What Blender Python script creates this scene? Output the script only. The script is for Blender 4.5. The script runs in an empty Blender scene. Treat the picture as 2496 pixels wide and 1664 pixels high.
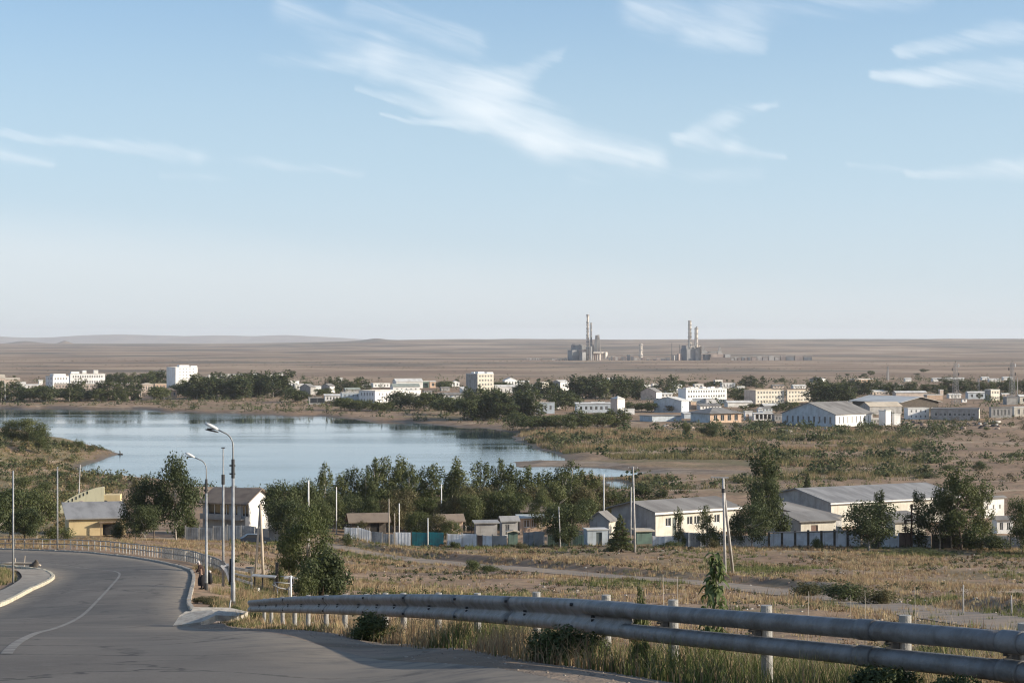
import bpy, math, random
import numpy as np
from mathutils import Vector, Matrix
sc = bpy.context.scene
R = math.radians
rnd = random.Random(7)
F, CX, CY, CZ = 5000.0, 1248.0, 832.0, 42.0     # lens in source pixels, camera height

# ------------------------------------------------------------------ camera
cam_d = bpy.data.cameras.new("camera"); cam = bpy.data.objects.new("camera", cam_d)
sc.collection.objects.link(cam); sc.camera = cam
cam.location = (0, 0, CZ); cam.rotation_euler = (R(90), 0, 0)
cam_d.sensor_width = 36; cam_d.lens = F / 2496 * 36; cam_d.clip_start = 0.3; cam_d.clip_end = 90000

# ------------------------------------------------------------------ light
SUN_EL, SUN_AZ = 19.0, 98.0            # azimuth clockwise from the view direction
sdir = Vector((math.sin(R(SUN_AZ)) * math.cos(R(SUN_EL)), math.cos(R(SUN_AZ)) * math.cos(R(SUN_EL)), math.sin(R(SUN_EL))))
sun_d = bpy.data.lights.new("sun", 'SUN'); sun = bpy.data.objects.new("sun", sun_d)
sc.collection.objects.link(sun); sun_d.energy = 5.0; sun_d.angle = R(0.5); sun_d.color = (1.0, 0.89, 0.74)
sun.rotation_euler = sdir.to_track_quat('Z', 'Y').to_euler(); sun.location = (300, 0, 300)

sc.view_settings.view_transform = 'Standard'; sc.view_settings.look = 'None'
sc.view_settings.exposure = 0.50; sc.view_settings.gamma = 1; sc.view_settings.use_curve_mapping = False
sc.cycles.use_denoising = True; sc.cycles.max_bounces = 6; sc.cycles.volume_bounces = 0
sc.cycles.transparent_max_bounces = 6; sc.cycles.caustics_reflective = False; sc.cycles.caustics_refractive = False
sc.cycles.adaptive_threshold = 0.012; sc.cycles.pixel_filter_type = 'BLACKMAN_HARRIS'; sc.cycles.filter_width = 1.15

# ------------------------------------------------------------------ node helper
class NT:
    def __init__(s, tree): s.t = tree; s.n = tree.nodes; s.l = tree.links; s.n.clear()
    def new(s, kind, ins=None, **props):
        nd = s.n.new(kind)
        for k, v in props.items(): setattr(nd, k, v)
        for k, v in (ins or {}).items(): s.set(nd, k, v)
        return nd
    def set(s, nd, k, v):
        sock = nd.inputs[k]
        if hasattr(v, 'is_output') or isinstance(v, bpy.types.NodeSocket): s.l.new(v, sock)
        elif isinstance(v, bpy.types.Node): s.l.new(v.outputs[0], sock)
        else: sock.default_value = v
    def m(s, op, a, b=None, c=None, clamp=False):
        nd = s.n.new('ShaderNodeMath'); nd.operation = op; nd.use_clamp = clamp
        for i, v in enumerate((a, b, c)):
            if v is not None: s.set(nd, i, v)
        return nd.outputs[0]
    def v(s, op, a, b=None):
        nd = s.n.new('ShaderNodeVectorMath'); nd.operation = op
        for i, x in enumerate((a, b)):
            if x is not None: s.set(nd, i, x)
        return nd
    def mix(s, f, a, b, blend='MIX'):
        nd = s.n.new('ShaderNodeMix'); nd.data_type = 'RGBA'; nd.blend_type = blend
        s.set(nd, 0, f); s.set(nd, 6, a); s.set(nd, 7, b); return nd.outputs[2]
    def ramp(s, f, pts, interp='LINEAR'):
        nd = s.n.new('ShaderNodeValToRGB'); nd.color_ramp.interpolation = interp
        e = nd.color_ramp.elements
        while len(e) > 1: e.remove(e[-1])
        for i, (p, c) in enumerate(pts):
            if not hasattr(c, '__len__'): c = (c, c, c)
            el = e[0] if i == 0 else e.new(p)
            el.position = p; el.color = (*c[:3], 1)
        s.set(nd, 0, f); return nd.outputs[0]
    def sstep(s, x, a, b):
        nd = s.n.new('ShaderNodeMapRange'); nd.interpolation_type = 'SMOOTHSTEP'
        s.set(nd, 0, x); s.set(nd, 1, a); s.set(nd, 2, b); s.set(nd, 3, 0.0); s.set(nd, 4, 1.0); return nd.outputs[0]
    def noise(s, vec, scale, detail=4, rough=0.55, scl=None, **kw):
        if scl: vec = s.new('ShaderNodeMapping', {'Vector': vec, 'Scale': scl}).outputs[0]
        return s.new('ShaderNodeTexNoise', {'Vector': vec, 'Scale': scale, 'Detail': detail, 'Roughness': rough, **kw})

def rgb(*c): return (*c[:3], 1.0)

# ------------------------------------------------------------------ sky
world = bpy.data.worlds.new("World"); sc.world = world; world.use_nodes = True
w = NT(world.node_tree)
gen = w.new('ShaderNodeTexCoord').outputs['Generated']
sep = w.new('ShaderNodeSeparateXYZ', {0: gen})
gx, gy, gz = sep.outputs
skyv = w.new('ShaderNodeCombineXYZ', {0: gx, 1: gy, 2: w.m('MULTIPLY_ADD', w.m('MAXIMUM', gz, 0.0), 1.0, 0.04)})
skyn = w.v('NORMALIZE', skyv.outputs[0])
sky = w.new('ShaderNodeTexSky', {0: skyn.outputs[0]})
sky.sky_type = 'NISHITA'
sky.sun_disc = False; sky.sun_elevation = R(SUN_EL); sky.sun_rotation = R(SUN_AZ)
sky.altitude = 300; sky.air_density = 1.0; sky.dust_density = 1.4; sky.ozone_density = 1.6
az = w.m('ARCTAN2', gx, gy); el = w.m('ARCSINE', gz)
# cirrus: streaks in direction space (azimuth, elevation), frayed by noise stretched along the wind
uv = w.new('ShaderNodeCombineXYZ', {0: az, 1: el}).outputs[0]
rot = w.new('ShaderNodeMapping', {'Vector': w.new('ShaderNodeMapping', {'Vector': uv, 'Rotation': (0, 0, R(17))}).outputs[0], 'Scale': (11, 85, 1)}).outputs[0]
fib = w.noise(rot, 1.0, 6, 0.62, Distortion=0.6)
wn = w.noise(uv, 22.0, 3, 0.5)
warp = w.v('SCALE', w.v('SUBTRACT', wn.outputs['Color'], (0.5, 0.5, 0.5)).outputs[0]); warp.inputs['Scale'].default_value = 0.010
wn2 = w.noise(rot, 2.6, 4, 0.6)
warp2 = w.v('SCALE', w.v('SUBTRACT', wn2.outputs['Color'], (0.5, 0.5, 0.5)).outputs[0]); warp2.inputs['Scale'].default_value = 0.006
uvw = w.v('MULTIPLY', w.v('ADD', w.v('ADD', uv, warp.outputs[0]).outputs[0], warp2.outputs[0]).outputs[0], (1, 1, 0)).outputs[0]
STREAKS = [  # x0,y0,w0, x1,y1,w1, strength   (photo pixels turned into directions)
 (690, 30, 30, 930, 140, 42, .55), (930, 140, 42, 1180, 240, 62, .8), (1180, 240, 62, 1330, 330, 55, .8), (1330, 330, 50, 1590, 385, 32, .75),
 (1375, 120, 10, 1215, 225, 45, .45), (870, 215, 6, 1180, 290, 22, .45), (930, 278, 5, 1300, 338, 16, .5), (1300, 338, 16, 1540, 392, 14, .5),
 (870, 15, 30, 1150, 100, 28, .38), (640, 145, 14, 860, 155, 20, .38),
 (0, 337, 9, 480, 385, 20, .55), (480, 385, 20, 880, 425, 10, .3), (-60, 375, 26, 130, 398, 12, .42), (390, 432, 8, 620, 432, 14, .25),
 (1560, 20, 45, 1780, 60, 70, .5), (1690, 95, 30, 1850, 120, 18, .5), (1790, 30, 60, 2250, 5, 30, .3),
 (1650, 336, 12, 1770, 292, 30, .5), (1770, 292, 20, 1890, 266, 10, .42), (1640, 332, 12, 1790, 362, 20, .42), (1790, 362, 20, 1910, 394, 8, .42),
 (2130, 195, 12, 2520, 200, 34, .6), (2190, 140, 14, 2540, 95, 34, .5), (2220, 425, 9, 2540, 425, 34, .55), (2070, 405, 6, 2240, 425, 9, .3),
 (1400, 430, 26, 1840, 430, 22, .28),
]
acc = None
for (x0, y0, w0, x1, y1, w1, k) in STREAKS:
    a = (math.atan((x0 - CX) / F), math.atan((CY - y0) / F), 0); b = (math.atan((x1 - CX) / F), math.atan((CY - y1) / F), 0)
    ab = (b[0] - a[0], b[1] - a[1], 0); L2 = ab[0] ** 2 + ab[1] ** 2
    pa = w.v('SUBTRACT', uvw, a).outputs[0]
    t = w.m('MULTIPLY', w.v('DOT_PRODUCT', pa, ab).outputs['Value'], 1 / L2, clamp=True)
    sc_ = w.v('SCALE', ab); w.set(sc_, 'Scale', t)
    d = w.v('LENGTH', w.v('SUBTRACT', pa, sc_.outputs[0]).outputs[0]).outputs['Value']
    wd = w.m('MULTIPLY_ADD', t, (w1 - w0) / F * 2.0, w0 / F * 2.0)
    q = w.m('SUBTRACT', 1.0, w.m('DIVIDE', d, wd), clamp=True)
    q = w.m('MULTIPLY', w.m('MULTIPLY', q, q), w.m('MULTIPLY_ADD', q, -2 * k * .8, 3 * k * .8))
    acc = q if acc is None else w.m('SUBTRACT', w.m('ADD', acc, q), w.m('MULTIPLY', acc, q))
fibm = w.m('MULTIPLY_ADD', fib.outputs[0], 1.9, -0.25, clamp=True)
thr = w.m('MULTIPLY_ADD', fib.outputs[0], 1.5, -0.60)
streak = w.m('MULTIPLY', w.sstep(w.m('SUBTRACT', acc, thr), -0.22, 1.15), w.m('MULTIPLY', w.sstep(acc, 0.0, 0.30), 0.86))
# low veil towards the horizon, thicker on the left, and thin cirrus outside the frame
veil_top = w.m('MULTIPLY_ADD', az, -0.085, w.m('MULTIPLY_ADD', fib.outputs[0], 0.006, 0.043))
veil = w.m('MULTIPLY', w.sstep(w.m('SUBTRACT', veil_top, el), -0.004, 0.030), 0.55)
out_n = w.noise(w.new('ShaderNodeMapping', {'Vector': gen, 'Scale': (2.0, 2.0, 9.0)}).outputs[0], 1.0, 6, 0.6, Distortion=1.2)
outm = w.m('MULTIPLY', w.sstep(out_n.outputs[0], 0.5, 0.85), w.m('MULTIPLY', w.sstep(el, 0.19, 0.30), 0.3))
cm = w.m('MAXIMUM', w.m('MAXIMUM', streak, veil), outm, clamp=True)
base = w.mix(w.sstep(el, 0.17, -0.01), rgb(1.16, 1.22, 1.27), rgb(1.0, .985, .98), 'MIX')
skyc = w.mix(1.0, sky.outputs[0], base, 'MULTIPLY')
cloudc = w.mix(w.sstep(el, 0.11, 0.0), rgb(6.3, 6.75, 7.1), rgb(5.0, 5.3, 5.42))
midh = w.mix(w.m('MULTIPLY', w.sstep(el, 0.185, 0.05), 0.72), skyc, rgb(3.85, 5.0, 6.0))
lowh = w.mix(w.m('MULTIPLY', w.sstep(el, 0.09, -0.01), 0.72), midh, rgb(4.95, 5.3, 5.45))
skyf = w.mix(w.m('MULTIPLY', cm, 0.95), lowh, cloudc)
bg = w.new('ShaderNodeBackground', {'Color': skyf, 'Strength': 0.108})
w.l.new(bg.outputs[0], w.new('ShaderNodeOutputWorld').inputs[0])

# ------------------------------------------------------------------ materials
MATS = {}
def pmat(name, col, rough=0.8, col2=None, nscale=3.0, metal=0.0, bump=0.0, bscale=20.0, detail=5, amt=1.0, stretch=None, spec=0.3, streaks=0.0):
    if name in MATS: return MATS[name]
    m = bpy.data.materials.new(name); m.use_nodes = True; t = NT(m.node_tree)
    pos = t.new('ShaderNodeTexCoord').outputs['Object']
    c = rgb(*col)
    if col2 is not None:
        nz = t.noise(pos, nscale, detail, 0.6, scl=stretch)
        c = t.mix(t.m('MULTIPLY', t.sstep(nz.outputs[0], 0.38, 0.66), amt), c, rgb(*col2))
    if streaks > 0:
        nz = t.noise(pos, 1.0, 4, 0.7, scl=(2.2, 2.2, 0.18))
        c = t.mix(t.m('MULTIPLY', t.sstep(nz.outputs[0], 0.5, 0.75), streaks), c, rgb(col[0] * .45, col[1] * .4, col[2] * .35))
    p = t.new('ShaderNodeBsdfPrincipled', {'Base Color': c, 'Roughness': rough, 'Metallic': metal, 'Specular IOR Level': spec})
    if bump > 0:
        nb = t.noise(pos, bscale, 4, 0.6)
        t.set(p, 'Normal', t.new('ShaderNodeBump', {'Height': nb.outputs[0], 'Strength': bump, 'Distance': 0.03}))
    t.l.new(p.outputs[0], t.new('ShaderNodeOutputMaterial').inputs[0])
    MATS[name] = m; return m

def leafmat(name, c1, c2, trans=0.25, nscale=0.5):
    m = bpy.data.materials.new(name); m.use_nodes = True; t = NT(m.node_tree)
    pos = t.new('ShaderNodeTexCoord').outputs['Object']
    nz = t.noise(pos, nscale, 4, 0.7)
    rn = t.new('ShaderNodeObjectInfo').outputs['Random']
    f = t.m('ADD', t.sstep(nz.outputs[0], 0.35, 0.68), t.m('MULTIPLY_ADD', rn, 0.5, -0.25), clamp=True)
    c = t.mix(f, rgb(*c1), rgb(*c2))
    d = t.new('ShaderNodeBsdfPrincipled', {'Base Color': c, 'Roughness': 0.65, 'Specular IOR Level': 0.25})
    tr = t.new('ShaderNodeBsdfTranslucent', {'Color': c})
    mx = t.new('ShaderNodeMixShader', {0: trans, 1: d, 2: tr})
    t.l.new(mx.outputs[0], t.new('ShaderNodeOutputMaterial').inputs[0])
    MATS[name] = m; return m

def vcolmat(name, rough=0.8, trans=0.2):
    m = bpy.data.materials.new(name); m.use_nodes = True; t = NT(m.node_tree)
    c = t.new('ShaderNodeAttribute', attribute_name='col').outputs['Color']
    d = t.new('ShaderNodeBsdfPrincipled', {'Base Color': c, 'Roughness': rough, 'Specular IOR Level': 0.2})
    tr = t.new('ShaderNodeBsdfTranslucent', {'Color': c})
    mx = t.new('ShaderNodeMixShader', {0: trans, 1: d, 2: tr})
    t.l.new(mx.outputs[0], t.new('ShaderNodeOutputMaterial').inputs[0])
    MATS[name] = m; return m

# ------------------------------------------------------------------ objects
COL = sc.collection
def prop(o, label=None, cat=None, group=None, kind=None):
    if label: o['label'] = label
    if cat: o['category'] = cat
    if group: o['group'] = group
    if kind: o['kind'] = kind
    return o
def empty(name, loc, rz=0, **kw):
    o = bpy.data.objects.new(name, None); COL.objects.link(o); o.location = loc; o.rotation_euler = (0, 0, rz)
    o.empty_display_size = 0.5
    return prop(o, **kw)
def link(name, me, parent=None, loc=None, rot=None, scale=None, **kw):
    o = bpy.data.objects.new(name, me); COL.objects.link(o)
    if parent is not None: o.parent = parent
    if loc is not None: o.location = loc
    if rot is not None: o.rotation_euler = rot
    if scale is not None: o.scale = scale
    return prop(o, **kw)

class MB:
    def __init__(s): s.v = []; s.f = []; s.mi = []; s.cur = 0; s.sm = False
    def add(s, vs, fs):
        n = len(s.v); s.v += [tuple(v) for v in vs]
        for f in fs: s.f.append(tuple(i + n for i in f)); s.mi.append(s.cur)
        return s
    def box(s, x0, x1, y0, y1, z0, z1):
        return s.add([(x0, y0, z0), (x1, y0, z0), (x1, y1, z0), (x0, y1, z0), (x0, y0, z1), (x1, y0, z1), (x1, y1, z1), (x0, y1, z1)],
                     [(0, 3, 2, 1), (4, 5, 6, 7), (0, 1, 5, 4), (1, 2, 6, 5), (2, 3, 7, 6), (3, 0, 4, 7)])
    def quad(s, a, b, c, d): return s.add([a, b, c, d], [(0, 1, 2, 3)])
    def tube(s, pts, rad, n=8, cap=True):
        pts = [Vector(p) for p in pts]
        if not hasattr(rad, '__len__'): rad = [rad] * len(pts)
        vs = []; fs = []
        up = Vector((0, 0, 1))
        for i, p in enumerate(pts):
            d = (pts[min(i + 1, len(pts) - 1)] - pts[max(i - 1, 0)]).normalized()
            a = d.cross(up) if abs(d.z) < 0.95 else d.cross(Vector((0, 1, 0)))
            a.normalize(); b = d.cross(a)
            for k in range(n):
                th = 2 * math.pi * k / n
                vs.append(p + (a * math.cos(th) + b * math.sin(th)) * rad[i])
        for i in range(len(pts) - 1):
            for k in range(n):
                fs.append((i * n + k, i * n + (k + 1) % n, (i + 1) * n + (k + 1) % n, (i + 1) * n + k))
        if cap: fs.append(tuple(range(n))[::-1]); fs.append(tuple((len(pts) - 1) * n + k for k in range(n)))
        return s.add(vs, fs)
    def beam(s, a, b, w_, h_):       # rectangular bar from a to b
        a = Vector(a); b = Vector(b); d = (b - a).normalized()
        x = d.cross(Vector((0, 0, 1)));  x = x.normalized() if x.length > 1e-3 else Vector((1, 0, 0)); y = x.cross(d)
        vs = [p + x * sx * w_ / 2 + y * sy * h_ / 2 for p in (a, b) for sx, sy in ((-1, -1), (1, -1), (1, 1), (-1, 1))]
        return s.add(vs, [(0, 3, 2, 1), (4, 5, 6, 7), (0, 1, 5, 4), (1, 2, 6, 5), (2, 3, 7, 6), (3, 0, 4, 7)])
    def prism(s, poly, axis, a, b):  # poly in the two other axes, extruded along axis from a to b
        n = len(poly)
        def mk(p, t): return {'x': (t, p[0], p[1]), 'y': (p[0], t, p[1]), 'z': (p[0], p[1], t)}[axis]
        vs = [mk(p, a) for p in poly] + [mk(p, b) for p in poly]
        fs = [tuple(range(n)), tuple(range(n, 2 * n))[::-1]] + [(i, i + n, (i + 1) % n + n, (i + 1) % n) for i in range(n)]
        return s.add(vs, fs)
    def mesh(s, name, mats, smooth=False):
        me = bpy.data.meshes.new(name); me.from_pydata(s.v, [], s.f)
        for m in (mats if isinstance(mats, (list, tuple)) else [mats]): me.materials.append(m)
        if any(s.mi): me.polygons.foreach_set('material_index', s.mi)
        if smooth: me.polygons.foreach_set('use_smooth', [True] * len(s.f))
        me.update(); return me
    def build(s, name, mats, parent=None, smooth=False, **kw):
        return link(name, s.mesh(name, mats, smooth), parent, **kw)

def npmesh(name, V, Fc, mat, col=None, smooth=False):
    """V (n,3), Fc (m,k) with k 3 or 4"""
    me = bpy.data.meshes.new(name); V = np.asarray(V, np.float32); Fc = np.asarray(Fc, np.int32)
    m, k = Fc.shape
    me.vertices.add(len(V)); me.vertices.foreach_set('co', V.ravel())
    me.loops.add(m * k); me.loops.foreach_set('vertex_index', Fc.ravel())
    me.polygons.add(m); me.polygons.foreach_set('loop_start', np.arange(m, dtype=np.int32) * k)
    if smooth: me.polygons.foreach_set('use_smooth', np.ones(m, bool))
    if col is not None:
        a = me.color_attributes.new('col', 'FLOAT_COLOR', 'POINT')
        c4 = np.ones((len(V), 4), np.float32); c4[:, :3] = col; a.data.foreach_set('color', c4.ravel())
    me.materials.append(mat); me.update(calc_edges=True); me.validate(); return me

# ------------------------------------------------------------------ terrain
def PX(px, D): return (px - CX) / F * D
def lattice(i, j, seed): 
    n = (i * 374761393 + j * 668265263 + seed * 144269) & 0x7fffffff
    n = ((n ^ (n >> 13)) * 1274126177) & 0x7fffffff
    return ((n ^ (n >> 16)) & 0xffff) / 65535.0
def vnoise(x, y, seed=0):
    x = np.asarray(x, float); y = np.asarray(y, float)
    i = np.floor(x).astype(np.int64); j = np.floor(y).astype(np.int64); fx = x - i; fy = y - j
    fx = fx * fx * (3 - 2 * fx); fy = fy * fy * (3 - 2 * fy)
    a = lattice(i, j, seed); b = lattice(i + 1, j, seed); c = lattice(i, j + 1, seed); d = lattice(i + 1, j + 1, seed)
    return (a * (1 - fx) + b * fx) * (1 - fy) + (c * (1 - fx) + d * fx) * fy
def fbm(x, y, seed=0, oct=3):
    s = 0; a = 1; t = 0
    for o in range(oct): s = s + a * vnoise(x * 2 ** o, y * 2 ** o, seed + o * 17); t += a; a *= 0.5
    return s / t * 2 - 1

CT = []   # (photo column, distance, height relative to the camera)
for D, z in ((6, -2.7), (10, -2.7), (14, -2.72), (16, -2.89), (20, -3.27), (25, -3.84), (30, -4.43), (35, -5.06), (40, -5.70), (45, -6.35), (50, -7.02), (56, -7.8), (62, -8.55), (70, -9.55)):
    for px in (-1500, -600, 0, 450, 950):
        if px < 900 or D < 33: CT.append((px, D, z))
CT += [(700, 46, -6.5), (800, 39.5, -5.68), (900, 34.6, -5.05), (660, 53, -7.42), (540, 70, -9.6)]
CT += [(610, 62, -8.5), (1000, 30, -4.4), (1250, 25.7, -3.93), (1500, 20.5, -3.34), (1800, 17.8, -3.05), (2124, 15.9, -2.89), (2496, 14.3, -2.75), (3300, 11, -2.7), (3300, 6, -2.7), (1800, 10, -2.7)]
CT += [(480, 87, -11.35), (568, 87, -11.4), (0, 87, -11.6), (-600, 85, -11.5), (0, 100, -12.96), (80, 118, -14.3), (133, 138, -15.95), (455, 95, -12.2), (490, 119, -14.3),
       (0, 125, -15.2), (32, 133, -15.72), (544, 126, -15.0), (60, 156, -17.3), (0, 162, -17.7), (-300, 168, -18.1), (-800, 120, -15), (-800, 170, -18.2),
       (465, 150, -16.8), (430, 165, -18.1), (380, 185, -19.85), (300, 205, -21.5), (200, 216, -22.2), (100, 222, -22.65), (0, 226, -22.9), (-300, 232, -23.2), (-900, 240, -23.6),
       (240, 165, -18.2), (140, 190, -20.3), (560, 150, -17.6), (470, 195, -20.9), (300, 222, -22.75), (100, 232, -23.3)]
CT += [(2124, 20, -3.9), (2124, 40, -7.7), (2124, 80, -12.6), (2124, 110, -15.2), (2124, 145, -18.5), (2496, 22, -4.2), (2496, 60, -10), (2496, 105, -14.4), (2900, 16, -3.2), (2900, 50, -8.5), (3300, 90, -12.5),
       (1500, 28, -5.2), (1500, 50, -8.9), (1500, 100, -14.3), (1500, 140, -18), (1500, 170, -20.8), (1700, 200, -23.3), (1780, 213, -24.5), (2350, 120, -15.9),
       (1250, 33, -5.4), (1000, 38, -6.2), (1000, 60, -9.6), (1000, 100, -14.4), (1000, 140, -18.3), (1000, 180, -21.6), (1300, 235, -26), (900, 290, -29.7),
       (700, 75, -10.6), (700, 120, -15.4), (700, 150, -18.2), (700, 200, -22.3), (700, 260, -27), (2100, 220, -25), (2500, 200, -23.6), (2900, 200, -23.6), (3300, 200, -23.5),
       (300, 260, -25.3), (150, 290, -27.6), (300, 300, -28.6), (0, 300, -28.2), (-600, 300, -28.2), (850, 311, -30.3), (1600, 311, -30.8), (2300, 311, -31.3), (3000, 311, -31.3), (580, 300, -29)]
for px in (-1400, -500, 350, 900, 1600, 2300, 3300):
    CT += [(px, 400, -34.2), (px, 480, -36.0), (px, 560, -36.9), (px, 800, -37.0)]
CT += [(-400, 650, -31.5), (0, 660, -32.2), (60, 655, -33.5), (-800, 640, -31), (-1400, 640, -31), (0, 560, -34), (150, 640, -36)]
CTa = np.array(CT, float)
def uvT(px, D): return np.clip(px, -1400, 3400) / 700.0, np.log(np.maximum(D, 6)) * 1.6
cu, cv = uvT(CTa[:, 0], CTa[:, 1])
def tpsk(r2): return 0.5 * r2 * np.log(r2 + 1e-9)
n_ = len(cu); K = tpsk((cu[:, None] - cu) ** 2 + (cv[:, None] - cv) ** 2) + np.eye(n_) * 0.004
Pm = np.c_[np.ones(n_), cu, cv]; A = np.zeros((n_ + 3, n_ + 3)); A[:n_, :n_] = K; A[:n_, n_:] = Pm; A[n_:, :n_] = Pm.T
wsol = np.linalg.solve(A, np.r_[CTa[:, 2], 0, 0, 0])
def tps(px, D):
    u, v = uvT(px, np.minimum(D, 820)); sh = u.shape; u = u.ravel(); v = v.ravel(); o = np.empty(len(u))
    for i in range(0, len(u), 40000):
        a = u[i:i + 40000]; b = v[i:i + 40000]
        o[i:i + 40000] = tpsk((a[:, None] - cu) ** 2 + (b[:, None] - cv) ** 2) @ wsol[:n_] + wsol[n_] + wsol[n_ + 1] * a + wsol[n_ + 2] * b
    return o.reshape(sh)

WZ = -38.0
def wpt(px, py): D = -WZ * F / (py - CY); return (PX(px, D), D)
LAKE = [wpt(*p) for p in [(-900, 988), (-400, 990), (-150, 992), (0, 994), (60, 997), (110, 993), (200, 996), (320, 995), (380, 1001), (440, 1003), (500, 1006), (560, 1008), (640, 1010), (700, 1014), (770, 1013), (850, 1020), (900, 1027), (950, 1027), (1030, 1032), (1090, 1038), (1150, 1040), (1230, 1051), (1262, 1056), (1245, 1064),
      (1262, 1076), (1305, 1087), (1300, 1094), (1350, 1104), (1378, 1117), (1372, 1124), (1300, 1121), (1245, 1126), (1270, 1140), (1330, 1137), (1420, 1139), (1490, 1143), (1545, 1149), (1548, 1158), (1480, 1163), (1440, 1160),
      (1400, 1164), (1380, 1180), (1300, 1195), (1100, 1203), (900, 1208), (760, 1205), (640, 1200), (560, 1192), (480, 1186), (400, 1172), (330, 1166), (240, 1163), (190, 1158), (170, 1148), (196, 1136), (240, 1124), (262, 1113), (292, 1107),
      (270, 1099), (230, 1088), (200, 1080), (150, 1072), (110, 1066), (40, 1058), (-100, 1052), (-300, 1046), (-900, 1040)]]
POND = [wpt(*p) for p in [(1476, 1174), (1500, 1172), (1528, 1177), (1533, 1188), (1518, 1194), (1490, 1190)]]
def sdf_poly(x, y, poly):
    P = np.array(poly); Q = np.roll(P, -1, 0); d2 = np.full(x.shape, 1e18); ins = np.zeros(x.shape, bool)
    for (ax, ay), (bx, by) in zip(P, Q):
        ex, ey = bx - ax, by - ay; wx, wy = x - ax, y - ay
        t = np.clip((wx * ex + wy * ey) / (ex * ex + ey * ey + 1e-12), 0, 1)
        d2 = np.minimum(d2, (wx - ex * t) ** 2 + (wy - ey * t) ** 2)
        if ay != by:
            c = (ay > y) != (by > y); ins ^= c & (x < (bx - ax) * (y - ay) / (by - ay) + ax)
    return np.sqrt(d2) * np.where(ins, -1, 1)
# roads: (distance, x left, x right)
def sm(a, b, x): t = np.clip((x - a) / (b - a), 0, 1); return t * t * (3 - 2 * t)
R_RIGHT = [(4.4, 1), (2.4, 8), (1.1, 14), (-.1, 19), (-1.35, 23.5), (-2.9, 29), (-4.6, 36), (-6.7, 46), (-8.6, 55), (-9.9, 62), (PX(492, 68), 68), (PX(468, 80), 80), (PX(455, 95), 95), (PX(460, 110), 110), (PX(467, 125), 125), (PX(468, 138), 138), (PX(462, 150), 150),
           (PX(445, 160), 160), (PX(415, 172), 172), (PX(380, 185), 185), (PX(340, 197), 197), (PX(300, 205), 205), (PX(250, 211), 211), (PX(200, 216), 216), (PX(100, 222), 222), (PX(0, 226), 226), (PX(-150, 230), 230), (PX(-350, 233), 233), (PX(-700, 237), 237)]
R_LEFT = [(-4.5, 1), (-6, 8), (-7.2, 14), (-8.2, 19), (-9.3, 23.5), (-10.8, 29), (-12.4, 36), (-14.6, 46), (-16.6, 55), (-18, 62), (-19.2, 68), (-21.7, 80), (PX(-30, 96), 96), (PX(20, 104), 104), (PX(80, 118), 118), (PX(115, 129), 129), (PX(133, 138), 138),
          (PX(130, 144), 144), (PX(118, 150), 150), (PX(100, 154), 154), (PX(80, 156), 156), (PX(50, 158), 158), (PX(20, 160), 160), (PX(-10, 162), 162), (PX(-80, 165), 165), (PX(-150, 168), 168), (PX(-230, 171), 171), (PX(-350, 175), 175), (PX(-700, 180), 180)]
ROADPOLY = R_RIGHT + R_LEFT[::-1]
TRACK = [(PX(760, 305), 305), (PX(870, 290), 290), (PX(1000, 270), 270), (PX(1150, 250), 250), (PX(1300, 232), 232), (PX(1450, 216), 216), (PX(1600, 204), 204), (PX(1720, 194), 194), (PX(1850, 176), 176), (PX(2000, 159), 159), (PX(2150, 139), 139), (PX(2300, 121), 121), (PX(2496, 103), 103), (PX(2750, 88), 88)]
def d_line(x, y, line):
    d2 = np.full(np.shape(x), 1e18); side = np.zeros(np.shape(x))
    for (ax, ay), (bx, by) in zip(line[:-1], line[1:]):
        ex, ey = bx - ax, by - ay; wx, wy = x - ax, y - ay
        t = np.clip((wx * ex + wy * ey) / (ex * ex + ey * ey), 0, 1); q = (wx - ex * t) ** 2 + (wy - ey * t) ** 2
        m = q < d2; d2 = np.where(m, q, d2); side = np.where(m, np.sign(ex * wy - ey * wx), side)
    return np.sqrt(d2), side
TW = 2.6
def lake_sd(X, Y):
    X = np.asarray(X, float); Y = np.asarray(Y, float); sd = np.full(X.shape, 500.0)
    m = (Y > 480) & (Y < 1350) & (X > -2000) & (X < 700)
    if m.any(): sd[m] = np.minimum(sdf_poly(X[m], Y[m], LAKE), sdf_poly(X[m], Y[m], POND)) + 2.2 * fbm(X[m] / 9, Y[m] / 16, 5, 3)
    return sd
RAILP = [(610, 62), (700, 46), (800, 39.5), (900, 34.6), (1000, 31), (1133, 28.1), (1250, 25.7), (1420, 22), (1500, 20.5), (1800, 17.8), (2124, 15.9), (2496, 14.3), (2900, 12.9)]
RAIL_TOP = [1462, 1453.6, 1449.6, 1448, 1446, 1448, 1452, 1458, 1464, 1485, 1507, 1536, 1570]
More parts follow.
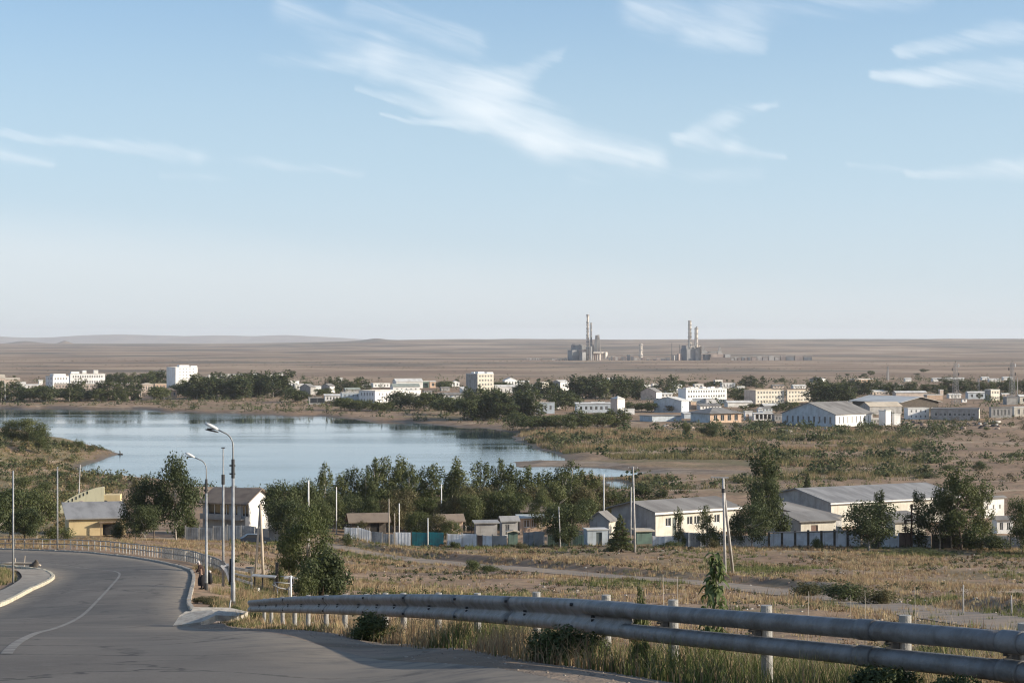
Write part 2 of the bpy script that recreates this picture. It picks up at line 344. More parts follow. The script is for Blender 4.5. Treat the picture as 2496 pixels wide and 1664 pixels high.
def hgt(X, Y, detail=True):
    X = np.asarray(X, float); Y = np.asarray(Y, float); D = np.maximum(Y, 6.0); px = CX + F * X / np.maximum(Y, 3.0)
    z = tps(px, D)
    z = np.where(D > 820, -37.0, z)
    far = sm(4300, 12500, D); lft = 1 - sm(500, 1150, px)
    z = z + far * (47.5 - 27 * lft) + sm(800, 1600, D) * 0.6
    if detail:
        z = z + sm(2600, 6000, D) * (fbm(X / 800, Y / 700, 11, 4) * (2.6 + 5.2 * sm(5000, 11000, D)))
        z = z - sm(14000, 20000, D) * 60
        z = z + 16 * np.exp(-(((px - 915) / 34) ** 2)) * np.exp(-((D - 12800) / 700) ** 2) + 22 * np.exp(-(((px - 158) / 14) ** 2)) * np.exp(-((D - 13600) / 500) ** 2) + 20 * np.exp(-(((px - 60) / 40) ** 2)) * np.exp(-((D - 14600) / 500) ** 2)
    sd = lake_sd(X, Y)
    slope = np.where(px < 420, 0.3, 0.075) * (1 + 0.5 * fbm(X / 20, Y / 30, 3, 2))
    land = np.minimum(z, WZ + 0.06 + np.maximum(sd, 0) * slope * 0.6 + sm(2, 10, sd) * 0.55)
    near_lake = (sd < 120)
    z = np.where(near_lake & (sd > 0), land, z)
    z = np.where(sd <= 0, WZ - 0.05 - np.minimum(-sd * 0.12, 2.2), z)
    if detail:
        rd = np.full(X.shape, 60.0); m = Y < 260
        if m.any(): rd[m] = sdf_poly(X[m], Y[m], ROADPOLY)
        td = np.full(X.shape, 60.0); ts = np.zeros(X.shape); m = (Y < 330) & (Y > 70)
        if m.any(): td[m], ts[m] = d_line(X[m], Y[m], TRACK)
        rug = sm(1.5, 9, rd) * sm(3, 8, td) * sm(-2, 6, np.where(near_lake, sd, 50)) * sm(24, 60, D)
        z = z + rug * (0.16 * fbm(X / 3.2, Y / 3.2, 21, 3) + 0.42 * fbm(X / 19, Y / 26, 23, 2) * sm(60, 150, D) * (1 - sm(900, 1500, D)))
        # cut bank on the sun side of the track, in two stretches
        bank = np.exp(-((td - 5.6) / 1.5) ** 2) * (ts > 0) * sm(0.42, 0.6, vnoise(Y / 23, X * 0 + 3.3, 9)) * sm(100, 130, D)
        z = z + 0.75 * bank
        # far field: embankment falling away just behind the guard rail
        z = z - 0.14 * (1 - sm(-0.5, 0.0, rd)) - 0.10 * (1 - sm(TW - 1.0, TW, td))
    return z
def ground(px, D): x = PX(px, D); return Vector((x, D, CZ + float(hgt(np.array([x]), np.array([D]))[0])))
_Ds = np.exp(np.linspace(math.log(9), math.log(16000), 900))
def hits(pts):
    """photo pixels -> points where that line of sight meets the ground"""
    out = []
    for (px, py) in pts:
        X = PX(px, _Ds); yy = CY - hgt(X, _Ds) / _Ds * F
        i = np.argmax(yy <= py) if (yy <= py).any() else len(_Ds) - 1
        if i > 0 and yy[i - 1] > yy[i]: t = (yy[i - 1] - py) / (yy[i - 1] - yy[i]); D = _Ds[i - 1] + (_Ds[i] - _Ds[i - 1]) * min(max(t, 0), 1)
        else: D = _Ds[i]
        out.append(ground(px, float(D)))
    return out
def hit(px, py): return hits([(px, py)])[0]
# ------------------------------------------------------------------ ground sheet
def ground_material():
    m = bpy.data.materials.new("soil"); m.use_nodes = True; t = NT(m.node_tree)
    pos = t.new('ShaderNodeTexCoord').outputs['Object']
    zone = t.new('ShaderNodeAttribute', attribute_name='col').outputs['Color']
    zs = t.new('ShaderNodeSeparateColor', {0: zone}); green, wet, pale = zs.outputs[0], zs.outputs[1], zs.outputs[2]
    ydist = t.new('ShaderNodeSeparateXYZ', {0: pos}).outputs[1]
    n1 = t.noise(pos, 0.035, 6, 0.62).outputs[0]
    n2 = t.noise(pos, 0.6, 6, 0.65).outputs[0]
    n3 = t.noise(pos, 7.0, 5, 0.7).outputs[0]
    nb = t.noise(pos, 0.0035, 7, 0.62, scl=(1.0, 1.0, 1)).outputs[0]
    nc = t.noise(pos, 0.0011, 9, 0.66, scl=(1.2, 1.0, 1)).outputs[0]
    c = t.mix(t.sstep(n1, 0.36, 0.64), rgb(.23, .15, .095), rgb(.30, .205, .135))
    c = t.mix(t.m('MULTIPLY', t.sstep(n2, 0.42, 0.7), 0.55), c, rgb(.34, .24, .14))
    c = t.mix(t.m('MULTIPLY', t.sstep(n2, 0.52, 0.32), 0.5), c, rgb(.12, .08, .052))
    c = t.mix(t.m('MULTIPLY', t.sstep(n3, 0.5, 0.74), 0.35), c, rgb(.12, .10, .06))
    ve = t.noise(pos, 0.22, 6, 0.75, scl=(1, .6, 1)).outputs[0]
    nearf = t.sstep(ydist, 2200.0, 900.0)
    c = t.mix(t.m('MULTIPLY', t.m('MULTIPLY', t.sstep(ve, 0.56, 0.66), 0.6), nearf), c, rgb(.085, .09, .045))
    # the wide plain: bands of scrub, pale clay and darker soil
    farc = t.mix(t.sstep(nb, 0.40, 0.60), rgb(.21, .145, .10), rgb(.345, .255, .175))
    farc = t.mix(t.m('MULTIPLY', t.sstep(nc, 0.48, 0.58), 0.85), farc, rgb(.11, .098, .078))
    farc = t.mix(t.m('MULTIPLY', t.sstep(nc, 0.42, 0.35), 0.8), farc, rgb(.40, .31, .23))
    sp = t.noise(pos, 0.03, 5, 0.75, scl=(.5, 1, 1)).outputs[0]
    farc = t.mix(t.m('MULTIPLY', t.sstep(sp, 0.55, 0.72), 0.55), farc, rgb(.10, .10, .065))
    pt = t.noise(pos, 0.045, 6, 0.68, scl=(1, 1, 1)).outputs[0]
    c = t.mix(t.m('MULTIPLY', t.sstep(pt, 0.54, 0.64), 0.6), c, rgb(.135, .095, .068))
    c = t.mix(t.m('MULTIPLY', t.sstep(pt, 0.44, 0.36), 0.5), c, rgb(.38, .265, .17))
    pv_ = t.new('ShaderNodeTexVoronoi', {'Vector': t.v('ADD', pos, t.v('MULTIPLY', t.noise(pos, 0.02, 3, .6).outputs['Color'], (60, 60, 0)).outputs[0]).outputs[0], 'Scale': 0.009}, feature='DISTANCE_TO_EDGE').outputs['Distance']
    c = t.mix(t.m('MULTIPLY', t.sstep(pv_, 0.016, 0.006), 0.7), c, rgb(.40, .31, .22))
    c = t.mix(t.sstep(ydist, 1300.0, 2600.0), c, farc)
    gv = t.mix(t.sstep(n2, 0.35, 0.65), rgb(.075, .085, .035), rgb(.17, .145, .075))
    c = t.mix(t.m('MULTIPLY', green, 0.85), c, gv)
    c = t.mix(t.m('MULTIPLY', wet, 0.9), c, rgb(.085, .07, .05))
    c = t.mix(t.m('MULTIPLY', pale, 0.85), c, t.mix(t.sstep(t.noise(pos, 0.16, 6, .7, scl=(.4, 1, 1)).outputs[0], 0.42, 0.56), rgb(.29, .25, .21), rgb(.13, .11, .09)))
    p = t.new('ShaderNodeBsdfPrincipled', {'Base Color': c, 'Roughness': t.m('MULTIPLY_ADD', wet, -0.45, 0.92), 'Specular IOR Level': 0.2})
    h = t.m('ADD', t.m('MULTIPLY', n2, 0.5), t.m('MULTIPLY', n3, 0.09))
    bmp = t.new('ShaderNodeBump', {'Height': h, 'Strength': 0.8, 'Distance': 0.45})
    t.set(p, 'Normal', bmp)
    t.l.new(p.outputs[0], t.new('ShaderNodeOutputMaterial').inputs[0]); return m

def build_ground():
    tanx = np.r_[np.tan(np.radians(np.linspace(-84, -22, 14))), (np.arange(-700, -100, 24) - CX) / F, (np.arange(-100, 2600, 8) - CX) / F, (np.arange(2600, 3240, 24) - CX) / F, np.tan(np.radians(np.linspace(24, 84, 14)))]
    rows = np.r_[np.linspace(-60, 5, 8), np.exp(np.r_[np.arange(math.log(6), math.log(330), 0.0085), np.arange(math.log(330), math.log(1300), 0.0045), np.arange(math.log(1300), math.log(26000), 0.0075)])]
    T, Dg = np.meshgrid(tanx, rows); X = T * np.maximum(Dg, 25 + 0 * Dg) if False else T * (np.abs(Dg) + 4 * (Dg < 30))
    X = np.where(Dg < 5, T * 12, T * Dg + T * 4 * (1 - sm(5, 40, Dg)))
    Z = hgt(X, Dg)
    V = np.c_[X.ravel(), Dg.ravel(), CZ + Z.ravel()]
    nr, nc = X.shape; i = np.arange(nr - 1)[:, None] * nc + np.arange(nc - 1)[None, :]
    Fc = np.stack([i, i + 1, i + nc + 1, i + nc], -1).reshape(-1, 4)
    # zones
    sd = lake_sd(X, Dg); px = CX + F * X / np.maximum(Dg, 3); py = CY - Z / np.maximum(Dg, 3) * F
    wet = np.where(sd < 60, 1 - sm(0, 7, sd), 0) * (0.65 + .35 * vnoise(X / 30, Dg / 12, 8))
    wx = fbm(X / 40, Dg / 25, 61) ; yc = np.interp(px, [1240, 1500, 1565, 1850], [1128, 1131, 1146, 1151]); hw = np.interp(px, [1240, 1500, 1600, 1850], [8, 6, 10, 5]); mud = (1 - sm(.75, 1.15, np.abs(py - yc + wx * 4) / hw)) * sm(1225, 1260, px) * (1 - sm(1760, 1860, px + wx * 40)) * (Dg < 750)
    pale = np.clip(mud * (0.75 + 0.4 * fbm(X / 25, Dg / 12, 31)), 0, 1)
    marsh = sm(1180, 1290, px) * (1 - sm(2000, 2400, px)) * sm(500, 540, Dg) * (1 - sm(860, 1000, Dg)) * (1 - pale)
    marsh = np.clip(marsh * (0.08 + .8 * sm(-0.15, 0.4, fbm(X / 24, Dg / 22, 41))), 0, 1)
    pen = (1 - sm(180, 330, px)) * sm(250, 330, Dg) * (1 - sm(800, 900, Dg)) * sm(-0.5, 0.2, fbm(X / 14, Dg / 20, 43)) * .8
    bank = (sd < 120) * sm(4, 20, sd) * (1 - sm(40, 100, sd)) * sm(0, 0.4, fbm(X / 30, Dg / 14, 44)) * .6
    fld = (Dg < 320) * (px > 560) * sm(0.0, 0.4, fbm(X / 11, Dg / 15, 45)) * 0.5
    fl2 = (Dg < 320) * (Dg > 255) * (px > 800) * sm(270, 300, Dg) * .5
    rd = np.full(X.shape, 60.0); mk = Dg < 260; rd[mk] = sdf_poly(X[mk], Dg[mk], ROADPOLY)
    pale = np.maximum(pale, (1 - sm(0.5, 3.0, np.abs(rd))) * 0.55 * (Dg < 75))
    C = np.stack([np.clip(np.maximum.reduce([marsh, pen, bank, fld, fl2]), 0, 1), np.clip(wet * (1 - pale), 0, 1), np.clip(pale, 0, 1)], -1).reshape(-1, 3)
    me = npmesh("ground", V, Fc, ground_material(), C, True)
    link("ground", me, kind='structure')
build_ground()

# ------------------------------------------------------------------ lake water
m = bpy.data.materials.new("water"); m.use_nodes = True; t = NT(m.node_tree)
pos = t.new('ShaderNodeTexCoord').outputs['Object']
h1 = t.noise(pos, 0.55, 4, 0.6, scl=(1.0, .75, 1)).outputs[0]
h2 = t.noise(pos, 0.02, 4, 0.6, scl=(.25, 1, 1)).outputs[0]
h3 = t.noise(pos, 3.2, 3, 0.6, scl=(1.0, .8, 1)).outputs[0]
calm = t.sstep(h2, 0.35, 0.68)
hh = t.m('ADD', t.m('MULTIPLY', h1, t.m('MULTIPLY_ADD', calm, 0.042, 0.008)), t.m('MULTIPLY', h3, t.m('MULTIPLY_ADD', calm, 0.008, 0.001)))
bmp = t.new('ShaderNodeBump', {'Height': hh, 'Strength': 1.0, 'Distance': 1.0})
shal = t.noise(pos, 0.012, 4, 0.6).outputs[0]
wc = t.mix(shal, rgb(.018, .05, .072), rgb(.035, .07, .08))
p = t.new('ShaderNodeBsdfPrincipled', {'Base Color': wc, 'Roughness': t.m('MULTIPLY_ADD', calm, 0.07, 0.03), 'IOR': 1.33, 'Specular IOR Level': 0.5, 'Normal': bmp.outputs[0]})
t.l.new(p.outputs[0], t.new('ShaderNodeOutputMaterial').inputs[0])
MATS['water'] = m
b = MB()
XS = np.linspace(-1900, 420, 24); YS = np.linspace(490, 1330, 12)
for i in range(len(XS) - 1):
    for j in range(len(YS) - 1):
        b.quad((XS[i], YS[j], CZ + WZ), (XS[i + 1], YS[j], CZ + WZ), (XS[i + 1], YS[j + 1], CZ + WZ), (XS[i], YS[j + 1], CZ + WZ))
b.build("lake_water", m, kind='structure')

# ------------------------------------------------------------------ distant hills
def ridge(name, D, prof, depth, mat):
    b = MB(); n = 260; xs = np.linspace(prof[0][0], prof[-1][0], n)
    ys = np.interp(xs, [p[0] for p in prof], [p[1] for p in prof]) + 0.7 * fbm(xs / 60, xs * 0, 77, 4)
    rows = []
    for k, (dd, hk) in enumerate(((-depth, 0.0), (-depth * .6, .35), (-depth * .25, .8), (0, 1.0), (depth * .5, .5), (depth, 0.0))):
        r = []
        for i, x in enumerate(xs):
            top = -(ys[i] - CY) / F * D; zb = -60; nz = 1 + 0.22 * float(fbm(np.array([x / 25.0]), np.array([k * 1.3]), 5)[0]) * (0 < hk < 1)
            r.append((PX(x, D), D + dd, CZ + zb + (top - zb) * hk * nz))
        rows.append(r)
    vs = [p for r in rows for p in r]; fs = [(a * n + i, a * n + i + 1, (a + 1) * n + i + 1, (a + 1) * n + i) for a in range(5) for i in range(n - 1)]
    b.add(vs, fs); b.build(name, mat, smooth=True, kind='structure')
hillm = pmat("hill_rock", (.24, .19, .155), 0.95, (.31, .26, .21), 0.002)
ridge("hills", 27000, [(-900, 826), (-400, 819), (-100, 817), (0, 820), (60, 823), (130, 822), (200, 817), (290, 815), (370, 817), (450, 819), (520, 817), (624, 819), (700, 816), (780, 820), (860, 825), (950, 830), (1100, 838)], 2500, hillm)
ridge("hills", 25000, [(2050, 838), (2200, 828), (2290, 825), (2496, 825.5), (2700, 824), (3100, 828), (3400, 838)], 2200, hillm)

# ------------------------------------------------------------------ road, kerbs, markings
def asphalt():
    m = bpy.data.materials.new("asphalt"); m.use_nodes = True; t = NT(m.node_tree)
    pos = t.new('ShaderNodeTexCoord').outputs['Object']
    edge = t.new('ShaderNodeSeparateColor', {0: t.new('ShaderNodeAttribute', attribute_name='col').outputs['Color']})
    n1 = t.noise(pos, 0.35, 5, 0.6, scl=(1, .35, 1)).outputs[0]
    n2 = t.noise(pos, 55.0, 3, 0.7).outputs[0]
    c = t.mix(t.sstep(n1, 0.3, 0.7), rgb(.094, .084, .074), rgb(.140, .126, .110))
    c = t.mix(t.m('MULTIPLY', t.sstep(n2, 0.55, 0.75), 0.5), c, rgb(.17, .16, .145))
    c = t.mix(t.m('MULTIPLY', t.sstep(n2, 0.42, 0.28), 0.5), c, rgb(.035, .034, .033))
    vor = t.new('ShaderNodeTexVoronoi', {'Vector': t.v('ADD', pos, t.v('MULTIPLY', t.noise(pos, 0.9, 4, .6).outputs['Color'], (2.2, 2.2, 0)).outputs[0]).outputs[0], 'Scale': 0.22}, feature='DISTANCE_TO_EDGE')
    crk = t.m('MULTIPLY', t.sstep(vor.outputs['Distance'], 0.024, 0.006), t.sstep(n1, 0.38, 0.5))
    c = t.mix(t.m('MULTIPLY', crk, 0.75), c, rgb(.02, .02, .02))
    n5 = t.noise(pos, 2.6, 5, 0.7).outputs[0]; n6 = t.noise(pos, 14.0, 4, 0.75).outputs[0]
    c = t.mix(t.m('MULTIPLY', t.sstep(n5, 0.52, 0.70), 0.35), c, rgb(.165, .155, .14))
    c = t.mix(t.m('MULTIPLY', t.sstep(n6, 0.56, 0.72), 0.45), c, rgb(.19, .18, .165))
    c = t.mix(t.m('MULTIPLY', t.sstep(n6, 0.42, 0.30), 0.5), c, rgb(.04, .04, .04))
    pz = t.new('ShaderNodeTexVoronoi', {'Vector': pos, 'Scale': 0.11}).outputs['Color']
    c = t.mix(t.m('MULTIPLY', t.sstep(t.new('ShaderNodeSeparateColor', {0: pz}).outputs[0], 0.72, 0.74), 0.35), c, rgb(.055, .054, .052))
    dust = t.m('MULTIPLY', edge.outputs[0], t.sstep(t.noise(pos, 1.3, 5, .65).outputs[0], 0.28, 0.6))
    c = t.mix(dust, c, rgb(.27, .225, .17))
    tyre = t.m('MULTIPLY', edge.outputs[1], 0.30)
    c = t.mix(tyre, c, rgb(.125, .115, .10))
    p = t.new('ShaderNodeBsdfPrincipled', {'Base Color': c, 'Roughness': 0.88, 'Specular IOR Level': 0.25})
    t.set(p, 'Normal', t.new('ShaderNodeBump', {'Height': n2, 'Strength': 0.35, 'Distance': 0.01}))
    t.l.new(p.outputs[0], t.new('ShaderNodeOutputMaterial').inputs[0]); return m
def catmull(P, n):
    P = [np.array(p, float) for p in P]; out = []
    for i in range(len(P) - 1):
        p0 = P[max(i - 1, 0)]; p1 = P[i]; p2 = P[i + 1]; p3 = P[min(i + 2, len(P) - 1)]
        for k in range(n):
            t = k / n; out.append(0.5 * ((2 * p1) + (-p0 + p2) * t + (2 * p0 - 5 * p1 + 4 * p2 - p3) * t * t + (-p0 + 3 * p1 - 3 * p2 + p3) * t ** 3))
    out.append(P[-1]); return np.array(out)
RR = catmull(R_RIGHT, 6); RL = catmull(R_LEFT, 6)
def base_z(X, Y): return CZ + hgt(X, Y, False)
def strip(name, A, B, lift, mat, ncross, colf=None):
    s = np.linspace(0, 1, ncross)[None, :, None]; G = A[:, None, :] * (1 - s) + B[:, None, :] * s
    Z = base_z(G[..., 0], G[..., 1]) + lift
    nr, nc = Z.shape; i = np.arange(nr - 1)[:, None] * nc + np.arange(nc - 1)[None, :]
    Fc = np.stack([i, i + nc, i + nc + 1, i + 1], -1).reshape(-1, 4)
    V = np.c_[G[..., 0].ravel(), G[..., 1].ravel(), Z.ravel()]
    col = None if colf is None else colf(np.broadcast_to(s[..., 0], Z.shape), G).reshape(-1, 3)
    return link(name, npmesh(name, V, Fc, mat, col, True), kind='structure')
asph = asphalt()
def roadcol(s, G):
    w_ = 8.0; e = np.minimum(s, 1 - s) * w_; d = (1 - sm(0.15, 1.7, e)) * .85
    near = (1 - sm(55, 75, G[..., 1])); d = np.maximum(d * (1 - .2 * near), (s < .5) * (1 - sm(.1, 2.2, e)) * near * .8)
    mid = np.exp(-((s - .28) / .05) ** 2) + np.exp(-((s - .72) / .05) ** 2) + .7 * np.exp(-((s - .12) / .04) ** 2) + .7 * np.exp(-((s - .88) / .04) ** 2)
    return np.stack([d, np.clip(mid, 0, 1), s * 0], -1)
strip("road", RL, RR, 0.0, asph, 22, lambda s, G: roadcol(1 - s, G))
white_line = pmat("worn_road_paint", (.215, .205, .185), .8, (.12, .11, .10), 1.8, amt=.92)
CL = catmull([(PX(-700, 208), 208), (PX(-350, 204), 204), (PX(0, 190), 190), (PX(80, 183), 183), (PX(159, 173), 173), (PX(225, 160), 160), (PX(270, 151), 151), (PX(290, 143), 143), (PX(288, 132), 132), (PX(266, 115), 115), (PX(225, 93), 93), (PX(165, 65), 65), (PX(106, 47), 47), (PX(60, 35), 35), (PX(28, 28.5), 28.5), (PX(16, 26), 26)], 6)
tn = np.gradient(CL, axis=0); tn /= np.linalg.norm(tn, axis=1)[:, None]; nn = np.c_[-tn[:, 1], tn[:, 0]]
strip("road_marking", CL + nn * 0.075, CL - nn * 0.075, 0.006, white_line, 2)
TR = catmull(TRACK, 5); tn = np.gradient(TR, axis=0); tn /= np.linalg.norm(tn, axis=1)[:, None]; nn = np.c_[-tn[:, 1], tn[:, 0]]
oldroad = pmat("weathered_track_surface", (.19, .16, .13), .9, (.28, .215, .155), .35, bump=.4, bscale=6)
strip("track_road", TR + nn * TW, TR - nn * TW, 0.03, oldroad, 6)

def resample(P, step):
    d = np.r_[0, np.cumsum(np.linalg.norm(np.diff(P, axis=0), axis=1))]; n = int(d[-1] / step); s = np.arange(n + 1) * step
    return np.c_[np.interp(s, d, P[:, 0]), np.interp(s, d, P[:, 1])]
stone_c = pmat("kerb_concrete", (.40, .37, .32), .85, (.26, .235, .2), 6, bump=.5)
stone_y = pmat("kerb_lime_paint", (.58, .53, .40), .85, (.36, .32, .25), 5, bump=.5)
def kerb(label, P, side, mat, h=0.16, wd=0.2, step=1.0):
    S = resample(P, step); Z = base_z(S[:, 0], S[:, 1]); root = empty("kerb", (S[0][0], S[0][1], Z[0]), label=label, cat="kerb")
    me = []
    for k in range(4):
        b = MB(); j = rnd.uniform(-.025, .02); L = step - 0.06
        b.prism([(0, -.2), (wd, -.2), (wd, h + j), (0.03, h + j), (0, h - .03 + j)], 'x', 0, L); me.append(b.mesh("kerb_stone", mat))
    for i in range(len(S) - 1):
        a, c = S[i], S[i + 1]; dx, dy = c - a; yaw = math.atan2(dy, dx); pitch = -math.atan2(Z[i + 1] - Z[i], step)
        o = link("kerb_stone", rnd.choice(me), root, loc=(a[0] - S[0][0], a[1] - S[0][1], Z[i] - Z[0] + rnd.uniform(-.02, .01)), rot=(0, pitch, yaw + rnd.uniform(-.02, .02)))
        if side < 0: o.scale = (1, -1, 1)
kerb("pale concrete kerb round the outside of the bend, beside the railing", RR[(RR[:, 1] > 69) & (RR[:, 0] > PX(-60, 230))], -1, stone_c)
kerb("cream painted kerb round the pavement corner on the left", RL[(RL[:, 1] > 80) & (RL[:, 0] > -52) & (RL[:, 1] < 170)], 1, stone_y, .18, .22)
# pavement on the left corner
PVo = RL[(RL[:, 1] > 78) & (RL[:, 1] < 153)] + 0; tn = np.gradient(PVo, axis=0); tn /= np.linalg.norm(tn, axis=1)[:, None]; nn = np.c_[-tn[:, 1], tn[:, 0]]
pvm = pmat("pavement_concrete", (.33, .29, .235), .9, (.24, .205, .165), 1.3, bump=.4)
strip("pavement", PVo + nn * 0.225, PVo + nn * 2.2, 0.15, pvm, 4)
# ------------------------------------------------------------------ foliage meshes
leaf_dark = leafmat("leaf_dark_green", (.042, .057, .022), (.096, .112, .043), .3, .35)
leaf_mid = leafmat("leaf_mid_green", (.066, .084, .028), (.140, .150, .058), .34, .4)
leaf_pale = leafmat("leaf_grey_green", (.075, .092, .045), (.125, .130, .070), .25, .5)
leaf_olive = leafmat("leaf_olive", (.085, .085, .035), (.14, .115, .055), .25, .5)
bark = pmat("bark", (.16, .125, .095), .9, (.09, .07, .055), 8, bump=.6)
bark_pale = pmat("pale_bark", (.42, .39, .34), .9, (.2, .17, .14), 5, bump=.4)
def leaf_cloud(name, mat, blobs, n, size, seed, flat=0.0, droop=0.0):
    """leaf quads through a set of ellipsoid clumps (cx,cy,cz,rx,ry,rz)"""
    g = np.random.default_rng(seed); B = np.array(blobs, float); vol = (B[:, 3] * B[:, 4] * B[:, 5]) ** .75; pr = vol / vol.sum()
    k = g.choice(len(B), n, p=pr); d = g.normal(size=(n, 3)); d /= np.linalg.norm(d, axis=1)[:, None]
    r = g.random(n) ** 0.42 * (0.86 + 0.3 * g.random(n)); c = B[k, :3] + d * r[:, None] * B[k, 3:]
    nrm = d * 0.9 + g.normal(size=(n, 3)) * 0.55; nrm[:, 2] += 0.25; nrm /= np.linalg.norm(nrm, axis=1)[:, None]
    a = np.cross(nrm, g.normal(size=(n, 3))); a /= np.linalg.norm(a, axis=1)[:, None]; b_ = np.cross(nrm, a)
    s = size * (0.6 + 0.8 * g.random(n))[:, None]
    V = np.stack([c - a * s * .5, c + b_ * s * .34, c + a * s * .5, c - b_ * s * .34], 1).reshape(-1, 3)
    return npmesh(name, V, np.arange(n * 4).reshape(-1, 4), mat)
def clumps(kind, H, W, seed):
    r = random.Random(seed); out = []
    if kind == 'poplar':
        for i in range(26):
            z = H * (0.10 + 0.86 * (i / 25)); rr = W * .5 * (1 - abs((z / H - .42)) ** 1.6 * 1.5) * r.uniform(.35, .7); th = r.uniform(0, 6.28); q = W * .5 * max(.2, 1 - ((z / H - .35) / .72) ** 2) * r.uniform(.3, .85)
            out.append((q * math.cos(th), q * math.sin(th), z, max(rr, W * .09), max(rr, W * .09), H * r.uniform(.07, .13)))
        for i in range(6): th = r.uniform(0, 6.28); q = W * r.uniform(.15, .38); out.append((q * math.cos(th), q * math.sin(th), H * r.uniform(.72, .93), W * .11, W * .11, H * .085))
    elif kind == 'round':
        for i in range(30):
            th = r.uniform(0, 6.28); ph = math.acos(r.uniform(-.95, 1)); q = r.uniform(.45, .82)
            s = r.uniform(.13, .25)
            out.append((W * .5 * q * math.sin(ph) * math.cos(th), W * .5 * q * math.sin(ph) * math.sin(th), H * (.52 + .40 * q * math.cos(ph)), W * s, W * s, H * s * .62))
    elif kind == 'conic':
        for i in range(30):
            z = H * (0.1 + 0.87 * i / 29); q = W * .5 * (1 - z / H) ** .75; th = i * 2.4 + r.uniform(-.3, .3)
            out.append((q * .6 * math.cos(th), q * .6 * math.sin(th), z, max(q * .55, W * .05), max(q * .55, W * .05), H * .05))
    elif kind == 'shrub':
        for i in range(18):
            th = r.uniform(0, 6.28); q = r.uniform(0, .8); s = r.uniform(.14, .24)
            out.append((W * .5 * q * math.cos(th), W * .5 * q * math.sin(th), H * (.25 + .5 * r.random() * (1 - q * .5)), W * s, W * s, H * r.uniform(.16, .3)))
    return out
def trunk_mesh(name, H, W, kind, mat, seed, rad):
    r = random.Random(seed); b = MB(); top = {'round': .62, 'shrub': .5}.get(kind, .9)
    pts = [(0, 0, -0.4)]; x = y = 0
    for i in range(1, 6): x += r.uniform(-.02, .02) * H; y += r.uniform(-.02, .02) * H; pts.append((x, y, H * top * i / 5))
    b.tube(pts, [rad * (1 - .16 * i) for i in range(6)], 7)
    for i in range(7 if kind != 'shrub' else 5):
        k = r.randint(1, 3); p = pts[k]; th = r.uniform(0, 6.28); q = W * r.uniform(.22, .4); up = H * r.uniform(.14, .3)
        b.tube([p, (p[0] + q * .5 * math.cos(th), p[1] + q * .5 * math.sin(th), p[2] + up * .6), (p[0] + q * math.cos(th), p[1] + q * math.sin(th), p[2] + up)], [rad * .45, rad * .3, rad * .12], 5)
    return b.mesh(name, mat, True)
PROTO = {}
def proto(kind, tier, var, leaf):
    """crown and trunk of unit size family; tier: far / mid / near"""
    key = (kind, tier, var, leaf)
    if key not in PROTO:
        H, W = {'poplar': (12, 5.2), 'round': (10, 9), 'conic': (10, 5), 'shrub': (3, 4.4)}[kind]
        n, sz = {'far': (900, .62), 'mid': (5200, .30), 'near': (15000, .24)}[tier]
        if kind == 'shrub': n, sz = {'far': (420, .42), 'mid': (2600, .17), 'near': (9000, .17)}[tier]
        if kind == 'round': n = int(n * 1.3)
        sd = var * 13 + {'poplar': 1, 'round': 2, 'conic': 3, 'shrub': 4}[kind] * 101
        PROTO[key] = (leaf_cloud("crown", MATS[leaf], clumps(kind, H, W, sd), n, sz, sd), trunk_mesh("trunk", H, W, kind, bark if var % 2 else bark_pale, sd, .16 if kind != 'shrub' else .05), H, W)
    return PROTO[key]
TREES = []
def tree(loc, H, W, kind, tier='far', leaf='leaf_dark_green', var=None, name=None, label=None, cat='tree', group=None, desc=None, px=None, lean=0):
    var = rnd.randrange(4) if var is None else var
    crown, trunk, h0, w0 = proto(kind, tier, var, leaf)
    nm = name or {'poplar': 'poplar_tree', 'round': 'leafy_tree', 'conic': 'conifer_tree', 'shrub': 'shrub'}[kind]
    o = empty(nm, loc, rnd.uniform(0, 6.28), label=label, cat=cat, group=group)
    o.scale = (W / w0, W / w0 * rnd.uniform(.9, 1.1), H / h0)
    link("crown", crown, o); link("trunk", trunk, o)
    TREES.append((o, kind, leaf, desc, px if px is not None else CX + F * loc[0] / loc[1], loc[1])); return o

# ------------------------------------------------------------------ buildings
MARKS = []   # landmarks for labels: photo column, distance, phrase
whitew = pmat("white_render", (.74, .73, .69), .85, (.60, .58, .53), .35, bump=.2, streaks=.35)
brightw = pmat("whitewash", (.80, .79, .76), .85, (.70, .68, .64), .3, bump=.15, streaks=.2)
cream = pmat("cream_render", (.62, .58, .49), .85, (.50, .46, .38), .4, bump=.2, streaks=.35)
pinkw = pmat("pinkish_render", (.60, .50, .42), .85, (.48, .39, .32), .4, bump=.2, streaks=.35)
peach = pmat("peach_render", (.58, .42, .30), .85, (.46, .33, .24), .6, bump=.2, streaks=.4)
greyw = pmat("grey_and_shade_render", (.36, .35, .33), .85, (.26, .25, .235), .5, bump=.3, streaks=.4)  # grey walls; as wall_l it paints shade onto left faces
bluew = pmat("pale_blue_and_shade_render", (.50, .55, .58), .85, (.40, .44, .46), .5, bump=.2, streaks=.4)  # pale blue walls, and the painted-in shade of some white ones
yellow = pmat("ochre_render", (.62, .49, .27), .85, (.54, .41, .23), .25, bump=.2, streaks=.2)
yellowl = pmat("pale_yellow_render", (.72, .66, .44), .85, (.60, .54, .36), .3, bump=.2, streaks=.4)
darkw = pmat("dark_boards_and_shade", (.07, .06, .05), .9, (.12, .10, .08), 1.5, streaks=.5)  # dark boards; also paints the dark inside of the open barns
tealw = pmat("teal_paint", (.02, .17, .19), .6, (.03, .11, .13), .8, streaks=.5)
greenw = pmat("faded_green_paint", (.13, .20, .16), .7, (.10, .14, .12), .8, streaks=.5)
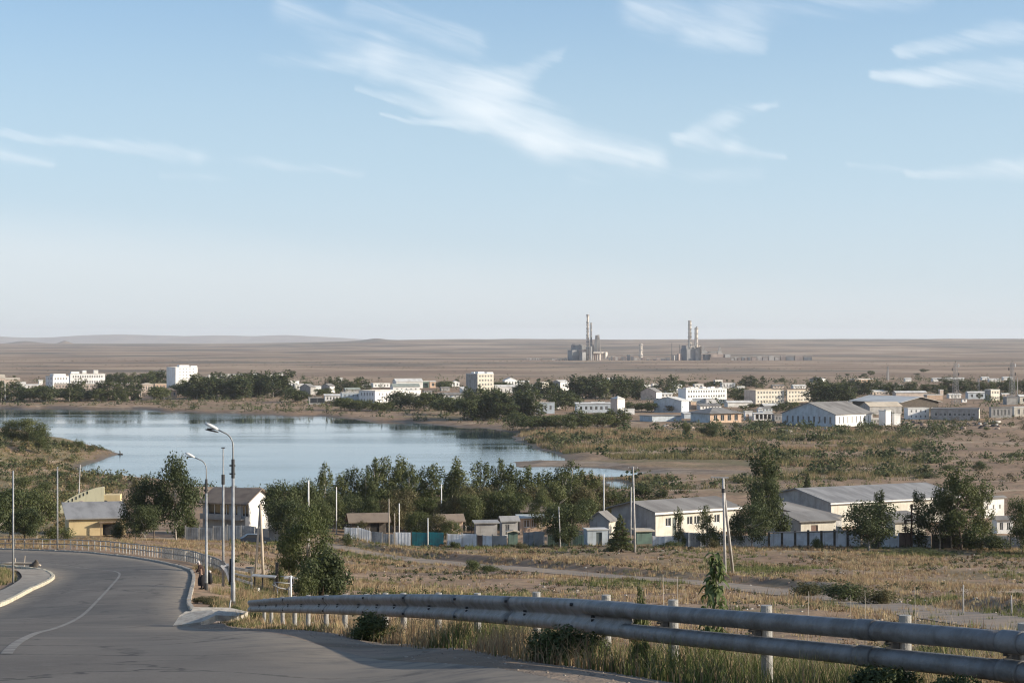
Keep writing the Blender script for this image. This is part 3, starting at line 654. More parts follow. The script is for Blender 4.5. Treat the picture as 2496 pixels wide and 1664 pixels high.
brownw = pmat("brown_panel", (.20, .13, .10), .8, (.15, .10, .08), 1.0, streaks=.4)
roofg = pmat("grey_asbestos_roof", (.235, .225, .21), .9, (.15, .14, .13), .25, bump=.5, bscale=3, stretch=(1, .25, 1))
roofl = pmat("pale_sheet_roof", (.62, .61, .57), .75, (.48, .46, .42), .3, stretch=(1, .2, 1))
rooft = pmat("tan_sheet_roof", (.52, .45, .35), .8, (.42, .36, .28), .3)
roofb = pmat("brown_slate_roof", (.20, .16, .125), .9, (.14, .11, .09), .5, bump=.5, bscale=4)
roofgreen = pmat("green_grey_roof", (.28, .31, .27), .8, (.20, .22, .20), .4)
glass = pmat("window_glass", (.03, .035, .04), .18, spec=.6)
glassd = pmat("dark_opening", (.022, .02, .018), .6)
framew = pmat("window_frame_white", (.66, .65, .62), .7)
wood = pmat("weathered_wood", (.26, .19, .13), .9, (.16, .12, .085), 6, stretch=(1, 1, .2))
doorm = pmat("door_grey_green", (.10, .12, .115), .7)
_wc = {}
def window_mesh(w_, h_, kind='frame', pane=glass):
    k = (round(w_, 1), round(h_, 1), kind, pane.name)
    if k not in _wc:
        b = MB(); w_, h_ = k[0], k[1]
        b.box(-w_ / 2, w_ / 2, 0, .04, 0, h_)
        if kind != 'plain':
            b.cur = 1; f = min(.09, w_ * .09)
            for bx in ((-w_ / 2, -w_ / 2 + f, 0, h_), (w_ / 2 - f, w_ / 2, 0, h_), (-w_ / 2 + f, w_ / 2 - f, 0, f), (-w_ / 2 + f, w_ / 2 - f, h_ - f, h_), (-f / 2, f / 2, f, h_ - f)):
                b.box(bx[0], bx[1], -.05, -.002, bx[2], bx[3])
        _wc[k] = b.mesh("window", [pane, framew])
    return _wc[k]
def face(b, o, d, inn, L, H, ops, dep=.2):
    """wall face from o along d, openings (s0,s1,z0,z1) cut through with reveals of depth dep towards inn"""
    o = Vector(o); d = Vector(d); inn = Vector(inn)
    xs = sorted({0, L} | {v for p in ops for v in (max(0, min(L, p[0])), max(0, min(L, p[1])))}); zs = sorted({0, H} | {v for p in ops for v in (max(0, p[2]), min(H, p[3]))})
    P = lambda s, z, k=0: tuple(o + d * s + Vector((0, 0, z)) + inn * k)
    for i in range(len(xs) - 1):
        for j in range(len(zs) - 1):
            mx, mz = (xs[i] + xs[i + 1]) / 2, (zs[j] + zs[j + 1]) / 2
            if any(p[0] < mx < p[1] and p[2] < mz < p[3] for p in ops): continue
            b.quad(P(xs[i], zs[j]), P(xs[i + 1], zs[j]), P(xs[i + 1], zs[j + 1]), P(xs[i], zs[j + 1]))
    for (s0, s1, z0, z1) in ops:
        b.quad(P(s0, z0), P(s0, z1), P(s0, z1, dep), P(s0, z0, dep)); b.quad(P(s1, z0), P(s1, z0, dep), P(s1, z1, dep), P(s1, z1))
        b.quad(P(s0, z1), P(s1, z1), P(s1, z1, dep), P(s0, z1, dep)); b.quad(P(s0, z0), P(s0, z0, dep), P(s1, z0, dep), P(s1, z0))
def grid_ops(L, H, rows, cols, fw=.45, fh=.5, m=.06, doors=()):
    out = []
    if not rows or not cols: return out
    pw = L * (1 - 2 * m) / cols; ph = H / rows
    for r in range(rows):
        for c in range(cols):
            cx = L * m + pw * (c + .5); cz = ph * (r + .5) + ph * .05
            if (r, c) in doors: out.append((cx - pw * fw / 2, cx + pw * fw / 2, 0.02, cz + ph * fh / 2)); continue
            out.append((cx - pw * fw / 2, cx + pw * fw / 2, cz - ph * fh / 2, cz + ph * fh / 2))
    return out
def building(name, label, xL, xC, xR, yb, yt, rot=28, dep=None, wall=whitew, roof='flat', rmat=roofl, rise=.28, ops_r=(), ops_l=(), win_r=None, win_l=None, over=.35, wkind='frame', pane=glass, cat='building', cap=True, D=None, land=None, group=None, wall_l=None, para=.35, pdoor=None, cham=None, hmin=None):
    """front corner at photo column xC; the left face runs back to xL, the right face to xR; yb base, yt eave (photo rows)"""
    base = hit(xC, yb) if D is None else ground(xC, D)
    D = base.y; th = R(rot); mpp = D / F
    a = max(1.2, (xR - xC) * mpp / max(math.cos(th), .2)); bL = (xC - xL) * mpp / max(math.sin(th), .15) if xC - xL > 1.5 else (dep or 8)
    if dep and xC - xL > 1.5: bL = min(bL, dep) if dep > 0 else bL
    ybD = CY - (base.z - CZ) / D * F; H = max(hmin or 2.0, (ybD - yt) * mpp)
    root = empty(name, base - Vector((0, 0, .15)), th, label=label, cat=cat, group=group); H += .15
    if win_r: ops_r = list(ops_r) + grid_ops(a, H, *win_r)
    if win_l: ops_l = list(ops_l) + grid_ops(bL, H, *win_l)
    Ht = H if roof != 'flat' else H
    b = MB(); mats = [wall, wall_l or wall]  # wall_l: duller left face, its shade put into the wall colour
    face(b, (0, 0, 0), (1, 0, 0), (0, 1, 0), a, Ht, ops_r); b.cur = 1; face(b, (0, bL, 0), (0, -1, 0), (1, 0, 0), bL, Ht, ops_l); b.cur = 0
    b.quad((a, 0, 0), (a, bL, 0), (a, bL, Ht), (a, 0, Ht)); b.quad((a, bL, 0), (0, bL, 0), (0, bL, Ht), (a, bL, Ht))
    r = rise * (bL if roof in ('gable', 'shed', 'hip') else a)
    if roof == 'gable': b.cur = 1; b.add([(0, 0, Ht), (0, bL, Ht), (0, bL / 2, Ht + r)], [(0, 2, 1)]); b.cur = 0; b.add([(a, 0, Ht), (a, bL, Ht), (a, bL / 2, Ht + r)], [(0, 1, 2)])
    if roof == 'gable2': b.add([(0, 0, Ht), (a, 0, Ht), (a / 2, 0, Ht + r)], [(0, 1, 2)]); b.add([(0, bL, Ht), (a, bL, Ht), (a / 2, bL, Ht + r)], [(0, 2, 1)])
    if roof == 'shed': b.add([(0, 0, Ht), (0, bL, Ht), (0, bL, Ht + r)], [(0, 2, 1)]); b.add([(a, 0, Ht), (a, bL, Ht), (a, bL, Ht + r)], [(0, 1, 2)]); b.quad((0, bL, Ht), (a, bL, Ht), (a, bL, Ht + r), (0, bL, Ht + r))
    b.build("wall", mats, root)
    v = over; k = MB(); tk = .18
    if roof == 'flat':
        k.box(-v * .4, a + v * .4, -v * .4, bL + v * .4, H + .001, H + .16)
        if para > 0:
            for bx in ((-v * .4, a + v * .4, -v * .4, -v * .4 + .22), (-v * .4, a + v * .4, bL + v * .4 - .22, bL + v * .4), (-v * .4, -v * .4 + .22, -v * .4 + .22, bL + v * .4 - .22), (a + v * .4 - .22, a + v * .4, -v * .4 + .22, bL + v * .4 - .22)):
                k.box(*bx, H + .161, H + .16 + para)
    elif roof == 'gable':
        s = r / (bL / 2)
        k.prism([(-v, Ht - v * s), (bL / 2, Ht + r), (bL + v, Ht - v * s), (bL + v, Ht - v * s + tk), (bL / 2, Ht + r + tk), (-v, Ht - v * s + tk)], 'x', -v, a + v)
    elif roof == 'gable2':
        s = r / (a / 2)
        k.prism([(-v, Ht - v * s), (a / 2, Ht + r), (a + v, Ht - v * s), (a + v, Ht - v * s + tk), (a / 2, Ht + r + tk), (-v, Ht - v * s + tk)], 'y', -v, bL + v)
    elif roof == 'shed':
        s = r / bL; k.prism([(-v, Ht - v * s), (bL + v, Ht + r + v * s), (bL + v, Ht + r + v * s + tk), (-v, Ht - v * s + tk)], 'x', -v, a + v)
    elif roof == 'hip':
        ins = min(bL / 2, a * .4); P = [(-v, -v, Ht), (a + v, -v, Ht), (a + v, bL + v, Ht), (-v, bL + v, Ht), (ins, bL / 2, Ht + r), (a - ins, bL / 2, Ht + r)]
        P2 = [(x, y, z + .14) for (x, y, z) in P[:4]]; k.add(P[:4] + P2 + P[4:], [(0, 3, 2, 1), (0, 1, 5, 4), (1, 2, 6, 5), (2, 3, 7, 6), (3, 0, 4, 7), (4, 5, 9, 8), (5, 6, 9), (6, 7, 8, 9), (7, 4, 8)])
    elif roof == 'pyramid':
        rr = rise * a; P = [(-v, -v, Ht), (a + v, -v, Ht), (a + v, bL + v, Ht), (-v, bL + v, Ht), (a / 2, bL / 2, Ht + rr)]; k.add(P, [(0, 3, 2, 1), (0, 1, 4), (1, 2, 4), (2, 3, 4), (3, 0, 4)])
    k.build("roof", rmat, root)
    for i, (s0, s1, z0, z1) in enumerate(ops_r):
        dr = z0 < .1; link("door" if dr else "window", window_mesh(s1 - s0, z1 - z0, 'plain' if dr else wkind, (pdoor or doorm) if dr else pane), root, loc=((s0 + s1) / 2, .15, z0))
    for i, (s0, s1, z0, z1) in enumerate(ops_l):
        dr = z0 < .1; link("door" if dr else "window", window_mesh(s1 - s0, z1 - z0, 'plain' if dr else wkind, (pdoor or doorm) if dr else pane), root, loc=(.15, bL - (s0 + s1) / 2, z0), rot=(0, 0, R(-90)))
    root['a'] = a; root['b'] = bL; root['h'] = H
    if land: MARKS.append(((xL + xR) / 2, D, land))
    return root
def rooftop(root, x, y, w_, d_, h_, mat=brightw, name="roof_hut"):
    H = root['h']; MB().box(x, x + w_, y, y + d_, H + .17, H + .17 + h_).build(name, mat, root)
B_ = building
def bw(c, r): return (r, c)
# --- far shore, left to right
B_("beige_house", "beige walled house with long tan sheet roof at the left edge, beyond the lake", -30, -8, 11, 948, 922, 20, 14, pinkw, 'gable', rooft, .2, win_r=(1, 3), land="leftmost beige house")
B_("tan_roofed_shed", "low shed with a long tan sloping roof behind the beige house", 6, 12, 46, 936, 925, 18, 14, pinkw, 'gable', rooft, .2)
B_("white_house", "small flat white house right of the tan roofed shed, farthest left of the white houses", 33, 38, 62, 944, 932, 15, 10, brightw, 'flat', roofl)
B_("white_cottage", "tiny white cottage with a pale gable, just left of the white apartment complex", 92, 95, 103, 938, 928, 30, 8, brightw, 'gable', roofl)
r = B_("apartment_wing", "white left end block of the lakeside apartment complex, its side wall in shade", 104, 129, 162, 962, 918, 38, 0, brightw, 'flat', roofl, win_r=(4, 5, .5, .45), win_l=(4, 4, .4, .6), land="white apartment end block")
rooftop(r, 2, 3, 9, 6, 1.6)
r = B_("apartment_block", "white upper block of the apartment complex with two rooftop huts", 163, 171, 250, 950, 912, 22, 14, brightw, 'flat', roofl, win_r=(3, 13, .55, .45), win_l=(3, 2), land="white block with rooftop huts")
rooftop(r, a_ := r['a'] * .38, 4, 3, 3, 2.6, whitew); rooftop(r, r['a'] * .7, 4, 3.4, 3, 2.8, whitew); rooftop(r, 1, 1, 6, 5, 1.8)
B_("long_apartment_block", "long low pinkish apartment block in front of the white complex, across the lake", 128, 131, 312, 972, 936, 12, 12, pinkw, 'flat', roofl, win_r=(3, 24, .45, .42, .02), land="long pinkish apartment block")
B_("pink_house", "pinkish house between the long pinkish block and the tall white tower", 340, 346, 372, 955, 937, 18, 10, pinkw, 'hip', rooft, .2, win_r=(1, 4))
B_("tan_house", "tan house with a flat pale roof just left of the tall white tower", 372, 378, 404, 950, 936, 18, 10, peach, 'flat', rooft, win_r=(1, 3))
B_("brown_roofed_house", "house with a brown hipped roof low among trees in front of the tall white tower", 392, 400, 430, 968, 952, 18, 10, peach, 'hip', roofb, .25, win_r=(1, 3))
B_("pink_cottage", "small pink cottage near the far shore with brown roof, left of the big poplars", 316, 322, 346, 968, 955, 18, 8, pinkw, 'gable', rooft, .2, win_r=(1, 3))
r = B_("tower_block", "tall white slab tower with one shaded side, highest building of the town", 398, 428, 477, 948, 896, 32, 0, brightw, 'flat', roofl, win_r=(7, 5, .3, .35, .12), land="tall white tower")
rooftop(r, 4, 2, 8, 5, 1.8); rooftop(r, 14, 3, 5, 5, 1.2)
for i, (x0, x1, yb, yt, w_, ro, l) in enumerate([
    (482, 502, 928, 919, brightw, 'gable', "little white gabled house first on the right of the tall white tower"),
    (505, 530, 925, 915, whitew, 'flat', "flat white house second on the right of the tall white tower"),
    (534, 562, 922, 913, brightw, 'flat', "white flat roofed house third on the right of the tall white tower"),
    (604, 628, 920, 913, whitew, 'gable', "low pale house far behind the big poplar grove"),
    (645, 676, 928, 914, brightw, 'flat', "white boxy house high behind the poplars right of the grove"),
    (676, 690, 924, 911, brightw, 'gable2', "narrow white house with a round-topped gable behind the grove"),
    (698, 728, 950, 929, brightw, 'flat', "two-storey white house where the poplar grove ends"),
    (716, 742, 950, 938, whitew, 'shed', "low white house with sloping roof beside the two-storey white house"),
    (822, 834, 930, 922, brightw, 'gable', "tiny white house peeping over the trees left of the long white sheds"),
    (903, 950, 944, 935, brightw, 'flat', "long flat white shed left of the white depot"),
    (1028, 1045, 945, 930, greenw, 'flat', "dark green container-like shed right of the white depot"),
    (1046, 1062, 945, 930, peach, 'shed', "reddish brown shed right of the dark green shed"),
    (1098, 1120, 942, 932, brightw, 'gable2', "small white gabled house left of the five-storey block"),
    (1072, 1096, 953, 945, greyw, 'gable', "low grey roofed house in front of the small gabled house"),
    (1225, 1262, 942, 927, brightw, 'gable2', "white gabled house behind the long white terrace"),
    (1480, 1502, 931, 922, brightw, 'flat', "white roof glimpsed above the long tree belt"),
    (1568, 1586, 950, 939, brightw, 'gable', "white cottage at the right end of the long tree belt"),
    (1588, 1606, 946, 936, brightw, 'flat', "white box house at the right end of the tree belt"),
    (1630, 1646, 940, 931, brightw, 'gable', "tiny white house behind the three-storey white school"),
    (1640, 1664, 948, 939, whitew, 'shed', "sloping white roof left of the three-storey white school"),
    (1740, 1762, 935, 927, whitew, 'flat', "long thin white roof behind the small white office"),
    (2075, 2140, 932, 925, peach, 'flat', "low tan wall-like building far off on the brown plain"),
]):
    d = (x1 - x0) * .15
    B_("small_house", l, x0, x0 + d, x1, yb, yt, 24, 9, w_, ro, roofl if w_ is not greyw else roofg, .2, win_r=(1, max(1, int((x1 - x0) / 9))), cat='house')
B_("grey_gabled_house", "house with dark grey shaded gable and white end wall, right of the poplar grove", 728, 757, 768, 962, 943, 55, 0, greyw, 'gable', roofg, .2)
B_("dark_gabled_house", "dark grey gabled house with bright white end, left of the green-roofed sheds", 782, 804, 815, 957, 941, 52, 0, brightw, 'gable', roofg, .2, wall_l=greyw)
B_("white_cottage", "white cottage with arched end, behind the lakeside kiosk", 760, 764, 782, 958, 942, 25, 9, brightw, 'shed', roofl, .15)
B_("green_roofed_shed", "low shed with a pale green gabled roof above the three-storey lakeside block", 836, 842, 877, 960, 949, 20, 12, greyw, 'gable', roofgreen, .22)
B_("kiosk", "lakeside kiosk with a wide dark glass front under a white roof", 750, 753, 784, 986, 969, 12, 8, greyw, 'flat', roofl, ops_r=[(.6, 9, .9, 4)], para=0, wkind='frame')
B_("white_pavilion", "low white pavilion with a sloping roof between the kiosk and the lakeside block", 788, 792, 834, 978, 964, 12, 10, brightw, 'shed', roofl, .15, win_r=(1, 5, .6, .5))
B_("lakeside_block", "white three-storey lakeside block whose long left face is in shade", 872, 914, 1022, 984, 954, 40, 16, brightw, 'flat', roofl, win_r=(2, 12, .3, .4), win_l=(2, 5, .4, .5), land="white lakeside block")
B_("lower_wing", "shaded grey-blue lower wing on the left of the white lakeside block", 828, 833, 878, 982, 958, 12, 10, bluew, 'flat', roofl, win_r=(2, 4, .3, .4))  # the wing's shade is put into its blue-grey wall colour
B_("white_depot", "white depot with stepped pale roofs and a grey gabled hall in the middle of town", 950, 958, 1022, 958, 942, 18, 16, brightw, 'gable', roofgreen, .25, win_r=(1, 5, .3, .4), land="white depot with stepped roofs")
B_("rear_depot", "higher pale roofed hall standing right behind the white depot", 955, 966, 1030, 946, 930, 18, 12, whitew, 'gable', roofl, .2)
B_("low_grey_house", "long low grey roofed house under the five-storey block's left side", 1066, 1070, 1128, 972, 962, 12, 9, whitew, 'gable', roofg, .25, win_r=(1, 5))
B_("white_garage", "white garage half hidden by trees below the five-storey block", 1096, 1100, 1113, 982, 968, 20, 8, brightw, 'gable2', roofl, .2)
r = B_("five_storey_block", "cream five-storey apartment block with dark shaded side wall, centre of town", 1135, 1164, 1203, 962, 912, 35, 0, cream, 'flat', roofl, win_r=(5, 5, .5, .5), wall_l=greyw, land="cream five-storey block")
rooftop(r, 2, 2, 5, 4, 1.6); rooftop(r, 10, 3, 5, 4, 1.2); rooftop(r, 4, 10, 5, 4, 1.2)
B_("white_terrace", "long white terrace of low houses just right of the cream five-storey block", 1199, 1203, 1300, 960, 943, 10, 10, brightw, 'gable', roofl, .2, win_r=(1, 9, .3, .4), land="long white terrace")
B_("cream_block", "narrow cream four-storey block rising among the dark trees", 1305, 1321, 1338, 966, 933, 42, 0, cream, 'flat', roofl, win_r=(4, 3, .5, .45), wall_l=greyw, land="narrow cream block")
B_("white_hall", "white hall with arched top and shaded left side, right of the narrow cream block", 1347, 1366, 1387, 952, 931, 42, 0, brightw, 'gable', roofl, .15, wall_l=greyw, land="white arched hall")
B_("blue_house", "pale blue flat-roofed house behind the shore trees", 1292, 1294, 1352, 1008, 981, 8, 9, bluew, 'flat', roofl, win_r=(1, 4, .4, .4), para=0, land="pale blue house")
B_("long_workshop", "long low grey workshop with white edged roof, left of the turreted house", 1402, 1405, 1490, 1006, 984, 9, 9, bluew, 'shed', roofl, .12, win_r=(1, 6, .5, .4), land="long low workshop")
B_("turret_house", "tall white house with a little pyramid roof among the shore trees", 1489, 1505, 1524, 1010, 972, 42, 0, whitew, 'pyramid', roofl, .28, over=.2, wall_l=pinkw, land="white turreted house")
B_("white_annexe", "low white annexe at the foot of the turreted house", 1522, 1524, 1547, 1010, 998, 10, 6, brightw, 'flat', roofl)
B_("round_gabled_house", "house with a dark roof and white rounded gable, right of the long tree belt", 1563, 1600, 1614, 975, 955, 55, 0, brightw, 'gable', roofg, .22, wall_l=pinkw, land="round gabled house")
r = B_("white_school", "white three-storey school with rows of dark windows and cluttered roof", 1655, 1672, 1779, 984, 949, 34, 0, brightw, 'flat', roofl, win_r=(3, 15, .55, .45, .04), land="white three-storey school")
for k in range(7): rooftop(r, 2 + k * r['a'] / 7.6, 2 + (k % 3), 2.6, 3, .7 + .4 * (k % 2))
B_("small_white_office", "small white office with dark doorways behind the school and its round tree", 1757, 1760, 1793, 946, 934, 12, 9, brightw, 'flat', roofl, win_r=(1, 4, .35, .6), land="small white office")
r = B_("cream_apartments", "cream three-storey apartments with tall dark stair windows, right of the school", 1818, 1842, 1918, 984, 952, 34, 0, cream, 'flat', rooft, win_r=(3, 9, .45, .5, .04), wall_l=pinkw, land="cream apartments")
B_("cream_apartments_right", "right hand section of the cream apartments with grey roofs behind", 1917, 1919, 1981, 980, 952, 33, 10, cream, 'flat', rooft, win_r=(3, 7, .45, .5, .04))
B_("long_white_roof", "long white flat roof in front of the school, over a shaded wall", 1600, 1606, 1722, 984, 972, 8, 14, bluew, 'flat', roofl, para=0)
B_("grey_workshop", "shaded grey-blue workshop with a bright white rounded end wall", 1596, 1661, 1683, 1005, 977, 62, 24, bluew, 'gable', roofl, .12, wall_l=bluew, ops_r=[(1.2, 2.2, 2.6, 3.4)], land="grey-blue workshop")  # blue-grey walls carry the painted shade of the long left face
B_("tan_shed", "tan box shed tucked beside the white rounded end wall", 1680, 1684, 1698, 998, 980, 20, 6, peach, 'flat', rooft)
B_("white_fronted_store", "store with a plain white front panel below the school", 1720, 1722, 1752, 984, 973, 8, 8, brightw, 'flat', roofl)
B_("mid_roof_house", "house under a white sagging roof with trees before it, below the cream apartments", 1768, 1774, 1836, 992, 981, 14, 10, whitew, 'gable', roofl, .16)
B_("market_hall", "large hall with broad grey hipped roof and white fascia over a peach front", 1690, 1731, 1812, 1030, 1008, 28, 22, peach, 'hip', roofg, .16, win_r=(1, 4, .5, .6), over=1.2, wall_l=bluew, land="peach fronted market hall")
B_("market_wing", "left wing of the market hall with upturned white roof edge", 1662, 1668, 1706, 1020, 1008, 14, 12, bluew, 'shed', roofl, .12)
B_("blue_grey_shed", "low blue-grey shed with flat dark roof left of the market hall", 1556, 1590, 1664, 1028, 1014, 25, 12, bluew, 'flat', roofg, para=0, over=1.0)
B_("white_gatehouse", "small white gatehouse with a peach panel, right of the market hall", 1814, 1816, 1834, 1024, 1004, 10, 6, brightw, 'flat', roofl, ops_r=[(.6, 2.0, .02, 3.0)], pdoor=peach)
B_("arcade", "white roofed arcade with dark openings and a small round gable on its roof", 1836, 1838, 1884, 1024, 1008, 10, 9, brightw, 'shed', roofl, .14, win_r=(1, 4, .75, .7), pane=glassd, wkind='plain', land="white roofed arcade")
B_("dome_house", "tiny domed white house just behind the arcade roof", 1846, 1848, 1860, 1006, 996, 10, 5, brightw, 'pyramid', roofl, .3)
B_("wide_cream_roof", "wide cream sheet roof over an open dark barn, right of the arcade", 1858, 1864, 1902, 1000, 988, 14, 14, darkw, 'gable', roofl, .16, over=.8)  # solid dark walls paint the shade under the open roof
B_("low_shacks", "row of low grey shacks left of the white warehouse", 1884, 1888, 1922, 1026, 1012, 10, 7, greyw, 'flat', roofg, win_r=(1, 4, .4, .5), pane=glassd)
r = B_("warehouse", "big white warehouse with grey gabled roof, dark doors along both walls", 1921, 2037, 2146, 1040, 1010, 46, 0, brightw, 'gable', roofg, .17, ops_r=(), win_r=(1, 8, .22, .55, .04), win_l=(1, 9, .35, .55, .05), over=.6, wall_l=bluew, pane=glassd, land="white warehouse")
B_("white_cube", "plain white cube building at the right corner of the warehouse", 2145, 2159, 2174, 1037, 1002, 42, 0, brightw, 'flat', roofl, land="plain white cube")
B_("white_cube_annexe", "narrower plain white block beside the white cube", 2176, 2180, 2196, 1036, 1011, 20, 6, brightw, 'flat', roofl)
B_("grey_gabled_hall", "hall with pale roof and grey gable behind the warehouse", 2103, 2120, 2205, 1010, 990, 24, 18, greyw, 'gable', rooft, .22)
r = B_("open_barn", "long dark open barn with pale sweeping roofs, behind the warehouse", 2084, 2196, 2300, 1000, 980, 30, 40, darkw, 'gable2', roofl, .1, over=1.5, land="dark open barn")  # solid dark walls stand in for the shade inside the open barn
B_("arched_office", "white office with two rows of arched dark windows", 2208, 2213, 2267, 1021, 996, 12, 8, brightw, 'flat', roofl, win_r=(2, 4, .3, .45), land="white arched-window office")
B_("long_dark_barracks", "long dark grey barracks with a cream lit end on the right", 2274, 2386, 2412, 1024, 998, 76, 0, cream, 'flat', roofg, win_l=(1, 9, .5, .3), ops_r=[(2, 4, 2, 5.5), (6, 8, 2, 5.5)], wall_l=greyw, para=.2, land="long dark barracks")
B_("dark_lodge", "dark grey building with pale doors near the right edge", 2414, 2416, 2468, 1018, 994, 8, 9, greyw, 'flat', roofg, win_r=(1, 5, .5, .6))
B_("cream_arched_house", "cream house with round arches at the right edge", 2470, 2472, 2540, 1015, 993, 10, 9, cream, 'flat', roofl, win_r=(1, 4, .4, .6), land="cream arched house")
B_("ruined_cream_house", "two-storey cream house with broken windows, shaded on its left side", 2404, 2415, 2441, 976, 951, 34, 0, cream, 'flat', roofl, win_r=(2, 3, .5, .45), wall_l=greyw, pane=glassd, land="two-storey cream house")
B_("blue_white_house", "pale blue house with white roof left of the two-storey cream house", 2357, 2360, 2404, 972, 957, 10, 9, bluew, 'gable', roofl, .16, win_r=(1, 3))
B_("long_pink_store", "long low pinkish store under a white roof, behind the dark open barn", 2180, 2184, 2262, 968, 957, 10, 10, pinkw, 'gable', roofl, .16)
B_("pink_box", "small pink box building beyond the dark open barn", 2289, 2291, 2300, 964, 951, 15, 6, pinkw, 'flat', roofl)
B_("reddish_store", "low reddish store right of the long pinkish store", 2256, 2260, 2300, 974, 963, 10, 8, peach, 'flat', roofl)
B_("grey_villa", "grey shaded villa with low hip roof by the right lattice mast", 2450, 2454, 2482, 986, 968, 10, 9, greyw, 'hip', roofg, .15)
B_("cream_villa", "cream villa with pale roof at the far right beyond the field", 2482, 2486, 2540, 984, 966, 12, 9, cream, 'gable', roofl, .2, win_r=(1, 3))
B_("lone_shed", "lone grey shed with white lit end out on the plain", 1975, 2004, 2017, 932, 923, 66, 0, brightw, 'gable', roofg, .1, wall_l=greyw)
for i, (x0, x1, yb, yt, l) in enumerate([(2272, 2304, 930, 923, "white roof beyond the tree belt, left of the left lattice mast"), (2304, 2352, 929, 922, "long white roof beyond the tree belt behind the left lattice mast"),
    (2392, 2412, 926, 920, "white roof farther right beyond the tree belt"), (2410, 2440, 931, 924, "low white house between the two lattice masts beyond the trees"), (2444, 2470, 927, 920, "pale house just left of the right lattice mast, beyond the trees"),
    (2205, 2222, 930, 923, "small pinkish house beyond the tree belt, far right field")]):
    B_("far_house", l, x0, x0 + 2, x1, yb, yt, 10, 10, brightw, 'gable', roofl, .15, cat='house')
roofbl = pmat("pale_blue_sheet_roof", (.42, .47, .48), .75, (.32, .35, .36), .5)
creaml = pmat("off_white_render", (.66, .62, .53), .85, (.54, .50, .42), .4, bump=.2, streaks=.35)
# ------------------------------------------------------------------ near buildings (this side of the lake)
corr = pmat("corrugated_roof", (.29, .285, .275), .75, (.19, .185, .18), .5, bump=.4, stretch=(1, .2, 1), bscale=6)
r = B_("ochre_building", "ochre walled building with grey corrugated roof on the left, behind the railing", 96, 168, 300, 1304, 1264, 16, 9, yellow, 'shed', corr, .17, ops_r=[(5.0, 7.2, .02, 1.7)], pdoor=glassd, over=.5, land="ochre building")
k = MB(); [k.box(x, x + .14, -.9, -.75, 0, 2.0) for x in (4.6, 7.3)]; k.box(4.4, 7.6, -.95, .05, 1.95, 2.1); k.build("porch", wood, r)
# stepped pale yellow wall with the curved top
D0 = 322; g0 = ground(150, D0); mp = D0 / F
cr = empty("curved_wall_building", g0, R(6), label="pale yellow wall with a curved rising top and a round emblem", cat="building")
prof = [(147, 1250), (147, 1232), (158, 1222), (172, 1213), (190, 1203), (210, 1196), (232, 1189), (252, 1186), (253, 1250)]
b = MB(); b.prism([((x - 150) * mp, (CY - y) * mp - (g0.z - CZ)) for x, y in prof][::-1], 'y', 0, .5); b.build("wall", yellowl, cr)
b = MB(); cxm, czm = (198 - 150) * mp, (CY - 1226) * mp - (g0.z - CZ); b.tube([(cxm, -.05, czm), (cxm, .02, czm)], .42, 20); b.build("emblem", MATS["pinkish_render"], cr)
b = MB(); b.tube([(cxm, -.09, czm), (cxm, -.051, czm)], .26, 16); b.build("emblem_ring", MATS["dark_boards_and_shade"], cr)
for i in range(6):
    b = MB(); x = (166 + i * 9 - 150) * mp; z = (CY - (1222 - i * 4.4)) * mp - (g0.z - CZ); b.box(x, x + .16, -.04, 0.01, z - .25, z + .2); b.build("slot", glassd, cr)
b = MB(); x0 = (253 - 150) * mp; b.box(x0, x0 + 2.4, .1, 3.5, 0, (CY - 1207) * mp - (g0.z - CZ)); b.build("side_block", yellow, cr)
b = MB(); b.tube([(x0 + .1, .02, (CY - 1228) * mp - (g0.z - CZ)), (x0 + .1, .09, (CY - 1228) * mp - (g0.z - CZ))], .55, 20); b.build("round_window", glassd, cr)

r = B_("white_villa", "two-storey white house with brown hipped roof and wide upper windows, behind the lamp posts", 486, 598, 652, 1303, 1226, 64, 15, whitew, 'gable2', roofb, .24, ops_l=[(1, 3.4, 3.0, 5.2), (3.9, 5.0, 3.1, 5.1), (5.6, 6.6, 3.1, 5.1), (7.4, 8.6, 3.0, 5.1)], wall_l=greyw, over=.6, land="white villa")
k = MB(); k.box(-1.1, 0, .2, r['b'] - .2, 2.5, 2.68); k.build("balcony", greyw, r)
MB().box(-1.12, -1.0, .2, r['b'] - .2, 2.69, 3.4).build("balcony_rail", greyw, r)
B_("rear_villa", "brown roofed house standing behind the white villa, close to the water", 556, 560, 638, 1215, 1196, 20, 9, peach, 'hip', roofb, .55, D=372)
B_("tin_roof_shack", "dark shack with brown roof and open front among the trees", 850, 858, 940, 1306, 1266, 14, 8, darkw, 'gable', roofb, .36, ops_r=[(1.2, 2.2, .4, 2.2), (3, 4.4, .4, 2.3)], pane=glassd, wkind='plain', over=.7, land="dark shack")
B_("white_roofed_hut", "hut showing only a white patched roof between the middle trees", 990, 996, 1032, 1280, 1252, 20, 5, greyw, 'gable', roofl, .3)
B_("brown_roofed_cottage", "cottage with a steep brown roof half hidden in trees", 1058, 1066, 1128, 1305, 1268, 20, 8, peach, 'gable', roofb, .5, win_r=(1, 3))
B_("grey_barn", "long grey boarded barn under a pale lean-to roof, left of the peach house", 1156, 1160, 1212, 1314, 1275, 12, 7, greyw, 'shed', corr, .15)
B_("silver_roof_shed", "shed with silver sheet roof between the grey barn and the peach house", 1218, 1224, 1262, 1310, 1268, 16, 6, greyw, 'gable', corr, .35, ops_r=[(.5, 1.2, .5, 2.2)])
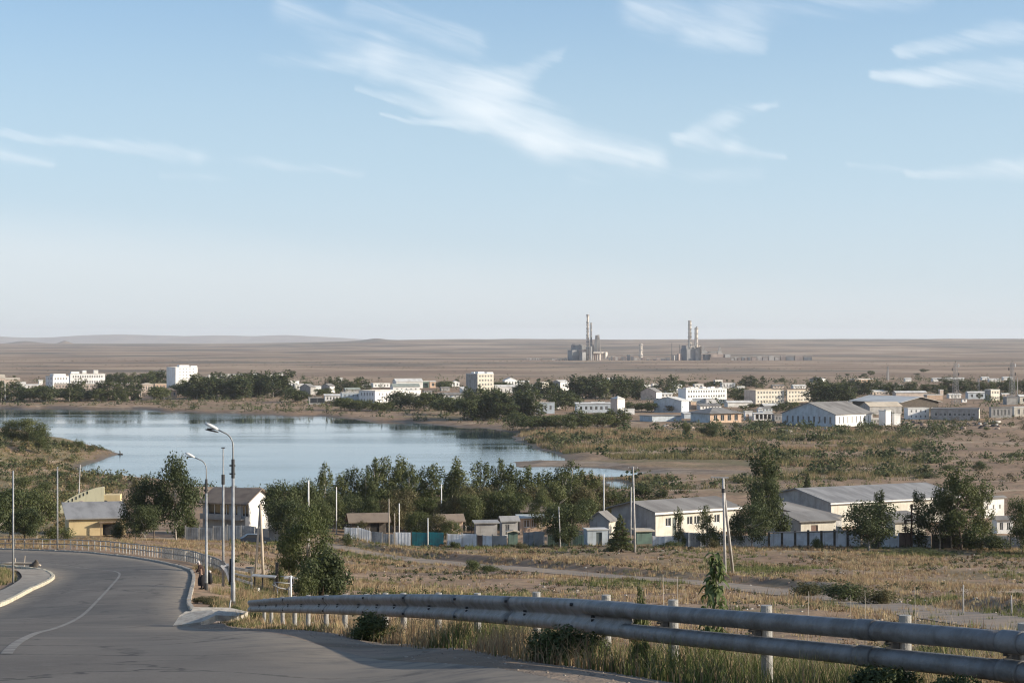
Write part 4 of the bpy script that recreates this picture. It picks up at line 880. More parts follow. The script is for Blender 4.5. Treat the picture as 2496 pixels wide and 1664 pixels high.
r = B_("peach_house", "peach house with pale blue veranda roof and brown top roof, beside the dark round tree", 1264, 1268, 1348, 1302, 1262, 10, 7, peach, 'shed', roofbl, .14, ops_r=[(.6, 1.6, 1.3, 2.6), (1.9, 2.7, 1.3, 2.6), (3.2, 4.2, 1.3, 2.6)], pane=wood, over=.5, land="peach house")
MB().prism([(2.2, r['h'] + .75), (6.6, r['h'] + 1.9), (6.6, r['h'] + 2.05), (2.2, r['h'] + .9)], 'x', .4, r['a'] - .2).build("upper_roof", roofb, r)
B_("grey_cottage", "cottage with slate grey hipped roof and cream end, left of the long classroom building", 1438, 1484, 1502, 1312, 1268, 60, 0, cream, 'gable', roofg, .35, wall_l=greyw)
r = B_("white_shed", "white flat-roofed shed with a dark grey door", 1424, 1432, 1482, 1328, 1292, 10, 3.4, bluew, 'flat', roofl, ops_r=[(1.35, 2.25, .02, 2.05)], para=0, land="white shed")
B_("green_shed", "green metal shed with pale roof beside the young pine", 1546, 1552, 1590, 1326, 1297, 14, 3.5, greenw, 'shed', rooft, .1)
B_("green_kiosk", "little green-grey kiosk with a pale curved roof, in the fence line", 1238, 1240, 1262, 1328, 1304, 10, 2.2, greenw, 'gable2', rooft, .12)
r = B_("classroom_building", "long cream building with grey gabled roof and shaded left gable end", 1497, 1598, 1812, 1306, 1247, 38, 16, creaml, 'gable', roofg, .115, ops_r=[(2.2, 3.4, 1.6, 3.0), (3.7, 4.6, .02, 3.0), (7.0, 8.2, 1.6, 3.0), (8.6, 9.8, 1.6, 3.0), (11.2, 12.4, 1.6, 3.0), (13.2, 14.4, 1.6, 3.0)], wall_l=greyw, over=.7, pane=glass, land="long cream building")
MB().box(-.75, r['a'] + .75, -.74, -.62, r['h'] - .42, r['h'] - .1).build("fascia", brightw, r)
for x in (5.6, 10.6): MB().tube([(x, -.12, 0), (x, -.12, r['h'] - .4)], .06, 8).build("drainpipe", brightw, r)
for s, e in ((1.1, 3.6), (3.9, 6.4), (6.7, 9.4)): MB().box(-.09, -.02, s, e, 1.2, 1.28).build("ledge", greyw, r)
# big factory hall with lower aisles
r = B_("factory_hall", "big factory hall with long corrugated roof and white upper wall, behind the round trees", 1880, 2026, 2385, 1284, 1225, 30, 20, creaml, 'gable', corr, .095, wall_l=greyw, over=.5, land="factory hall")
r['a'] = r['a']
MB().box(-.6, r['a'] + .6, -.62, -.5, r['h'] - .25, r['h'] - .02).build("fascia", brightw, r)
B_("factory_end_block", "white right hand end block of the factory with shallow grey roof, beyond the three poplars", 2388, 2396, 2456, 1262, 1214, 30, 12, whitew, 'gable', roofg, .14, over=.4, win_r=(1, 3, .25, .2), land="factory end block")
B_("factory_aisle", "low side aisle of the factory with a grey roof under the white wall", 2130, 2150, 2250, 1300, 1262, 40, 9, cream, 'shed', roofg, .2, win_r=(1, 4, .3, .4))
B_("factory_lean_to", "long lean-to with dark roof against the factory gable", 1884, 2010, 2070, 1300, 1268, 62, 12, greyw, 'shed', roofg, .2)
r = B_("gate_lodge", "cream gate lodge with a brown door, in front of the factory gable", 1896, 1952, 2044, 1318, 1270, 24, 4.5, cream, 'shed', roofg, .18, ops_r=[(1.9, 3.2, .02, 2.6), (1.9, 3.2, 2.0 + .75, 2.0 + .8)], ops_l=[(.5, 1.3, 1.4, 2.6)], wall_l=greyw, pdoor=brownw, over=.6, land="gate lodge")
B_("cream_workshop", "cream workshop under a shallow grey roof between the two big trees", 2166, 2182, 2262, 1322, 1272, 20, 6, cream, 'gable', roofg, .2)
B_("right_cottage", "small white cottage low at the right edge of the factory yard", 2424, 2430, 2472, 1300, 1266, 12, 5, whitew, 'gable', roofg, .2, win_r=(1, 2))

# ------------------------------------------------------------------ fence line between the yards and the field
def panel_fence(label, segs, D0=308, D1=308, h=1.9, post=None, postw=.16, roofed=False, name="fence"):
    """segs: (x0, x1, material, height factor)"""
    g = ground(segs[0][0], D0); root = empty(name, g, label=label, cat="fence")
    X0, X1 = segs[0][0], segs[-1][1]
    for (x0, x1, mt, hf) in segs:
        n = max(1, round((x1 - x0) / 34))
        for i in range(n):
            a = x0 + (x1 - x0) * i / n; c = x0 + (x1 - x0) * (i + 1) / n; Da = D0 + (D1 - D0) * (a - X0) / (X1 - X0 + 1e-6); Dc = D0 + (D1 - D0) * (c - X0) / (X1 - X0 + 1e-6)
            pa = ground(a, Da) - g; pc = ground(c, Dc) - g; L = (pc - pa).length
            if mt is not None:
                b = MB(); hh = h * hf * rnd.uniform(.95, 1.05); nr = 5; zz = rnd.uniform(-.05, .05)
                d = (pc - pa) / L
                b.prism([(pa.x + .05, pa.z - .3), (pc.x - .05, pc.z - .3), (pc.x - .05, pc.z + hh), (pa.x + .05, pa.z + hh + zz)], 'y', pa.y - .03, pa.y + .03)
                for q in range(nr): xx = pa.x + .1 + (pc.x - pa.x - .2) * (q + .5) / nr; b.box(xx - .02, xx + .02, pa.y - .055, pa.y - .031, pa.z, pa.z + hh - .08)
                b.build("panel", mt, root)
            MB().box(pa.x - postw / 2, pa.x + postw / 2, pa.y - .12, pa.y - .031 + .12, pa.z - .4, pa.z + h * hf * rnd.uniform(1.0, 1.12)).build("post", post or greyw, root)
    if roofed:
        a = ground(X0, D0) - g; c = ground(X1, D1) - g; b = MB(); b.beam((a.x, a.y + .25, a.z + h * 1.16), (c.x, c.y + .25, c.z + h * 1.16), .9, .1); b.build("capping", roofg, root)
    return root
corrf = pmat("galvanised_sheet", (.30, .33, .36), .55, (.20, .215, .23), .8, metal=.3, streaks=.5)
whitef = pmat("whitewashed_boards", (.70, .72, .74), .8, (.54, .55, .56), .7, streaks=.55)
panel_fence("grey-blue corrugated fence under the white villa, behind the parked car", [(452, 520, corrf, 1), (520, 622, corrf, 1.1), (622, 690, greyw, 1)], 296, 300)
panel_fence("whitewashed fence stretch right of the thin foreground tree", [(840, 905, whitef, 1), (905, 960, corrf, .9), (960, 1002, whitef, 1)], 306, 307)
panel_fence("bright teal fence under the middle trees", [(1003, 1082, tealw, 1.05)], 307, 307, post=darkw)
panel_fence("patched fence of white and brown panels right of the teal fence", [(1090, 1162, whitef, 1), (1162, 1176, brownw, .95), (1176, 1200, whitef, .9), (1200, 1236, greyw, .9)], 307, 308)
panel_fence("blue-grey corrugated yard fence beside the little green kiosk", [(1276, 1328, corrf, 1.15)], 308, 308)
panel_fence("dark green low fence in the shade of the round tree", [(1334, 1424, greenw, .9)], 309, 309)
panel_fence("white fence below the long cream building", [(1592, 1650, whitef, .8), (1650, 1708, corrf, 1.1), (1708, 1780, whitef, 1.05), (1780, 1872, whitef, 1.0)], 309, 309, post=whitef)
panel_fence("long whitewashed fence with dark posts in front of the gate lodge", [(1874, 2098, whitef, 1.15)], 309, 309, post=darkw, postw=.34, roofed=True, h=2.0)
panel_fence("broken white frame fence with one brown panel, right of the round tree", [(2104, 2150, greyw, .9), (2150, 2190, whitef, .9), (2190, 2226, brownw, 1.1), (2226, 2270, whitef, 1.0)], 309, 309, post=whitef)
panel_fence("dark weathered fence under the three poplars at the right", [(2272, 2360, darkw, 1.05), (2360, 2600, greyw, 1.0)], 309, 306, post=darkw)

# ------------------------------------------------------------------ parked car under the villa, half hidden
def car(loc, yaw, label):
    t_ = empty("parked_car", loc, yaw, label=label, cat="car")
    paint = pmat("dark_blue_paint", (.02, .028, .045), .25, spec=.6); rub = pmat("tyre_rubber", (.02, .02, .02), .8)
    side = [(-2.1, .35), (2.1, .35), (2.15, .75), (1.2, .9), (.55, 1.38), (-1.1, 1.42), (-1.75, .95), (-2.15, .85)]
    b = MB(); b.prism(side, 'y', -.8, .8); b.build("body", paint, t_)
    b = MB(); b.prism([(1.1, .93), (.55, 1.33), (-1.05, 1.36), (-1.6, .96)], 'y', -.82, .82); b.build("windows", glass, t_)
    for x in (-1.3, 1.3):
        for y in (-.75, .75):
            w_ = MB().tube([(x, y - .1, .32), (x, y + .1, .32)], .32, 14).build("wheel", rub, t_); MB().tube([(x, y - .115, .32), (x, y + .115, .32)], .17, 12).build("rim", corrf, w_)
    for y in (-.6, .6): MB().box(2.12, 2.17, y - .15, y + .15, .6, .75).build("headlight", brightw, t_)
car(ground(622, 291), R(12), "dark blue car parked by the corrugated fence, seen between the crossed poles")

# ------------------------------------------------------------------ poles and lamps
polem = pmat("grey_painted_steel", (.33, .34, .34), .55, (.24, .24, .24), 3, metal=.2, streaks=.3)
conc = pmat("pole_concrete", (.47, .45, .42), .85, (.34, .32, .30), 2, bump=.3)
woodp = pmat("pale_timber_pole", (.50, .43, .34), .85, (.36, .30, .23), 3, bump=.3, stretch=(1, 1, .2))
dkm = pmat("dark_steel", (.05, .05, .05), .6)
lampw = pmat("lamp_housing", (.62, .62, .60), .45)
def top_h(g, ytop): return (CY - ytop) / F * g.y - (g.z - CZ)
creaml_ = 0
def lamp(g, H, label, twin=True, reach=2.0, rad=.072):
    o = empty("street_lamp", g, R(2), label=label, cat="street lamp", group="lamp posts along the outside of the bend")
    hp = H * .8; b = MB(); b.tube([(0, 0, -.5), (0, 0, 1.2), (0, 0, 1.25), (0, 0, hp)], [rad * 1.35, rad * 1.3, rad, rad * .85], 14); b.build("post", polem, o, True)
    MB().tube([(0, 0, -.3), (0, 0, .42)], rad * 1.5, 14).build("base_sleeve", dkm, o)
    b = MB(); pts = [(0, 0, hp - .5), (0, 0, hp + .6)]
    for i in range(9): th = math.pi / 2 * i / 8 * .83; pts.append((-.5 * (1 - math.cos(th)), 0, hp + .6 + (H - hp - 1.0) * math.sin(th)))
    lx, _, lz = pts[-1]; pts.append((-reach * .31, 0, lz + .12)); b.tube(pts, [rad * .45] * len(pts), 10); b.build("arm", polem, o, True)
    MB().tube([(0, 0, hp - .75), (0, 0, hp + .05)], [rad * 1.05, rad * .98], 12).build("collar", dkm, o)
    for z in (hp - .25, hp - .6): MB().box(-.15, .1, -.04, .04, z, z + .06).build("bracket", dkm, o)
    hd = link("lamp_head", None, o) if False else None
    s = MB(); n = 10; vs = []; x0 = -reach * .30; x1 = -reach * .30 - .58; zz = lz + .12
    prof = [(0, .03), (.1, .09), (.3, .13), (.6, .14), (.85, .11), (1, .03)]
    for (u, rr) in prof:
        for k in range(n): th = 2 * math.pi * k / n; vs.append((x0 + (x1 - x0) * u, rr * .95 * math.cos(th), zz + .26 * u + max(rr * .75 * math.sin(th), -.04)))
    s.add(vs, [(i * n + k, i * n + (k + 1) % n, (i + 1) * n + (k + 1) % n, (i + 1) * n + k) for i in range(5) for k in range(n)] + [tuple(range(n)), tuple(range(5 * n, 6 * n))])
    h_ = s.build("lamp_head", lampw, o, True)
    MB().box(x1 + .1, x0 - .12, -.1, .1, zz + .02, zz + .08).build("lens", glass, h_)
    if twin: s2 = s.build("lamp_head", dkm, o, True, loc=(-.01, .03, -.11 + zz * .5), scale=(1, .8, .5))
    return o
g = ground(568, 87); lamp(g, top_h(g, 1030), "nearest tall grey street lamp with curved arm and twin heads over the lake")
g = ground(503, 117); lamp(g, top_h(g, 1102), "second street lamp, its curved arm and head in front of the tall left tree", False, 2.1, .07)
def pole(px, D, ytop, label, rad=.1, mat=conc, lean=0, name="utility_pole", arms=0, cat="pole", rt=.7, insul=0, group=None):
    g = ground(px, D); H = top_h(g, ytop); o = empty(name, g, label=label, cat=cat, group=group); lx = lean
    MB().tube([(0, 0, -.5), (lx * .5, 0, H * .5), (lx, 0, H)], [rad, rad * .85, rad * rt], 10).build("shaft", mat, o, True)
    for i in range(arms):
        z = H - .25 - i * .5; MB().beam((lx - .7, 0, z), (lx + .7, 0, z), .08, .1).build("crossarm", wood, o)
        for x in (-.6, -.25, .25, .6): MB().tube([(lx + x, 0, z + .05), (lx + x, 0, z + .2)], [.04, .03], 6).build("insulator", lampw, o)
    return o
o = pole(544, 126, 1162, "slim grey mast between the two street lamps with a thin antenna on top", .085, polem, name="antenna_mast", rt=.85)
g = o.location; H1 = top_h(g, 1162); H2 = top_h(g, 1092)
MB().tube([(0, 0, H1 - .1), (0, 0, H2)], [.045, .035], 8).build("antenna", polem, o); MB().tube([(0, 0, H1 - .45), (0, 0, H1 + .15)], .11, 10).build("collar", dkm, o); MB().box(-.12, .12, -.04, .04, H2, H2 + .06).build("tip", dkm, o)
c = empty("hanging_cloth", g + Vector((.08, -.14, 1.2)), label="white cloth and dark bag tied to the slim mast", cat="cloth")
b = MB(); b.prism([(0, .0), (.16, -.12), (.3, -.6), (.34, -1.05), (.22, -.75), (.1, -.35), (-.22, .05), (-.2, .12), (0, .1), (.26, .25), (.3, .1)], 'y', -.03, .02); b.build("cloth", brightw, c)
b = MB(); b.tube([(.42, .05, .5), (.46, .05, -.1), (.44, .05, -.8), (.36, .05, -1.1)], [.1, .15, .17, .1], 10); b.build("bag", pmat("black_cloth", (.015, .015, .018), .9), c, True)
pole(32, 133, 1147, "plain grey pole at the left edge standing on the pavement corner", .07, polem, name="street_pole", rt=.8)
pole(140, 226.5, 1137, "plain grey pole by the railing in front of the ochre building", .10, polem, name="street_pole", rt=.75)
pole(188, 330, 1132, "thin pole with a small lamp behind the curved yellow wall", .1, conc, name="street_pole", lean=.5)
pole(752, 290, 1170, "white pole rising from the thin foreground tree", .14, brightw, name="street_pole")
pole(790, 345, 1156, "white slender pole in the poplar crowns right of the thin tree", .1, brightw, name="street_pole")
pole(820, 330, 1186, "short white pole right of the slender pole among poplars", .1, brightw, name="street_pole")
pole(948, 306, 1215, "thin wooden pole at the whitewashed fence, left of two others", .09, woodp, name="fence_pole")
pole(962, 303, 1250, "thin short wooden pole in the middle of three by the whitewashed fence", .08, woodp, name="fence_pole")
pole(973, 330, 1226, "pale thin pole right of the three by the whitewashed fence", .09, brightw, name="fence_pole")
pole(1043, 304, 1262, "slim white post with a small lamp in front of the teal fence", .09, brightw, name="lamp_post")
pole(1076, 350, 1180, "white pole rising from reddish bushes behind the teal fence", .11, brightw, name="street_pole")
pole(1366, 303, 1234, "leaning pale post in front of the dark round tree", .1, conc, lean=-.25, name="fence_pole")
pole(1472, 345, 1155, "thin white pole behind the grey cottage", .11, brightw, name="street_pole")
pole(1537, 312, 1186, "white pole left of the tall concrete pole at the long cream building", .12, conc, lean=.1, name="utility_pole")
pole(1548, 282, 1137, "tall concrete pole in front of the young pine and green shed", .16, conc, lean=-.28, arms=1)
g = ground(1768, 213); o = pole(1768, 213, 1165, "concrete power pole with a leaning strut in the dry field", .16, conc, lean=-.22, rt=.8)
H = top_h(g, 1165); e = ground(1788, 222) - g
MB().tube([(-.2, .12, H * .93), (e.x, e.y, e.z - .3)], [.13, .17], 10).build("strut", conc, o, True); MB().tube([(-.2, 0, H * .86), (-.2, 0, H * .9)], .2, 10).build("clamp", dkm, o)
MB().beam((-1.5, 0, H + .12), (.35, 0, H + .06), .12, .16).build("crossarm", conc, o)
o = pole(642, 180, 1228, "crossed pair of pale timber poles forming a tall narrow A, left of the thin tree", .14, woodp, lean=-.28, name="a_frame_pole", rt=.7)
g = o.location; H = top_h(g, 1228); e = ground(622, 180) - g; MB().tube([(-.3, .1, H * .97), (e.x, e.y, e.z - .3)], [.08, .13], 10).build("leg", woodp, o, True)
MB().beam((-.62, 0, H * .45), (-.1, 0, H * .45), .06, .08).build("brace", woodp, o); MB().beam((-.5, 0, H * .96), (-.1, 0, H * 1.03), .1, .1).build("cap", dkm, o)
STALK = {2112: "thin dry stalk right of the round field bushes, above the upper pipe", 2233: "thin dry stalk standing alone between the field bushes and the tallest stake", 2073: "faint thin stalk in front of the dark green track bush", 1622: "left one of two thin stalks left of the leafy sapling", 1655: "right one of two thin stalks left of the leafy sapling", 1968: "thin stalk between the leafy sapling and the round field bushes"}
for i, (px, D, yt, l) in enumerate([(2112, 84, 1438, None), (2233, 84, 1430, None), (2073, 110, 1450, None), (2348, 120, 1424, "weathered white stake, tallest in the dry field at right"), (2466, 116, 1450, "weathered white stake nearest the right edge"), (1622, 62, 1400, None), (1655, 64, 1404, None), (1968, 70, 1440, None)]):
    pole(px, D, yt, l or STALK[px], .05 if l else .012, conc if l else woodp, name="stake" if l else "dry_stalk", lean=rnd.uniform(-.1, .1), cat="stake" if l else "stalk", group=None if l else "dry stalks in the field")
o = pole(2222, 307, 1228, "dark rusty transformer post behind the brown fence panel", .16, pmat("rusty_iron", (.07, .045, .03), .9), name="transformer_post")
g = o.location
for z in (1.6, 2.6, 3.6): MB().box(-1.1, -.75, -.2, .2, z, z + .5).build("insulator_stack", MATS["rusty_iron"], o)
MB().beam((-1.1, 0, 4.1), (.6, 0, 4.1), .12, .12).build("crossarm", MATS["rusty_iron"], o); MB().beam((-.95, 0, 0), (-.95, 0, 4.1), .12, .12).build("leg", MATS["rusty_iron"], o)
# lattice masts and far poles
steel = pmat("mast_steel", (.30, .30, .30), .6, (.2, .2, .2), 3)
def lattice_mast(px, py, ytop, w0, label, extra=True):
    g = hit(px, py); H = top_h(g, ytop); o = empty("lattice_mast", g, R(20), label=label, cat="mast"); n = 14; tw = .35
    corners = [(-1, -1), (1, -1), (1, 1), (-1, 1)]; W = lambda k: w0 / 2 * (1 - (1 - tw) * k / n)
    for cx_, cy_ in corners: b = MB(); b.beam((cx_ * W(0), cy_ * W(0), -.3), (cx_ * W(n), cy_ * W(n), H), .16, .16); b.build("leg", steel, o)
    b = MB()
    for k in range(n):
        z0, z1 = H * k / n, H * (k + 1) / n
        for i in range(4):
            a_, c_ = corners[i], corners[(i + 1) % 4]
            b.beam((a_[0] * W(k), a_[1] * W(k), z0), (c_[0] * W(k + 1), c_[1] * W(k + 1), z1), .1, .1); b.beam((a_[0] * W(k), a_[1] * W(k), z0), (c_[0] * W(k), c_[1] * W(k), z0), .1, .1)
    b.build("bracing", steel, o)
    if extra:
        for i, (z, s) in enumerate(((.93, 1), (.84, -1), (.72, 1))):
            MB().beam((0, 0, H * z), (s * 2.2, 0, H * z), .12, .12).build("arm", steel, o); MB().tube([(s * 2.2, 0, H * z - .9), (s * 2.2, 0, H * z + .9)], .3, 8).build("antenna", dkm if i else lampw, o)
        MB().tube([(0, 0, H), (0, 0, H + 1.2)], .1, 6).build("tip", dkm, o)
    return o
lattice_mast(2329, 984, 884, 3.4, "left one of the two tall lattice masts, rising behind the long dark barracks")
lattice_mast(2467, 984, 883, 3.2, "right one of the two tall lattice masts, near the right edge")
lattice_mast(2385, 958, 922, 1.6, "short lattice mast between the two tall ones", False)
lattice_mast(2164, 925, 893, 2.5, "faint far mast out on the plain beyond the tree belt", False)
for px, py, yt, l in ((12, 978, 933, "tall pale pole on the far shore at the left edge"), (26, 958, 936, "thin white pole second from the left on the far shore"), (35, 957, 935, "white pole third from the left on the far shore"), (41, 957, 935, "white pole fourth from the left on the far shore"), (278, 975, 945, "bare white trunk-like pole before the long pinkish block"), (2165, 928, 900, "thin pole on the brown plain at right"), (2480, 965, 920, "thin pole beyond the cream villa")):
    g = hit(px, py); o = empty("far_pole", g, label=l, cat="pole"); MB().tube([(0, 0, -.3), (0, 0, top_h(g, yt))], [.35, .22], 6).build("shaft", conc if px > 100 else brightw, o)

# ------------------------------------------------------------------ industrial plant on the horizon
plantd = pmat("dark_concrete", (.30, .30, .295), .9, (.20, .205, .21), .05, streaks=.3)  # dark concrete; on the stack sides it is painted shade
plantw = pmat("pale_concrete", (.62, .57, .50), .9, (.42, .37, .33), .08, streaks=.5)
plantp = pmat("pinkish_concrete", (.50, .40, .34), .9, (.36, .29, .25), .08, streaks=.4)
PD = 3950.0; pm = PD / F; pg = ground(1400, PD)
def plant_thing(name, label, px, cat, D=PD):
    return empty(name, ground(px, D), R(0), label=label, cat=cat)
def zt(y): return (CY - y) * pm - (pg.z - CZ)
def pbox(root, name, x0, x1, y1, y0, mat, depth=14, off=0, rot=30, refpx=None):
    """box by photo columns and rows (top y1, bottom y0), turned so that a shaded left and a lit right side show"""
    b = MB(); w_ = (x1 - x0) * pm; c = ((x0 + x1) / 2 - refpx) * pm; th = R(rot); k = w_ / (math.cos(th) + math.sin(th)); h = k / 2
    b.box(-h, h, -h, h, zt(y0) - (1 if y0 > 875 else 0), zt(y1)); o = b.build(name, mat, root); o.location = (c, off, 0); o.rotation_euler = (0, 0, th); return o
def ptower(root, name, px, y1, y0, r0, r1, mat, refpx, rings=5, off=0, ringm=None):
    x = (px - refpx) * pm; pts = []; rr = []; n = 9
    for i in range(n): pts.append((x, off, zt(y0) + (zt(y1) - zt(y0)) * i / (n - 1))); rr.append((r0 + (r1 - r0) * i / (n - 1)) * pm * (1 + .12 * math.sin(i * 2.1)))
    MB().tube(pts, rr, 10).build(name, mat, root)
    for i in range(rings):
        z = zt(y0) + (zt(y1) - zt(y0)) * (i + .7) / rings; MB().tube([(x, off, z), (x, off, z + 1.6)], (r0 + (r1 - r0) * (i + .7) / rings) * pm * 1.35, 10).build("platform", ringm or plantd, root)
P1 = plant_thing("cement_works", "left industrial works on the horizon with the tallest stack and a sloping tower", 1430, "factory")
pbox(P1, "mill_block", 1384, 1424, 853, 879, plantd, off=10, refpx=1430, rot=20); pbox(P1, "upper_block", 1393, 1428, 841, 856, plantd, off=22, refpx=1430, rot=20)
pbox(P1, "upper_hut", 1394, 1401, 838, 843, plantw, off=15, refpx=1430); pbox(P1, "upper_hut", 1411, 1420, 840, 845, plantd, off=15, refpx=1430)
pbox(P1, "pink_block", 1408, 1432, 852, 879, plantp, off=2, refpx=1430, rot=40); pbox(P1, "furnace_house", 1412, 1428, 858, 880, plantd, off=-12, refpx=1430, rot=35)
ptower(P1, "stack", 1432.5, 768, 876, 3.2, 2.2, plantw, 1430, 7); ptower(P1, "stack_head", 1432.7, 766, 777, 2.6, 3.2, plantw, 1430, 1)
b = MB()
for s in (-1, 1):
    for k in range(12): b.beam(((1432.5 - 1430 + s * 3.4) * pm, 0, zt(880 - k * 8)), ((1432.5 - 1430 - s * 3.4) * pm, 0, zt(872 - k * 8)), 1.0, 1.0)
b.build("stack_bracing", plantd, P1)
ptower(P1, "second_stack", 1441, 786, 878, 2.8, 1.8, plantd, 1430, 6, ringm=plantw); pbox(P1, "stack_base", 1437, 1443, 844, 879, plantd, refpx=1430, off=-8)
pbox(P1, "lift_tower", 1441, 1447, 840, 862, plantw, refpx=1430, rot=45)
x0 = (1447 - 1430) * pm; b = MB()
b.prism([(x0, zt(860)), (x0 + 18 * pm, zt(860)), (x0 + 13.5 * pm, zt(816)), (x0 + 4.5 * pm, zt(817))], 'y', -6, 8); o = b.build("sloping_tower", plantw, P1)
b = MB(); b.prism([(x0 - .5, zt(860)), (x0 + 8.5 * pm, zt(860)), (x0 + 9.5 * pm, zt(817)), (x0 + 4.2 * pm, zt(818))], 'y', -7.4, -6.1); b.build("tower_frame", plantd, P1)
for i in range(4): b = MB(); b.beam((x0 + (9 + i * 2.2) * pm, -6.6, zt(860)), (x0 + (10 + i * .9) * pm, -6.6, zt(822)), 1, 1); b.build("rib", plantd if i % 2 else plantw, P1)
pbox(P1, "deck", 1443, 1467, 857, 861, plantw, refpx=1430, rot=8)
for x in (1443, 1448, 1453, 1459): pbox(P1, "silo", x, x + 5, 860, 879, plantw if x != 1448 else plantp, refpx=1430, rot=40, off=-4)
pbox(P1, "bunker", 1470, 1481, 858, 874, plantw, refpx=1430, rot=50); pbox(P1, "bunker_link", 1462, 1474, 857, 861, plantw, refpx=1430, rot=10)
P2 = plant_thing("power_works", "right industrial works on the horizon with two banded stacks above a dark block", 1685, "factory")
pbox(P2, "main_block", 1661, 1708, 850, 879, plantd, off=14, refpx=1685, rot=20); pbox(P2, "upper_block", 1664, 1698, 842, 852, plantd, off=20, refpx=1685, rot=20)
pbox(P2, "lit_end", 1693, 1709, 851, 878, plantw, off=4, refpx=1685, rot=52); pbox(P2, "end_hut", 1696, 1709, 843, 851, plantw, off=6, refpx=1685, rot=50)  # pale box at the right end paints the sunlit side of the block
ptower(P2, "stack", 1681.5, 781, 848, 4.2, 3.4, plantw, 1685, 7); pbox(P2, "stack_shade", 1677, 1681, 781, 846, plantd, refpx=1685, off=-6, rot=12)  # dark slab on the left half paints the stack's shaded side
ptower(P2, "second_stack", 1697.5, 798, 846, 3.4, 3.9, plantw, 1685, 4); pbox(P2, "second_stack_shade", 1692.5, 1696.5, 799, 843, plantd, refpx=1685, off=-6, rot=12); ptower(P2, "cap", 1698.5, 795, 799, 1.8, 1.8, plantd, 1685, 0)  # same painted shade, a dark slab along the second stack's left
pbox(P2, "white_office", 1639, 1649, 866, 877, plantw, refpx=1685, rot=30); pbox(P2, "boiler_house", 1650, 1661, 862, 878, plantp, refpx=1685, rot=30)
ptower(P2, "thin_stack", 1656.5, 840, 868, .7, .5, plantd, 1685, 0)
for (x, y, k) in ((1710, 843, 1), (1754, 843, 1)):
    x0 = (x - 1685) * pm; b = MB()
    if x < 1730: b.prism([(x0, zt(861)), (x0 + 18 * pm, zt(862)), (x0 + 8 * pm, zt(852)), (x0 + 4 * pm, zt(843)), (x0, zt(843))], 'y', -5, 6)
    else: b.prism([(x0 - 6 * pm, zt(864)), (x0 + 9 * pm, zt(866)), (x0 + 4 * pm, zt(855)), (x0 + 2 * pm, zt(843)), (x0, zt(843)), (x0 - 3 * pm, zt(854))], 'y', -5, 6)
    b.build("conveyor_gantry", plantw, P2)
pbox(P2, "conveyor_hall", 1728, 1762, 863, 870, plantp, refpx=1685, rot=8); pbox(P2, "gallery", 1726, 1750, 857, 859, plantd, refpx=1685, rot=6); pbox(P2, "lower_hall", 1714, 1730, 864, 876, plantd, refpx=1685, rot=20); pbox(P2, "grey_tank_house", 1762, 1780, 863, 871, plantd, refpx=1685, rot=20)
o = plant_thing("water_tower", "single stumpy tower between the two industrial works", 1562, "tower"); ptower(o, "shaft", 1562, 850, 877, 5, 3.2, plantw, 1562, 2); ptower(o, "head", 1562, 838, 852, 3.8, 4, plantw, 1562, 1); pbox(o, "side", 1557.5, 1561, 840, 868, plantd, refpx=1562, off=-9, rot=12)  # dark side slab paints the tower's shaded left
o = plant_thing("thin_chimney", "thin dark chimney left of the right industrial works", 1637.5, "chimney"); ptower(o, "shaft", 1637.5, 836, 878, .9, .5, plantd, 1637.5, 0)
for i, (x0, x1, y1, mt, l) in enumerate([(1284, 1305, 873, plantw, "long white shed at the left end of the distant works"), (1306, 1322, 873, plantw, "second white shed from the left by the distant works"), (1346, 1368, 875, plantw, "low white wall left of the left industrial works"),
    (1369, 1383, 873, plantd, "dark low sheds touching the left industrial works"), (1484, 1500, 868, plantd, "dark shed just right of the left industrial works"), (1500, 1522, 870, plantw, "pale store right of the dark shed by the left works"), (1520, 1546, 864, plantd, "dark long hall left of the stumpy tower"), (1546, 1574, 872, plantw, "white yard buildings round the stumpy tower"),
    (1576, 1600, 874, plantd, "dark low row right of the stumpy tower"), (1600, 1634, 872, plantd, "greenish low row before the thin chimney"), (1782, 1806, 870, plantw, "white stores right of the right works"), (1808, 1830, 870, plantd, "dark store farther right of the right works"), (1832, 1872, 868, plantw, "long pale hall on the plain right of the works"),
    (1874, 1916, 867, plantw, "long white sheds at the right end of the distant works"), (1916, 1980, 866, plantd, "long dark train-like hall at the far right of the works")]):
    o = plant_thing("yard_building", l, (x0 + x1) / 2, "building"); w2 = (x1 - x0) / 2 * pm; h = (879 - y1) * pm * .9
    for j in range(3): a_ = -w2 + 2 * w2 * j / 3; MB().box(a_, a_ + 2 * w2 / 3 - 1.5, -5, 6, -1, h * (.7 + .3 * ((i + j) % 2))).build("bay", mt if (i + j) % 3 else plantp, o)
    MB().box(-w2, w2, -4, 4, h, h + .6).build("roof", plantw, o)
# ------------------------------------------------------------------ trees: town and far shore
def row(x0, x1, yb, hpx, n, kind='poplar', leaf='leaf_dark_green', wf=.62, D=None, jit=4, desc=None, hv=.22):
    for i in range(n):
        px = x0 + (x1 - x0) * (i + .5 + rnd.uniform(-.35, .35)) / n; py = yb + rnd.uniform(-jit, jit) * .6
        g = hit(px, py) if D is None else ground(px, D + rnd.uniform(-8, 8)); Hm = max(2.2, hpx * 1.14 * rnd.uniform(1 - hv, 1 + hv * .4) / F * g.y); kd = kind if rnd.random() < .75 else 'round'
        W = Hm * wf * rnd.uniform(.9, 1.45) * (1.15 if kd == 'round' else 1)
        tree(g - Vector((0, 0, .3)), Hm, W, kd, 'far', leaf if rnd.random() < .75 else 'leaf_mid_green', desc=desc, px=px)
